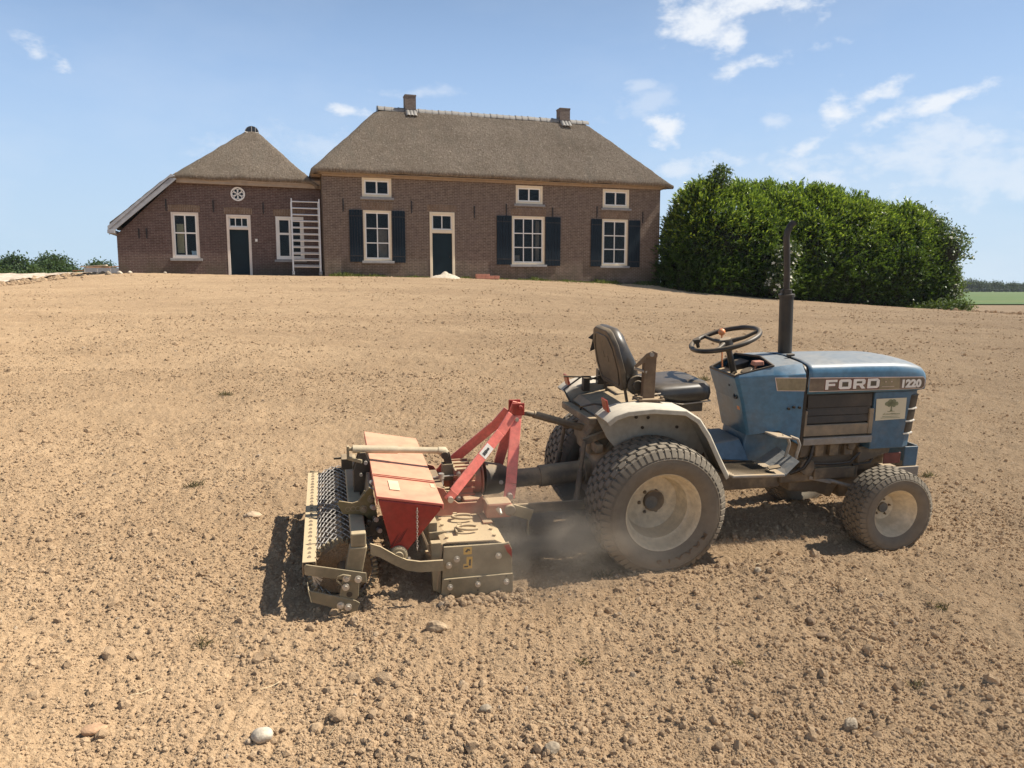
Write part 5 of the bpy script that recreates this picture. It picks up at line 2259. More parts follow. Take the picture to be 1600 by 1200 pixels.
# deck between the tray and the hood
b.add([P(.745, .222, 1.062), P(.84, .215, 1.070), P(.942, .205, 1.074), P(.942, 0, 1.086), P(.942, -.205, 1.074), P(.84, -.215, 1.070), P(.745, -.222, 1.062), P(.79, 0, 1.080)],
      [(0, 1, 2, 3, 7), (7, 3, 4, 5, 6)])
cowl = b.build('cowl', M_BLUE, tr, 28, .004)
b = MB()
b.hexa([P(.560, .148, .962), P(.79, .205, .995), P(.79, -.205, .995), P(.560, -.148, .962)], [P(.560, .147, .978), P(.79, .206, 1.012), P(.79, -.206, 1.012), P(.560, -.147, .978)])
dash = b.build('dash_panel', M_DASH, tr, 0, .004)
b = MB()
b.bar(P(.556, .146, 1.000), P(.750, .218, 1.066), .012, .016)
b.bar(P(.556, -.146, 1.000), P(.750, -.218, 1.066), .012, .016)
b.bar(P(.550, .150, .998), P(.550, -.150, .998), .012, .016)
b.bar(P(.748, .220, 1.066), P(.792, 0, 1.083), .012, .014)
b.bar(P(.748, -.220, 1.066), P(.792, 0, 1.083), .012, .014)
b.build('dash_rim', M_BLKP, tr, 0, .004)
b = MB()
b.hexa([P(.66, -.05, .985), P(.75, -.05, .995), P(.75, -.17, .995), P(.66, -.17, .985)], [P(.672, -.055, 1.025), P(.758, -.055, 1.050), P(.758, -.165, 1.050), P(.672, -.165, 1.025)])
b.cyl(P(.70, .03, .99), P(.69, .03, 1.012), .035, n=20)
build_parts(b, 'gauge', M_BLKP, dash, 30, .004)
b = MB()
b.bar(P(.715, .09, 1.0), P(.712, .09, 1.055), .012, .012, (1, 0, 0))
b.hexa([P(.690, .065, 1.048), P(.748, .075, 1.052), P(.748, .125, 1.052), P(.690, .115, 1.048)], [P(.692, .07, 1.074), P(.746, .08, 1.078), P(.746, .12, 1.078), P(.692, .11, 1.074)])
b.build('lever_knob', plain('dusty_red_knob', (.50, .22, .14), .5), dash, 0, .005)
b = MB()
for (u_, v_) in ((.59, .06), (.60, .10), (.615, .03), (.62, .075), (.64, .12)):
    b.cyl(P(u_, v_, .975), P(u_ - .004, v_, 1.0), .007, n=8)
build_parts(b, 'switch', M_BLKP, dash, 30)
b = MB()
b.mprism([(.762, .928), (.944, .921), (.944, 1.0), (.742, 1.006)], .2512, .2522)
strp = b.build('cowl_stripe', M_PINK, tr, 0)
b = MB()
b.mprism([(.767, .9315), (.944, .9245), (.944, .9965), (.747, 1.0025)], .2522, .2530)
b.build('cowl_stripe_field', M_STRIPE2, strp, 0)
b = MB()
for u_, w_ in ((.845, .822), (.878, .83), (.915, .826)):
    b.cyl(P(u_, .249, w_), P(u_, .262, w_), .0075, n=10)
build_parts(b, 'cowl_bolt', M_BLKP, tr, 30)
# rear face details: key switch ring, orange tab, bolt
b = MB()
b.lathe([(0, .021), (.012, .021), (.012, .013), (0, .013)], P(.597, .105, .875), P(-1, 0, .2), 20, closed=True)
b.cyl(P(.578, .06, .93), P(.566, .06, .932), .008, n=8)
build_parts(b, 'key_switch', M_BLKP, tr, 30)
b = MB()
b.hexa([P(.615, .09, .79), P(.615, .12, .79), P(.625, .12, .79), P(.625, .09, .79)], [P(.603, .09, .845), P(.603, .12, .845), P(.613, .12, .845), P(.613, .09, .845)])
b.build('warning_tab', M_ORANGE, tr, 0)
# pedestal under the dash, footwell walls
b = MB()
b.loft([[P(.62, .13, .40), P(.62, -.13, .40), P(.93, -.15, .40), P(.93, .15, .40)], [P(.66, .135, .655), P(.66, -.135, .655), P(.93, -.2, .655), P(.93, .2, .655)]])
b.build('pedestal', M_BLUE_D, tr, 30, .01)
b = MB()
b.loft([[P(.25, .2, .54), P(.25, -.2, .54), P(.66, -.2, .50), P(.66, .2, .50)], [P(.30, .17, .60), P(.30, -.17, .60), P(.63, -.12, .62), P(.63, .12, .62)]])
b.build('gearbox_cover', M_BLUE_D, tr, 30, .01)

# ---- steering
b = MB()
b.cyl(P(.628, 0, .985), P(.575, 0, 1.15), .020, .017, 14)
b.cyl(P(.583, 0, 1.125), P(.566, 0, 1.176), .026, .034, 16)
b.build('steering_column', M_BLKP, tr, 40)
b = MB()
cw = Vector(P(.553, 0, 1.192))
ex = Vector(P(math.cos(R(18)), 0, math.sin(R(18))))
ey = Vector(P(0, 1, 0))
en = Vector(P(-math.sin(R(18)), 0, math.cos(R(18))))
ringpts = [cw + ex * math.cos(t) * .198 + ey * math.sin(t) * .198 for t in np.linspace(0, 2 * math.pi, 57)[:-1]]
b.tube(ringpts, .0145, 10, True)
for k in range(3):
    a = k * 2 * math.pi / 3 + .35
    q0 = cw - en * .022
    q1 = cw + ex * math.cos(a) * .2 + ey * math.sin(a) * .2
    b.tube([q0 + (q1 - q0) * .1, q0 + (q1 - q0) * .55 - en * .008, q1], [.016, .011, .011], 8)
b.cyl(cw - en * .035, cw - en * .004, .042, .036, 20)
sw = b.build('steering_wheel', M_BLKP, tr, 50)
b = MB()
b.cyl(cw - en * .003, cw + en * .004, .033, n=20)
b.build('horn_cap', M_GREYST, sw, 40, .003)
b = MB()
pk = cw + ex * -.165 + ey * -.02 - en * .0
b.cyl(pk, pk + en * .03, .010, .012, 10)
b.cyl(pk + en * .03, pk + en * .055, .02, .024, 14)
b.build('spinner_knob', M_BLKP, sw, 40, .004)
b = MB()
kp = P(.600, -.13, 1.215)
bmv = []
for i in range(7):
    for j in range(12):
        a, e = 2 * math.pi * j / 12, math.pi * (i / 6 - .5)
        bmv.append(kp + Vector((math.cos(a) * math.cos(e), math.sin(a) * math.cos(e), math.sin(e))) * .022)
b.add(bmv, [(i * 12 + j, i * 12 + (j + 1) % 12, (i + 1) * 12 + (j + 1) % 12, (i + 1) * 12 + j) for i in range(6) for j in range(12)])
b.cyl(P(.62, -.13, 1.0), kp, .005, n=8)
b.build('throttle_knob', M_ORANGE, tr, 60)

# ---- exhaust stack
b = MB()
eu, ev = 1.028, -.10
b.cyl(P(eu, ev, .98), P(eu - .030, ev, 1.432), .041, n=24)
ex_o = b.build('exhaust_muffler', M_EXH, tr, 40, .006)
b = MB()
b.cyl(P(eu - .030, ev, 1.428), P(eu - .031, ev, 1.445), .048, n=24)
b.cyl(P(eu - .031, ev, 1.445), P(eu - .032, ev, 1.475), .029, n=18)
b.mbox(eu - .07, eu - .05, ev - .01, ev + .01, 1.448, 1.47)
b.build('clamp', M_EXH, ex_o, 40)
b = MB()
pp = [P(eu - .032, ev, 1.45), P(eu - .046, ev, 1.62), P(eu - .058, ev, 1.72), P(eu - .066, ev, 1.775), P(eu - .064, ev, 1.815), P(eu - .050, ev, 1.848), P(eu - .026, ev, 1.872)]
b.tube(pp, [.019, .019, .019, .019, .019, .019, .019], 16)
b.build('exhaust_pipe', M_EXTIP, ex_o, 50)

# ---- fenders


def fender(side):
    prof = [(-.328, .838), (-.285, .872), (-.215, .893), (-.07, .902), (.115, .884), (.198, .832), (.265, .740), (.335, .610), (.398, .500)]
    s = 1 if side == 'near' else -1
    vi, vo = .255, .445
    b = MB()
    n = len(prof)

    def nrm(i):
        a = prof[max(0, i - 1)]
        c_ = prof[min(n - 1, i + 1)]
        d = Vector((c_[0] - a[0], c_[1] - a[1])).normalized()
        return Vector((-d.y, d.x))
    rings = []
    for i, (u_, w_) in enumerate(prof):
        nn = nrm(i)
        ring = []
        for v_, off in ((vi, 0), (vo - .012, .004), (vo, -.004), (vo + .002, -.028), (vo - .004, -.028), (vo - .006, -.006), (vo - .016, -.002), (vi, -.006)):
            ring.append(P(u_ + nn.x * off, s * v_, w_ + nn.y * off))
        rings.append(ring)
    b.loft(rings)
    # inner side wall following the arch
    low = [(.398, .500), (.30, .40), (.15, .52), (-.15, .55), (-.30, .62), (-.352, .852)]
    poly = prof + [(.33, .47), (.20, .55), (.02, .60), (-.18, .60), (-.30, .66)]
    poly = prof + [(.33, .47), (.20, .55), (.02, .60), (-.18, .62), (-.25, .70)]
    b.prism(poly, lambda a, c_, d: P(a, d, c_ - .004), s * (vi - .006), s * vi)
    o = b.build('fender', M_FEND, tr, 35, .002, label=('near fender, dusty grey-white with a rolled lip' if s > 0 else 'far fender behind the seat'))
    q = MB()
    for u_, w_ in ((-.09, .81), (-.02, .805), (.155, .745), (-.05, .75), (.28, .60)):
        q.cyl(P(u_, s * vi, w_), P(u_, s * (vi + .006), w_), .009, n=10)
    build_parts(q, 'fender_hole', M_BLKP, o, 30)
    q = MB()
    q.hexa([P(-.300, s * .30, .872), P(-.300, s * .375, .872), P(-.288, s * .375, .872), P(-.288, s * .30, .872)], [P(-.316, s * .30, .938), P(-.316, s * .375, .938), P(-.304, s * .375, .938), P(-.304, s * .30, .938)])
    q.build('reflector', M_REFL, o, 0, .004)
    q = MB()
    q.bar(P(-.28, s * .34, .865), P(-.300, s * .34, .91), .06, .006, (1, 0, 0))
    q.build('reflector_bracket', M_BLUE_D, o, 0)
    return o


fender('near')
fender('far')
# rusted tear at the lower front of the near fender
b = MB()
b.mprism([(.305, .56), (.33, .59), (.34, .55), (.36, .53), (.35, .50), (.32, .49), (.30, .52)], .256, .262)
b.build('rust_patch', M_RUST, tr, 0)

# ---- seat


def rounded(hu, hv, r, n=5):
    pts = []
    for cx, cy, a0 in ((hu - r, hv - r, 0), (-hu + r, hv - r, 90), (-hu + r, -hv + r, 180), (hu - r, -hv + r, 270)):
        pts += [(cx + r * math.cos(R(a0 + 90 * i / n)), cy + r * math.sin(R(a0 + 90 * i / n))) for i in range(n + 1)]
    return pts


b = MB()
rg = []
for w_, hu, hv, r_ in ((.858, .165, .185, .05), (.872, .185, .208, .06), (.905, .192, .215, .07), (.938, .188, .21, .07), (.960, .170, .19, .07), (.966, .10, .12, .06)):
    rg.append([P(.205 + x, y, w_ + (.012 if x > .08 else 0) - .10 * max(0, -.12 - x)) for x, y in rounded(hu, hv, r_)])
b.loft(rg)
b.build('seat_cushion', M_VINYL, tr, 60)
b = MB()
back_o = P(-.165, 0, 1.095)
bx = Vector(P(-.26, 0, 1)).normalized()      # up along the back
by = Vector(P(0, 1, 0))
bz = Vector(P(1, 0, .26)).normalized()       # forwards


def back_outline(s):
    return [(x * s, y * s) for x, y in [(-.165, -.150), (-.150, -.178), (-.05, -.205), (.10, -.178), (.165, -.130), (.182, -.090), (.182, .090), (.165, .130), (.10, .178), (-.05, .205), (-.150, .178), (-.165, .150)]]


def bp(x, y, z):
    return Vector(back_o) + bx * x + by * y + bz * z


b.loft([[bp(x, y, -.016) for x, y in back_outline(.97)], [bp(x, y, 0) for x, y in back_outline(1)], [bp(x, y, .012) for x, y in back_outline(1)]])
sb = b.build('seat_back_shell', M_SEATB, tr, 40, .004)
b = MB()
o1 = back_outline(.80)
b.tube([bp(x, y, -.0175) for x, y in o1], .003, 6, True)
for x, y, l in ((.10, -.01, 0), (0.02, -.03, 1), (.0, .03, 1), (.12, .09, 0)):
    b.bar(bp(x - .014 * l, y, -.0155), bp(x + .014 * l + .008, y, -.0155), .009, .004, bz)
build_parts(b, 'shell_moulding', M_BLKP, sb, 30)
b = MB()
rg = []
for z, s in ((.010, .99), (.03, 1.0), (.055, .94), (.072, .80), (.078, .5)):
    rg.append([bp(x * (1 if x > 0 else 1) + .0, y, z * (1 + .35 * (x < -.02))) for x, y in back_outline(s)])
b.loft(rg)
b.build('seat_back_cushion', M_VINYL, tr, 60)
b = MB()
b.mbox(.02, .36, -.15, .15, .80, .856)
b.mbox(-.12, .06, -.12, .12, .80, .85)
b.bar(P(-.10, .16, .84), P(-.14, .17, 1.0), .03, .01, (1, 0, 0))
b.bar(P(-.10, -.16, .84), P(-.14, -.17, 1.0), .03, .01, (1, 0, 0))
b.build('seat_frame', M_BLK, tr, 0, .004)
b = MB()
b.tube([P(.05, .205, .885), P(.20, .215, .862), P(.39, .18, .868), P(.41, 0, .868), P(.39, -.18, .868)], .004, 6)
b.tube([P(-.10, .21, .90), P(.0, .235, .925), P(.06, .225, .93)], .005, 6)
build_parts(b, 'seat_wire', M_GREYST, tr, 50)
b = MB()
b.cyl(P(-.07, .19, .975), P(-.07, .205, .975), .055, n=20)
b.cyl(P(-.07, .205, .975), P(-.07, .215, .975), .03, n=16)
b.build('belt_reel', M_BLK, tr, 40, .004)
for s in (1, -1):
    b = MB()
    b.mbox(-.060, .008, s * .262 - .004, s * .262 + .004, .912, 1.145)
    b.mbox(-.060, -.052, s * .228, s * .262, .912, 1.13)
    b.mbox(.0, .008, s * .228, s * .262, .912, 1.13)
    b.prism([(-.060, 1.14), (.008, 1.14), (.008, 1.165), (-.02, 1.178), (-.055, 1.165), (-.122, 1.10), (-.115, 1.085), (-.06, 1.115)], lambda a, c_, d: P(a, d, c_), s * .268, s * .275)
    ro_ = b.build('rollbar_stub', M_RUST, tr, 0, .003)
    b = MB()
    b.mbox(-.095, .055, s * .20, s * .30, .904, .916)
    for u_ in (-.08, .04):
        for v_ in (.215, .285):
            b.cyl(P(u_, s * v_, .916), P(u_, s * v_, .930), .010, n=6)
    b.build('base_plate', M_RUST, ro_, 0, .002)
    b = MB()
    b.cyl(P(-.028, s * .266, 1.158), P(-.028, s * .284, 1.158), .012, n=12)
    b.cyl(P(-.10, s * .22, 1.075), P(-.045, s * .265, 1.06), .008, n=8)
    b.build('pin', M_GREYST, ro_, 40)

# ---- floor, step, pedals
b = MB()
b.hexa([P(.34, .20, .495), P(.72, .20, .490), P(.72, .47, .490), P(.40, .47, .500)], [P(.34, .20, .512), P(.72, .20, .508), P(.72, .47, .508), P(.40, .47, .516)])
st = b.build('step_plate', M_GREYST, tr, 0, .005)
b = MB()
for k in range(12):
    v_ = .225 + k * .020
    b.bar(P(.42, v_, .515), P(.66, v_, .511), .0045, .005)
build_parts(b, 'step_rib', M_BLKP, st, 0)
b = MB()
b.hexa([P(.70, .20, .495), P(.72, .47, .495), P(.725, .47, .505), P(.705, .20, .505)], [P(.82, .20, .575), P(.80, .46, .565), P(.808, .46, .573), P(.828, .20, .583)])
b.build('kick_plate', M_BLUE_D, tr, 0, .004)
b = MB()
b.tube([P(.80, .33, .54), P(.815, .34, .64), P(.80, .34, .675), P(.765, .34, .688)], .009, 8)
b.tube([P(.845, .36, .54), P(.86, .37, .64), P(.845, .37, .672), P(.80, .36, .688)], .009, 8)
pd = build_parts(b, 'pedal_arm', M_GREYST, tr, 50)[0]
b = MB()
b.hexa([P(.69, .27, .690), P(.79, .27, .676), P(.80, .38, .676), P(.70, .38, .690)], [P(.695, .27, .700), P(.795, .27, .686), P(.805, .38, .686), P(.705, .38, .700)])
b.build('pedal', M_GREYST, pd, 0, .004)
b = MB()
b.bar(P(.64, .42, .53), P(.70, .44, .545), .05, .008)
b.cyl(P(.46, -.25, .72), P(.44, -.30, .76), .014, n=8)
b.hexa([P(.40, -.33, .74), P(.47, -.33, .72), P(.47, -.24, .72), P(.40, -.24, .74)], [P(.405, -.33, .755), P(.475, -.33, .735), P(.475, -.24, .735), P(.405, -.24, .755)])
b.build('far_pedal', M_BLK, tr, 0, .003)

# ---- engine, chassis, axles
b = MB()
b.mbox(.90, 1.44, -.15, .15, .33, .60)
b.mbox(.96, 1.40, -.12, .12, .60, .86)
b.mbox(-.18, .92, -.13, .13, .30, .52)
b.mprism([(-.25, .27), (.12, .25), (.18, .52), (.10, .62), (-.18, .64), (-.27, .52)], -.16, .16)
b.cyl(P(.18, 0, .40), P(.34, 0, .40), .17, .14, 20)
b.build('engine_block', M_IRONW, tr, 30, .012)
b = MB()
for u_ in (1.00, 1.10, 1.20, 1.30):
    b.mbox(u_, u_ + .06, .15, .185, .50, .575)
b.cyl(P(1.335, .15, .56), P(1.335, .205, .56), .026, n=14)
b.cyl(P(1.05, .15, .44), P(1.05, .20, .44), .05, n=18)
b.mbox(1.12, 1.40, .15, .17, .35, .42)
build_parts(b, 'engine_fitting', M_IRONW, tr, 40, .005)
b = MB()
b.tube([P(1.08, .19, .58), P(1.06, .20, .50), P(1.02, .20, .44), P(.95, .17, .40)], .012, 8)
b.tube([P(1.42, .18, .52), P(1.34, .19, .455), P(1.22, .19, .45), P(1.10, .19, .46), P(.98, .18, .41)], .009, 8)
b.tube([P(1.55, .15, .50), P(1.50, .17, .44), P(1.38, .17, .43)], .008, 8)
build_parts(b, 'hose', M_BLKP, tr, 60)
b = MB()
b.mprism([(1.00, .26), (1.20, .24), (1.30, .20), (1.36, .30), (1.66, .36), (1.66, .50), (1.42, .52), (1.00, .36)], -.10, .10)
b.mprism([(1.40, .44), (1.62, .50), (1.62, .545), (1.40, .545)], -.19, .19)
b.build('front_frame', M_IRONW, tr, 0, .012)
b = MB()
b.cyl(P(1.465, -.33, .24), P(1.465, .33, .24), .045, n=16)
b.cyl(P(1.465, .26, .16), P(1.465, .28, .34), .05, .04, 14)
b.cyl(P(1.465, -.26, .16), P(1.465, -.28, .34), .05, .04, 14)
b.mbox(1.36, 1.56, -.10, .10, .20, .38)
b.cyl(P(0, -.36, .358), P(0, .36, .358), .06, n=18)
build_parts(b, 'axle', M_IRONW, tr, 40, .006)
b = MB()
b.cyl(P(1.20, .14, .345), P(1.40, .24, .30), .012, n=8)
b.cyl(P(1.40, .24, .30), P(1.46, .28, .30), .02, n=8)
b.bar(P(1.10, .14, .36), P(1.24, .16, .33), .035, .02)
build_parts(b, 'steering_link', M_GREYST, tr, 40)
# front weight bracket
b = MB()
b.mbox(1.735, 1.83, .17, .182, .405, .53)
b.mbox(1.735, 1.83, -.182, -.17, .405, .53)
b.mbox(1.818, 1.832, -.17, .17, .40, .535)
b.build('bumper_box', M_BLUE_D, tr, 0, .004)
b = MB()
b.mbox(1.60, 1.84, .18, .195, .325, .405)
b.mbox(1.60, 1.84, -.195, -.18, .325, .405)
b.mbox(1.826, 1.841, -.18, .18, .325, .405)
b.mbox(1.60, 1.70, -.18, .18, .392, .404)
b.build('bumper_plate', M_GREYST, tr, 0, .004)
b = MB()
b.mbox(1.58, 1.70, .183, .19, .43, .50)
b.build('tow_bracket', plain('dull_red', (.17, .05, .035), .6, 0, .3, 10), tr, 0, .004)

# ---- rear end: lift arms, top link, hydraulics
b = MB()
b.mprism([(-.30, .56), (.02, .56), (.05, .74), (-.06, .80), (-.26, .78), (-.32, .68)], -.11, .11)
b.mbox(-.22, .18, -.17, .17, .68, .84)
b.build('hydraulic_housing', M_IRONW, tr, 30, .015)
for s in (1, -1):
    b = MB()
    b.bar(P(-.20, s * .15, .70), P(-.36, s * .17, .66), .025, .04)
    b.cyl(P(-.20, s * .125, .70), P(-.20, s * .175, .70), .035, n=14)
    b.build('lift_arm', M_IRONW, tr, 40, .004)
    b = MB()
    b.cyl(P(-.355, s * .185, .665), P(-.375, s * .195, .50), .011, n=10)
    b.cyl(P(-.375, s * .195, .50), P(-.40, s * .22, .34), .017, n=10)
    b.build('lift_rod', M_IRONW, tr, 40)
    b = MB()
    b.bar(P(-.10, s * .19, .30), P(-.80, s * .30, .345), .014, .055)
    b.cyl(P(-.80, s * .275, .345), P(-.80, s * .325, .345), .03, n=14)
    b.build('lower_link', M_IRONW, tr, 40, .004)
b = MB()
b.tube([P(-.655, .0, .796), P(-.60, 0, .783)], .016, 10)
b.tube([P(-.60, 0, .783), P(-.30, 0, .690)], .021, 12)
b.tube([P(-.30, 0, .690), P(-.22, 0, .665)], .015, 10)
b.cyl(P(-.655, -.03, .796), P(-.655, .03, .796), .012, n=10)
b.build('top_link', M_IRONW, tr, 40)
b = MB()
b.cyl(P(-.235, 0, .44), P(-.30, 0, .435), .075, .08, 20)
b.tube([P(-.28, 0, .434), P(-.56, 0, .418)], .062, 20)
b.tube([P(-.54, 0, .418), P(-.74, 0, .41)], .052, 20)
b.build('drive_shaft_guard', M_IRONW, tr, 40, .004)
b = MB()
b.tube([P(-.22, .20, .865), P(-.30, .16, .87), P(-.34, .05, .83), P(-.30, -.05, .76)], .006, 8)
b.tube([P(-.14, -.20, .93), P(-.24, -.25, .94), P(-.34, -.27, .86), P(-.30, -.20, .76)], .006, 8)
b.tube([P(-.05, -.16, .95), P(-.10, -.20, .97), P(-.2, -.20, .93)], .005, 8)
build_parts(b, 'cable', M_BLKP, tr, 60)
b = MB()
b.tube([P(-.20, -.19, .95), P(-.36, -.22, .95)], .006, 8)
b.mbox(-.15, -.11, -.245, -.20, .90, .99)
b.mbox(-.24, -.20, -.24, -.20, .86, .94)
b.prism([(-.20, 1.17), (-.155, 1.21), (-.155, 1.10), (-.185, 1.09), (-.17, 1.16)], lambda a, c_, d: P(a, d, c_), -.275, -.268)
build_parts(b, 'control_lever', M_BLK, tr, 40, .003)
b = MB()
b.bar(P(-.33, -.26, .77), P(-.33, .24, .79), .05, .04)
b.bar(P(-.27, -.2, .62), P(-.27, .2, .62), .04, .05)
build_parts(b, 'rear_crossbar', M_IRONW, tr, 0, .006)
b = MB()
b.mbox(-.10, .20, -.25, -.02, .80, .885)
b.loft([[P(-.30, .24, .80), P(-.30, -.24, .80), P(.05, -.24, .86), P(.05, .24, .86)], [P(-.26, .22, .84), P(-.26, -.22, .84), P(.05, -.22, .90), P(.05, .22, .90)]])
b.build('seat_deck', dusty('dusty_blue_grey', (.05, .062, .075), .5, .3, .7, 6), tr, 0, .01)

# ================================================================== TILLER WITH SEED HOPPER AND CAGE ROLLER
M_RED = dusty('red_paint', (.43, .045, .04), .36, .06, .50, 5, dustcol=(.62, .38, .23))
M_REDB = dusty('red_paint_side', (.30, .022, .018), .34, .05, .3, 6)
M_REDLID = dusty('red_lid_dusty', (.52, .10, .08), .45, .14, .53, 2.4, dustcol=(.60, .43, .25))
M_REDARM = dusty('faded_red', (.76, .18, .14), .38, .10, .35, 6, dustcol=(.60, .40, .27))
M_REDDUST = dusty('red_beam_dusty', (.38, .07, .05), .5, .40, .7, 5)
M_OLIVE = dusty('dusty_steel', (.15, .125, .075), .45, .35, .72, 6, .0, dustcol=(.44, .345, .21))
M_DECK = dusty('dusty_deck', (.22, .15, .09), .6, .6, .9, 4, dustcol=(.50, .38, .225))
M_MESH = dusty('mesh_steel', (.36, .35, .335), .5, .10, .3, 10)
M_DKST = dusty('dark_steel', (.022, .02, .018), .45, .10, .6, 8)
M_TUBEC = dusty('cream_tube', (.50, .44, .30), .45, .2, .4, 6)
M_ZINC = plain('zinc', (.55, .50, .42), .4, .5, .15, 20)
M_YEL = dusty('caution_yellow', (.60, .36, .06), .5, .15, .2, 20)

tm = empty('rotary_tiller', T_O)
tm.matrix_world = mt
tag(tm, 'red and dust-coated rotary tiller with seed hopper and mesh cage roller hitched behind the tractor', 'rotary tiller')


def bolts(b, pts, v, r=.010, h=.010, up=False):
    for u_, w_ in pts:
        b.cyl(P(u_, v, w_), P(u_, v + h * .35, w_), r * 1.35, n=14)
        b.cyl(P(u_, v + h * .35, w_), P(u_, v + h, w_), r * .8, n=6)


# ---- rotor housing
VE = .555
b = MB()
b.mprism([(-1.196, .100), (-.842, .100), (-.846, .235), (-.862, .272), (-.880, .268), (-1.19, .272)], VE - .012, VE)
ep = b.build('end_plate', M_OLIVE, tm, 0, .003)
b = MB()
b.mprism([(-1.205, .000), (-1.18, -.012), (-.850, -.020), (-.838, .000), (-.840, .108), (-1.198, .108)], VE + .0005, VE + .012)
lp_ = b.build('skid_plate', M_OLIVE, tm, 0, .003)
b = MB()
bolts(b, [(-1.165, .175), (-1.125, .205), (-.915, .205)], VE, .012, .016)
build_parts(b, 'bolt', M_ZINC, ep, 40)
b = MB()
bolts(b, [(-1.16, .065), (-1.02, .068), (-.875, .068)], VE + .012, .011, .02)
build_parts(b, 'bolt', M_ZINC, lp_, 40)
b = MB()
for u_, w_ in ((-1.16, .095), (-1.16, .03), (-1.02, .098), (-1.02, .035), (-.875, .098)):
    b.cyl(P(u_, VE + .0118, w_), P(u_, VE + .0128, w_), .005, n=10)
build_parts(b, 'hole', M_DKST, lp_, 0)
b = MB()
b.mprism([(-.862, .262), (-.848, .235), (-.845, .19), (-.872, .225), (-.888, .258)], VE + .0005, VE + .003)
b.build('red_corner', M_REDB, ep, 0)
b = MB()
b.mprism([(-1.092, .225), (-1.050, .225), (-1.050, .262), (-1.092, .262)], VE + .0005, VE + .0015)
b.mprism([(-1.092, .150), (-1.048, .150), (-1.046, .212), (-1.076, .212), (-1.077, .175), (-1.092, .175)], VE + .0005, VE + .0015)
cs = build_parts(b, 'caution_sticker', M_YEL, ep, 0)[0]
b = MB()
b.mprism([(-1.085, .240), (-1.075, .236), (-1.066, .246), (-1.058, .24), (-1.06, .252), (-1.072, .256)], VE + .0016, VE + .0022)
b.mprism([(-1.065, .165), (-1.055, .165), (-1.054, .198), (-1.064, .198)], VE + .0016, VE + .0022)
b.mprism([(-1.088, .158), (-1.068, .158), (-1.068, .166), (-1.088, .166)], VE + .0016, VE + .0022)
build_parts(b, 'caution_print', M_BLKP, cs, 0)
# top cover: sloping plate with folded front edge, lifting horseshoes
b = MB()
b.mprism([(-1.20, .282), (-1.17, .292), (-.93, .286), (-.87, .255), (-.845, .21), (-.850, .205), (-.876, .247), (-.934, .277), (-1.17, .282)], -VE, VE - .013)
b.mprism([(-1.20, .282), (-1.19, .282), (-1.215, .04), (-1.225, .04)], -VE, VE - .013)
dk = b.build('top_cover', M_DECK, tm, 0, .003)
b = MB()
for v_ in np.arange(-.50, .51, .083):
    for u_, w_ in ((-1.165, .293), (-.925, .286)):
        b.cyl(P(u_, v_, w_), P(u_, v_, w_ + .009), .0085, n=6)
build_parts(b, 'bolt', M_DECK, dk, 0)
b = MB()
for v_ in (.42, .27, .12, -.15, -.32):
    pts = []
    for k in range(13):
        a = R(40 + 280 * k / 12)
        pts.append(P(-1.045 + math.cos(a) * .055 * 1.05, v_ + math.sin(a) * .030, .304 + .010 * math.sin(a * .5)))
    b.tube(pts, .008, 8)
    b.bar(P(-1.085, v_ - .026, .292), P(-1.085, v_ - .026, .325), .012, .02, (1, 0, 0))
build_parts(b, 'horseshoe_loop', M_DECK, dk, 50)
b = MB()
b.mprism([(-1.196, .100), (-.842, .100), (-.846, .235), (-.862, .262), (-.880, .268), (-1.19, .272)], -VE - .012, -VE)
b.mprism([(-1.205, .000), (-.838, -.01), (-.840, .108), (-1.198, .108)], -VE - .022, -VE - .0125)
b.build('end_plate', M_OLIVE, tm, 0, .003)
# rotor with blades under the hood
b = MB()
b.cyl(P(-1.02, -.53, .10), P(-1.02, .53, .10), .035, n=14)
for k, v_ in enumerate(np.linspace(-.50, .50, 14)):
    a = k * 1.3
    for q in range(3):
        t = a + q * 2.094
        p0 = P(-1.02 + math.cos(t) * .03, v_, .10 + math.sin(t) * .03)
        p1 = P(-1.02 + math.cos(t) * .13, v_, .10 + math.sin(t) * .13)
        b.bar(p0, p1, .03, .008)
b.build('rotor', M_DKST, tm, 0)
# rear bracket plate above the end plate and box behind the hopper foot
b = MB()
b.mprism([(-1.245, .30), (-1.09, .305), (-1.06, .288), (-1.06, .27), (-1.245, .262)], .42, .428)
b.mbox(-1.115, -1.105, .40, .47, .262, .312)
b.mbox(-1.245, -1.20, .10, .40, .22, .34)
b.mprism([(-1.25, .29), (-1.20, .29), (-1.20, .02), (-1.24, .04)], .50, .54)
build_parts(b, 'rear_bracket', M_OLIVE, tm, 0, .003)
b = MB()
bolts(b, [(-1.15, .285), (-1.13, .278)], .428, .009, .012)
build_parts(b, 'bolt', M_ZINC, tm, 40)

# ---- seed hopper
HV0, HV1 = -.575, .57
b = MB()
outer = [(-1.502, .545), (-1.204, .490), (-1.208, .470), (-1.385, .255), (-1.44, .275), (-1.500, .525)]
b.mprism(outer, HV0, HV1)
hp = b.build('hopper', M_REDB, tm, 0, .006)
b = MB()
b.mprism([(-1.512, .552), (-1.196, .494), (-1.194, .500), (-1.196, .507), (-1.512, .566)], HV0 - .012, HV1 + .010)
b.mprism([(-1.200, .507), (-1.194, .507), (-1.196, .474), (-1.202, .474)], HV0 - .012, HV1 + .010)
b.mprism([(-1.512, .560), (-1.506, .560), (-1.506, .520), (-1.512, .520)], HV0 - .012, HV1 + .010)
ld = b.build('hopper_lid', M_REDLID, tm, 0, .003)
b = MB()
for off in (0, .022):
    b.bar(P(-1.508, .255 + off, .5685), P(-1.196, .255 + off, .511), .008, .006)
build_parts(b, 'lid_seam', M_REDLID, ld, 0)
b = MB()
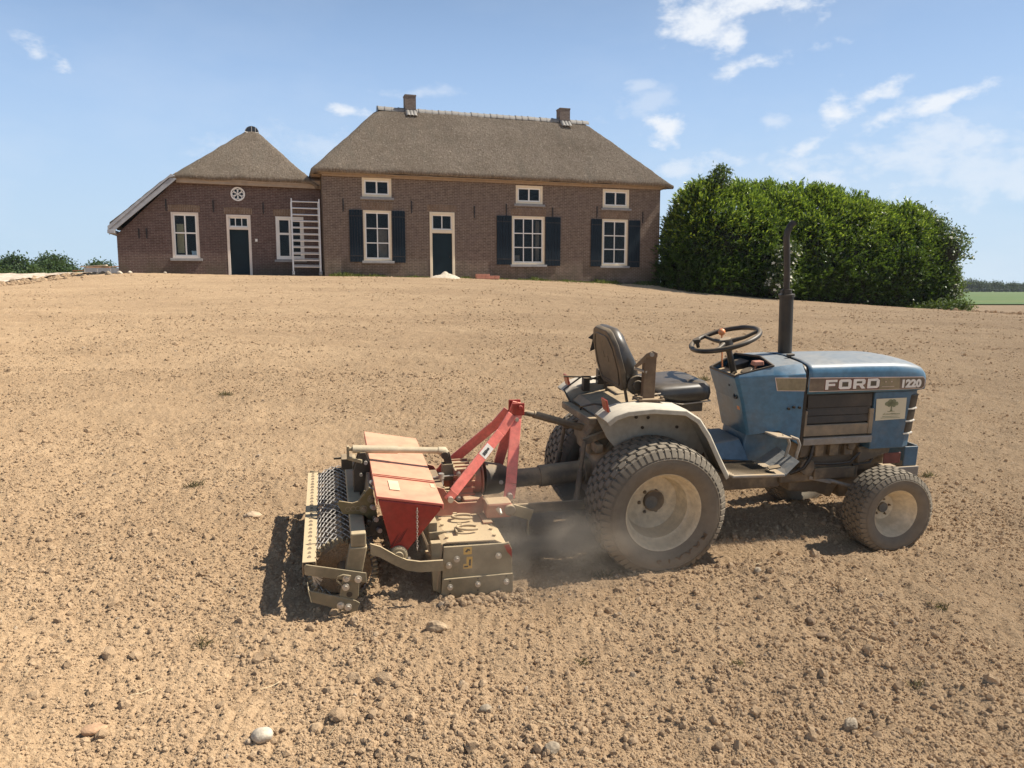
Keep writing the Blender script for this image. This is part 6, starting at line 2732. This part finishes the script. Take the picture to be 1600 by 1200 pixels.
b.hexa([P(-1.44, .33, .5555), P(-1.39, .33, .5465), P(-1.39, .47, .5465), P(-1.44, .47, .5555)], [P(-1.44, .33, .557), P(-1.39, .33, .548), P(-1.39, .47, .548), P(-1.44, .47, .557)])
b.build('faded_label', plain('faded_cream', (.66, .50, .32), .6), ld, 0)
b = MB()
b.hexa([P(-1.225, .30, .5135), P(-1.205, .30, .510), P(-1.205, .36, .510), P(-1.225, .36, .5135)], [P(-1.225, .30, .515), P(-1.205, .30, .5115), P(-1.205, .36, .5115), P(-1.225, .36, .515)])
b.build('edge_label', plain('faded_cream', (.66, .50, .32), .6), ld, 0)
# hanging chain on the near end
b = MB()
for k in range(17):
    w_ = .487 - k * .0125
    ring = []
    for q in range(10):
        t = 2 * math.pi * q / 10
        x, z = math.cos(t) * .0042, math.sin(t) * .0085
        ring.append(P(-1.322 + (x if k % 2 else 0), HV1 + .012 + (0 if k % 2 else x), w_ + z))
    b.tube(ring, .0014, 5, True)
b.build('chain', M_ZINC, hp, 50)
# thin slanted dark red strokes low on the hopper's near end
b = MB()
for k in range(7):
    u_, w_ = -1.455 + k * .008 + random.uniform(-.004, .004), .30 + k * .004
    b.mprism([(u_, w_), (u_ + .005, w_), (u_ + .042, w_ + .06 + random.uniform(0, .02)), (u_ + .038, w_ + .062)], HV1 + .0002, HV1 + .0007)
b.build('dark_stroke', plain('dark_red', (.12, .012, .012), .6), hp, 0)
b = MB()
b.lathe([(0, .045), (.014, .045), (.022, .035), (.022, .022), (.03, .022), (.03, 0)], P(-1.412, HV1 + .001, .262), P(0, 1, 0), 28)
b.mprism([(-1.47, .258), (-1.355, .245), (-1.36, .228), (-1.47, .238)], HV1 + .001, HV1 + .012)
b.build('shaft_bearing', M_OLIVE, hp, 40, .002)
b = MB()
bolts(b, [(-1.463, .252), (-1.363, .24)], HV1 + .012, .008, .010)
build_parts(b, 'bolt', M_ZINC, hp, 40)
b = MB()
b.cyl(P(-1.412, HV0, .262), P(-1.412, HV1, .262), .02, n=12)
b.build('seed_shaft', M_DKST, hp, 40)
# folded support strip under the hopper front
b = MB()
b.bar(P(-1.30, .48, .36), P(-1.245, .50, .215), .045, .012, (1, 0, 0))
b.bar(P(-1.25, .45, .215), P(-1.215, .52, .21), .05, .012)
b.bar(P(-1.30, -.45, .36), P(-1.245, -.50, .215), .045, .012, (1, 0, 0))
build_parts(b, 'hopper_support', M_DECK, tm, 0, .002)

# ---- roller carrier: square tube, arms, drop posts
b = MB()
b.mbox(-1.635, -1.565, -.66, .62, .335, .402)
ct = b.build('carrier_tube', M_OLIVE, tm, 0, .006)
for v0, v1 in ((.555, .622), (-.66, -.60)):
    b = MB()
    b.hexa([P(-1.665, v0, .215), P(-1.585, v0, .205), P(-1.585, v1, .205), P(-1.665, v1, .215)], [P(-1.640, v0, .334), P(-1.560, v0, .334), P(-1.560, v1, .334), P(-1.640, v1, .334)])
    b.build('drop_post', M_OLIVE, ct, 0, .006)
for v_ in (.60, -.60):
    b = MB()
    path = [(-1.545, .318), (-1.50, .300), (-1.43, .252), (-1.375, .222), (-1.31, .207), (-1.20, .205)]
    for i in range(len(path) - 1):
        (a, c_), (d, e) = path[i], path[i + 1]
        b.hexa([P(a, v_ - .006, c_ - .032), P(d, v_ - .006, e - .032), P(d, v_ + .006, e - .032), P(a, v_ + .006, c_ - .032)],
               [P(a, v_ - .006, c_ + .022), P(d, v_ - .006, e + .022), P(d, v_ + .006, e + .022), P(a, v_ + .006, c_ + .022)])
    b.build('carrier_arm', M_OLIVE, tm, 30)
# ---- roller side frames and scraper bar
for v_ in (.60, -.73):
    s = 1 if v_ > 0 else -1
    b = MB()
    b.mprism([(-1.848, .268), (-1.84, .276), (-1.568, .210), (-1.566, .160), (-1.58, .162), (-1.68, .185), (-1.842, .222), (-1.848, .226)], v_ + .03 * s, v_ + .036 * s)
    sf = b.build('side_frame_top', M_OLIVE, tm, 0, .003)
    b = MB()
    b.mprism([(-1.828, .145), (-1.62, .075), (-1.60, .06), (-1.615, .02), (-1.64, .015), (-1.82, .085)], v_ + .03 * s, v_ + .036 * s)
    b.hexa([P(-1.832, v_ - .06 * s, .085), P(-1.815, v_ + .036 * s, .085), P(-1.828, v_ + .036 * s, .145), P(-1.836, v_ - .06 * s, .145)],
           [P(-1.838, v_ - .06 * s, .085), P(-1.823, v_ + .042 * s, .085), P(-1.835, v_ + .042 * s, .145), P(-1.842, v_ - .06 * s, .145)])
    b.build('side_frame_bottom', M_OLIVE, tm, 0, .003)
    b = MB()
    b.mprism([(-1.672, .215), (-1.598, .205), (-1.605, .09), (-1.640, .045), (-1.70, .07), (-1.69, .12)], v_ + .018 * s, v_ + .027 * s)
    hpz = b.build('hub_plate', M_OLIVE, tm, 0, .003)
    b = MB()
    b.cyl(P(-1.648, v_ + .0265 * s, .105), P(-1.648, v_ + .0285 * s, .105), .014, n=18)
    build_parts(b, 'hole', M_DKST, hpz, 0)
    if s > 0:
        b = MB()
        bolts(b, [(-1.660, .192), (-1.606, .182), (-1.664, .148)], v_ + .036, .013, .016)
        bolts(b, [(-1.690, .058), (-1.655, .045)], v_ + .036, .013, .016)
        build_parts(b, 'bolt', M_ZINC, hpz, 40)
        b = MB()
        b.tube([P(-1.685, v_ + .04, .165), P(-1.705, v_ + .042, .185), P(-1.70, v_ + .044, .205), P(-1.675, v_ + .046, .215), P(-1.64, v_ + .046, .205)], .004, 6)
        b.build('wire_loop', M_OLIVE, hpz, 50)
b = MB()
b.mbox(-1.858, -1.796, -.735, .60, .266, .272)
b.mbox(-1.858, -1.852, -.735, .60, .200, .266)
sbr = b.build('scraper_bar', M_DECK, tm, 0, .002)
b = MB()
for v_ in np.arange(-.70, .58, .05):
    b.cyl(P(-1.826, v_, .272), P(-1.826, v_ + .003, .276), .006 + .004 * random.random(), n=8)
    if random.random() < .5:
        b.bar(P(-1.80, v_ + .01, .274), P(-1.79, v_ + .012, .262), .01, .006)
tag(b.build('soil_crust', M_DKST, sbr, 0), None, None, None, 'stuff')
b = MB()
b.mbox(-1.80, -1.796, -.735, .60, .235, .266)
b.build('scraper_lip', M_DECK, sbr, 0)
b = MB()
for k in range(16):
    a = R(-15 + k * 5.5)
    b.cyl(P(-1.815, .585, .20), P(-1.815 + .05 * math.cos(a - 1.2), .585 + random.uniform(-.01, .01), .20 + .065 * math.sin(a - 1.2)), .0018, n=4)
tag(b.build('brush_tuft', M_ZINC, tm, 0), None, None, None, 'stuff')

# ---- cage roller of expanded mesh
RC, RR = (-1.672, .165), .158
RV0, RV1 = -.68, .47
b = MB()


def cyl_pt(v_, a, r=RR):
    return P(RC[0] + math.cos(a) * r, v_, RC[1] + math.sin(a) * r)


n_c, rows_ = 24, 34
dv = (RV1 - RV0) / rows_
for i in range(rows_):
    v_ = RV0 + i * dv
    for k in range(n_c):
        a0 = 2 * math.pi * (k + (.5 if i % 2 else 0)) / n_c
        for sgn in (-.5, .5):
            a1 = a0 + sgn * 2 * math.pi / n_c
            p0, p1 = cyl_pt(v_, a0), cyl_pt(v_ + dv, a1)
            n0, n1 = (p0 - cyl_pt(v_, a0, 0)).normalized(), (p1 - cyl_pt(v_ + dv, a1, 0)).normalized()
            w = Vector((0, .0022, 0))
            b.add([p0 - w, p0 + w, p1 + w, p1 - w, p0 - w + n0 * .005, p0 + w + n0 * .005, p1 + w + n1 * .005, p1 - w + n1 * .005],
                  [(3, 2, 1, 0), (4, 5, 6, 7), (0, 1, 5, 4), (2, 3, 7, 6), (1, 2, 6, 5), (3, 0, 4, 7)])
cg = b.build('cage_roller', M_MESH, tm, 0, recalc=False)
b = MB()
b.cyl(P(RC[0], RV0 - .05, RC[1]), P(RC[0], RV1 + .09, RC[1]), .028, n=16)
for v_ in (RV0 + .02, -.28, .05):
    b.lathe([(-.004, .03), (.004, .03), (.004, RR - .004), (-.004, RR - .004)], P(RC[0], v_, RC[1]), (0, 1, 0), 40, closed=True)
b.build('roller_shaft', M_DKST, cg, 30)
b = MB()
for k in range(44):
    a = 2 * math.pi * k / 44
    d = 2 * math.pi / 44 * .27
    for v_ in (RV1 + .012,):
        ra, rb = RR - .014, RR + .008
        b.hexa([cyl_pt(v_, a - d, ra), cyl_pt(v_, a + d, ra), cyl_pt(v_ + .02, a + d, ra), cyl_pt(v_ + .02, a - d, ra)],
               [cyl_pt(v_, a - d * .6, rb), cyl_pt(v_, a + d * .6, rb), cyl_pt(v_ + .02, a + d * .6, rb), cyl_pt(v_ + .02, a - d * .6, rb)])
b.build('end_ring', M_OLIVE, cg, 0)
# soil in the cage, upper part filled out to make the roller's shadow solid
b = MB()
rg = []
for v_ in np.linspace(RV0 + .03, RV1 - .03, 40):
    rg.append([cyl_pt(v_, R(a), (RR - .012) * (1 if 195 <= a <= 345 else .90 + .03 * math.sin(v_ * 31 + a))) for a in (195, 220, 245, 270, 295, 320, 345, 20, 90, 160)])
b.loft(rg)
b.build('soil_shadow_fill', M_SOIL, cg, 0)

# ---- hitch: A-frame, struts, beams
def flat(b, p0, p1, w, t, up):
    b.bar(p0, p1, t, w, up)


for s in (1, -1):
    # front legs
    b = MB()
    top, mid, bot = P(-.700, s * .035, .815), P(-.762, s * .165, .44), P(-.780, s * .20, .372)
    b.bar(P(-.688, s * .030, .850), P(-.712, s * .045, .765), .012, .055, P(1, 0, .2))
    b.bar(P(-.712, s * .045, .770), mid, .012, .060, P(1, 0, .2))
    b.bar(mid, bot, .012, .062, P(1, 0, .2))
    lg = b.build('frame_leg', M_REDARM, tm, 0, .003)
    b = MB()
    b.cyl(P(-.778, s * .19, .385), P(-.778, s * .225, .385), .016, n=12)
    b.cyl(P(-.709, s * .03, .770), P(-.709, s * .062, .770), .011, n=12)
    build_parts(b, 'bolt', M_ZINC, lg, 40)
    # struts to the rear
    b = MB()
    b.bar(P(-.735, s * .050, .800), P(-.805, s * .080, .705), .012, .056, P(0, 1, 0).cross(P(1, 0, 1)))
    b.bar(P(-.805, s * .080, .708), P(-1.085, s * .205, .425), .012, .056, P(0, 1, 0).cross(P(1, 0, 1)))
    b.bar(P(-1.08, s * .205, .428), P(-1.12, s * .21, .385), .012, .050, P(0, 1, 0).cross(P(1, 0, 1)))
    stt = b.build('rear_strut', M_REDARM, tm, 0, .003)
    b = MB()
    b.cyl(P(-1.105, s * .20, .392), P(-1.105, s * .235, .392), .016, n=12)
    build_parts(b, 'bolt', M_ZINC, stt, 40)
    if s > 0:
        b = MB()
        d0, d1 = P(-.868, .1145, .6445), P(-.918, .1368, .594)
        b.bar(d0, d1, .0012, .050, P(0, 1, 0).cross(P(1, 0, 1)))
        wl = b.build('white_label', plain('label_white', (.74, .70, .62), .45), stt, 0)
        b = MB()
        for q in np.linspace(.22, .78, 7):
            p = d0 + (d1 - d0) * q + P(0, .0012, .0006)
            b.bar(p, p + (d1 - d0).normalized() * .005, .0008, random.choice((.014, .02)), P(0, 1, 0).cross(P(1, 0, 1)))
        build_parts(b, 'label_print', M_BLKP, wl, 0)
b = MB()
b.mbox(-.735, -.665, .040, .050, .790, .862)
b.mbox(-.735, -.665, -.050, -.040, .790, .862)
b.cyl(P(-.690, -.07, .838), P(-.690, .07, .838), .013, n=12)
b.build('hitch_head', M_REDB, tm, 0, .006)
# cross beam between the lower hitch boxes
b = MB()
b.mbox(-.925, -.788, .200, .305, .300, .385)
b.mbox(-.925, -.788, -.305, -.200, .300, .385)
hb2 = build_parts(b, 'hitch_box', M_REDDUST, tm, 0, .012)[0]
b = MB()
b.cyl(P(-.855, .305, .350), P(-.855, .335, .335), .008, n=8)
b.bar(P(-.87, .309, .360), P(-.845, .311, .325), .004, .018)
b.build('linch_pin', M_ZINC, hb2, 0)
b = MB()
b.prism([(-1.175, .460), (-1.14, .450), (-1.105, .400), (-1.06, .362), (-.96, .362), (-.93, .398), (-.925, .398), (-.925, .296), (-1.175, .296)], lambda a, c_, d: P(a, d, c_), .195, .207)
b.prism([(-1.175, .460), (-1.14, .450), (-1.105, .400), (-1.06, .362), (-.96, .362), (-.93, .398), (-.925, .398), (-.925, .296), (-1.175, .296)], lambda a, c_, d: P(a, d, c_), -.207, -.195)
b.mbox(-.95, -.90, .11, .34, .290, .298)
build_parts(b, 'mounting_plate', M_REDDUST, tm, 0, .002)
b = MB()
b.mbox(-1.02, -.90, -.32, .15, .30, .36)
b.build('cross_beam', M_REDDUST, tm, 0, .008)
# lower links' far fork plate in front
b = MB()
b.bar(P(-.79, .30, .345), P(-.68, .315, .31), .012, .06)
b.bar(P(-.70, .315, .31), P(-.70, .315, .20), .006, .010, (1, 0, 0))
b.build('check_chain_link', M_OLIVE, tm, 0, .002)
# gearbox
b = MB()
b.mbox(-1.06, -.955, -.09, .09, .335, .505)
b.cyl(P(-.955, 0, .425), P(-.905, 0, .425), .085, n=24)
b.cyl(P(-.905, 0, .425), P(-.895, 0, .425), .10, n=24)
gb = b.build('gearbox', M_REDDUST, tm, 30, .008)
for k in range(4):
    b = MB()
    b.mbox(-1.068, -.948, .085 - .0, .098, .36 + k * .036, .372 + k * .036)
    b.mbox(-1.05, -.96, -.095 + k * .06, -.085 + k * .06, .505, .515)
    build_parts(b, 'cooling_fin', M_REDDUST, gb, 0)
b = MB()
bolts(b, [(-1.04, .35), (-.975, .35), (-1.04, .49), (-.975, .49)], .098, .010, .012)
build_parts(b, 'bolt', M_ZINC, gb, 40)
b = MB()
b.lathe([(0, .068), (.01, .095), (.10, .085), (.15, .062), (.15, .05), (.0, .05)], P(-.893, 0, .424), P(1, 0, -.06), 28)
b.build('shaft_cone', M_BLK, tm, 40)
b = MB()
b.cyl(P(-.80, .02, .41), P(-.80, .095, .425), .012, n=8)
b.build('grease_nipple', M_ZINC, tm, 40)

# ---- depth adjuster on top: crank tube, square stand
b = MB()
b.tube([P(-1.60, .0, .630), P(-1.36, .0, .6135)], .0215, 14)
b.tube([P(-1.362, .0, .6135), P(-1.135, .0, .598)], .0175, 14)
b.tube([P(-1.14, .0, .5985), P(-1.105, .0, .594), P(-1.09, .0, .578)], [.021, .024, .018], 12)
b.build('adjuster_tube', M_TUBEC, tm, 50)
b = MB()
b.bar(P(-1.098, 0, .590), P(-1.080, 0, .515), .045, .040, (1, 0, 0))
b.cyl(P(-1.105, -.03, .575), P(-1.105, .03, .575), .022, n=12)
b.build('adjuster_arm', M_DKST, tm, 0, .004)
b = MB()
for (x0, x1, y0, y1) in ((-1.118, -1.112, -.028, .028), (-1.064, -1.058, -.028, .028), (-1.112, -1.064, .022, .028), (-1.112, -1.064, -.028, -.022)):
    b.mbox(x0, x1, y0, y1, .43, .525)
b.build('square_socket', M_OLIVE, tm, 0, .002)
b = MB()
b.tube([P(-1.128, .06, .47), P(-1.128, .06, .44), P(-1.128, .07, .40)], .010, 8)
b.cyl(P(-1.13, .06, .455), P(-1.13, .06, .485), .016, n=8)
b.cyl(P(-1.20, .05, .46), P(-1.04, .06, .47), .005, n=6)
build_parts(b, 'locking_bolt', M_ZINC, tm, 40)
b = MB()
b.cyl(P(-1.597, .0, .630), P(-1.620, .0, .632), .012, n=8)
b.mbox(-1.632, -1.618, -.012, .012, .575, .648)
b.bar(P(-1.625, .0, .58), P(-1.555, .06, .575), .012, .02)
build_parts(b, 'crank_handle', M_OLIVE, tm, 0, .003)
# dark bracket tower behind the hopper carrying the crank
b = MB()
b.prism([(-1.60, .36), (-1.515, .36), (-1.51, .56), (-1.535, .62), (-1.565, .62), (-1.60, .52)], lambda a, c_, d: P(a, d, c_), -.045, -.035)
b.prism([(-1.60, .36), (-1.515, .36), (-1.51, .56), (-1.535, .62), (-1.565, .62), (-1.60, .52)], lambda a, c_, d: P(a, d, c_), .035, .045)
b.mbox(-1.59, -1.52, -.035, .035, .40, .52)
b.mbox(-1.66, -1.60, -.15, -.05, .50, .56)
b.bar(P(-1.70, -.12, .545), P(-1.60, -.10, .555), .012, .012)
b.build('crank_bracket', M_DKST, tm, 0, .003)
b = MB()
b.cyl(P(-1.535, .045, .565), P(-1.535, .06, .565), .010, n=8)
b.cyl(P(-1.56, .045, .50), P(-1.56, .06, .50), .009, n=8)
build_parts(b, 'bolt', M_ZINC, tm, 40)
b = MB()
b.prism([(-1.560, .34), (-1.51, .34), (-1.515, .53), (-1.535, .53)], lambda a, c_, d: P(a, d, c_), .10, .36)
b.build('chain_case', M_DKST, tm, 0, .004)
b = MB()
b.prism([(-1.60, .405), (-1.525, .405), (-1.52, .47), (-1.555, .52), (-1.56, .52), (-1.59, .47)], lambda a, c_, d: P(a, d, c_), .362, .366)
b.build('case_edge', M_OLIVE, tm, 0)
# olive bracket with slots on the near side of the tube
b = MB()
b.prism([(-1.690, .470), (-1.682, .485), (-1.618, .470), (-1.590, .478), (-1.535, .545), (-1.520, .535), (-1.498, .40), (-1.505, .33), (-1.535, .375), (-1.565, .405), (-1.665, .415)], lambda a, c_, d: P(a, d, c_), .385, .393)
ob_ = b.build('slotted_bracket', dusty('olive_green_bracket', (.12, .10, .035), .42, .16, .6, 6), tm, 0, .002)
b = MB()
bolts(b, [(-1.565, .435), (-1.528, .485)], .393, .014, .016)
for u_ in (-1.64, -1.615, -1.592):
    b.lathe([(0, .010), (.002, .013), (.002, .010)], P(u_, .393, .44), P(0, 1, 0), 14)
build_parts(b, 'bolt', M_OLIVE, ob_, 40)
b = MB()
for (u_, v_, w_) in ((-1.525, .42, .455), (-1.515, .44, .40), (-1.52, .30, .54), (-1.50, .46, .35)):
    b.cyl(P(u_, v_, w_), P(u_ + .008, v_ + .03, w_ + .004), .012, n=8)
b.cyl(P(-1.535, .36, .535), P(-1.49, .40, .525), .004, n=6)
build_parts(b, 'spring_clip', M_ZINC, tm, 40)
b = MB()
for k in range(10):
    a = k * 2 * math.pi / 10
    u_, w_ = -1.50 + math.cos(a) * .05, .355 + math.sin(a) * .05
    b.cyl(P(u_, .44, w_), P(u_, .46, w_), .012, n=8)
b.cyl(P(-1.50, .44, .355), P(-1.50, .46, .355), .045, n=20)
b.build('drive_sprocket', M_DKST, tm, 30)
b = MB()
b.tube([P(-1.19, .15, .45), P(-1.18, .16, .40), P(-1.20, .2, .33)], .012, 8)
b.mbox(-1.19, -1.13, -.15, .15, .32, .44)
b.build('hopper_stay', M_DKST, tm, 0, .003)

# soil thrown up against the skid plate
X = np.r_[RNG.uniform(-1.22, -.78, 420)]
Vp = RNG.normal(.60, .05, 420)
pts = np.array([list(mt @ P(a, c_, 0.0)) for a, c_ in zip(X, Vp)])
s_ = np.minimum(.0035 + .0045 * RNG.exponential(1, 420), .02)
scatter('thrown_soil', M_CLOD, np.c_[pts[:, 0], pts[:, 1], ground(pts[:, 0], pts[:, 1]) + rough_z(pts[:, 0], pts[:, 1]) + s_ * .3], s_, 6, 2, 1.2, 'loose clods banked against the tiller end plate')

# ------------------------------------------------------------------ dust in the air


def dust():
    bm = bmesh.new()
    bmesh.ops.create_icosphere(bm, subdivisions=3, radius=1)
    me = bpy.data.meshes.new('dust_cloud')
    bm.to_mesh(me)
    bm.free()
    o = bpy.data.objects.new('dust_cloud', me)
    COL.objects.link(o)
    c = mt @ P(-.62, .28, .18)
    o.location = c
    o.scale = (1.0, .75, .38)
    o.rotation_euler = (0, 0, R(13.5))
    tag(o, 'light tan dust hanging in the air between tiller and rear wheel', None, None, 'stuff')
    m = bpy.data.materials.new('dust_volume')
    m.use_nodes = True
    N, L = m.node_tree.nodes, m.node_tree.links
    N.remove(N['Principled BSDF'])
    pv = N.new('ShaderNodeVolumePrincipled')
    pv.inputs['Color'].default_value = (.98, .83, .66, 1)
    pv.inputs['Anisotropy'].default_value = .2
    tc = N.new('ShaderNodeTexCoord')
    ln = N.new('ShaderNodeVectorMath')
    ln.operation = 'LENGTH'
    L.new(tc.outputs['Object'], ln.inputs[0])
    fall = N.new('ShaderNodeMapRange')
    fall.interpolation_type = 'SMOOTHSTEP'
    fall.inputs['From Min'].default_value = 1.0
    fall.inputs['From Max'].default_value = .1
    L.new(ln.outputs['Value'], fall.inputs['Value'])
    nz = N.new('ShaderNodeTexNoise')
    nz.inputs['Scale'].default_value = 3.0
    nz.inputs['Detail'].default_value = 5
    L.new(tc.outputs['Object'], nz.inputs['Vector'])
    nr = N.new('ShaderNodeMapRange')
    nr.inputs['From Min'].default_value = .40
    nr.inputs['From Max'].default_value = .68
    nr.inputs['To Min'].default_value = .08
    nr.inputs['To Max'].default_value = 1.6
    L.new(nz.outputs['Fac'], nr.inputs['Value'])
    mu = N.new('ShaderNodeMath')
    mu.operation = 'MULTIPLY'
    L.new(fall.outputs[0], mu.inputs[0])
    L.new(nr.outputs[0], mu.inputs[1])
    m2 = N.new('ShaderNodeMath')
    m2.operation = 'MULTIPLY'
    m2.inputs[1].default_value = DUST_DENSITY
    L.new(mu.outputs[0], m2.inputs[0])
    L.new(m2.outputs[0], pv.inputs['Density'])
    L.new(pv.outputs[0], N['Material Output'].inputs['Volume'])
    me.materials.append(m)


DUST_DENSITY = 2.3
dust()

# ------------------------------------------------------------------ summer haze


def haze():
    b = MB()
    b.box(-420, 560, -60, 640, -3.0, 14.0)
    me = bpy.data.meshes.new('haze')
    me.from_pydata(b.v, [], b.f)
    o = bpy.data.objects.new('haze', me)
    COL.objects.link(o)
    tag(o, 'thin summer haze over the fields', None, None, 'stuff')
    m = bpy.data.materials.new('haze_air')
    m.use_nodes = True
    N, L = m.node_tree.nodes, m.node_tree.links
    N.remove(N['Principled BSDF'])
    pv = N.new('ShaderNodeVolumePrincipled')
    pv.inputs['Color'].default_value = (.82, .90, 1.0, 1)
    pv.inputs['Density'].default_value = .00014
    pv.inputs['Anisotropy'].default_value = .3
    L.new(pv.outputs[0], N['Material Output'].inputs['Volume'])
    me.materials.append(m)


haze()
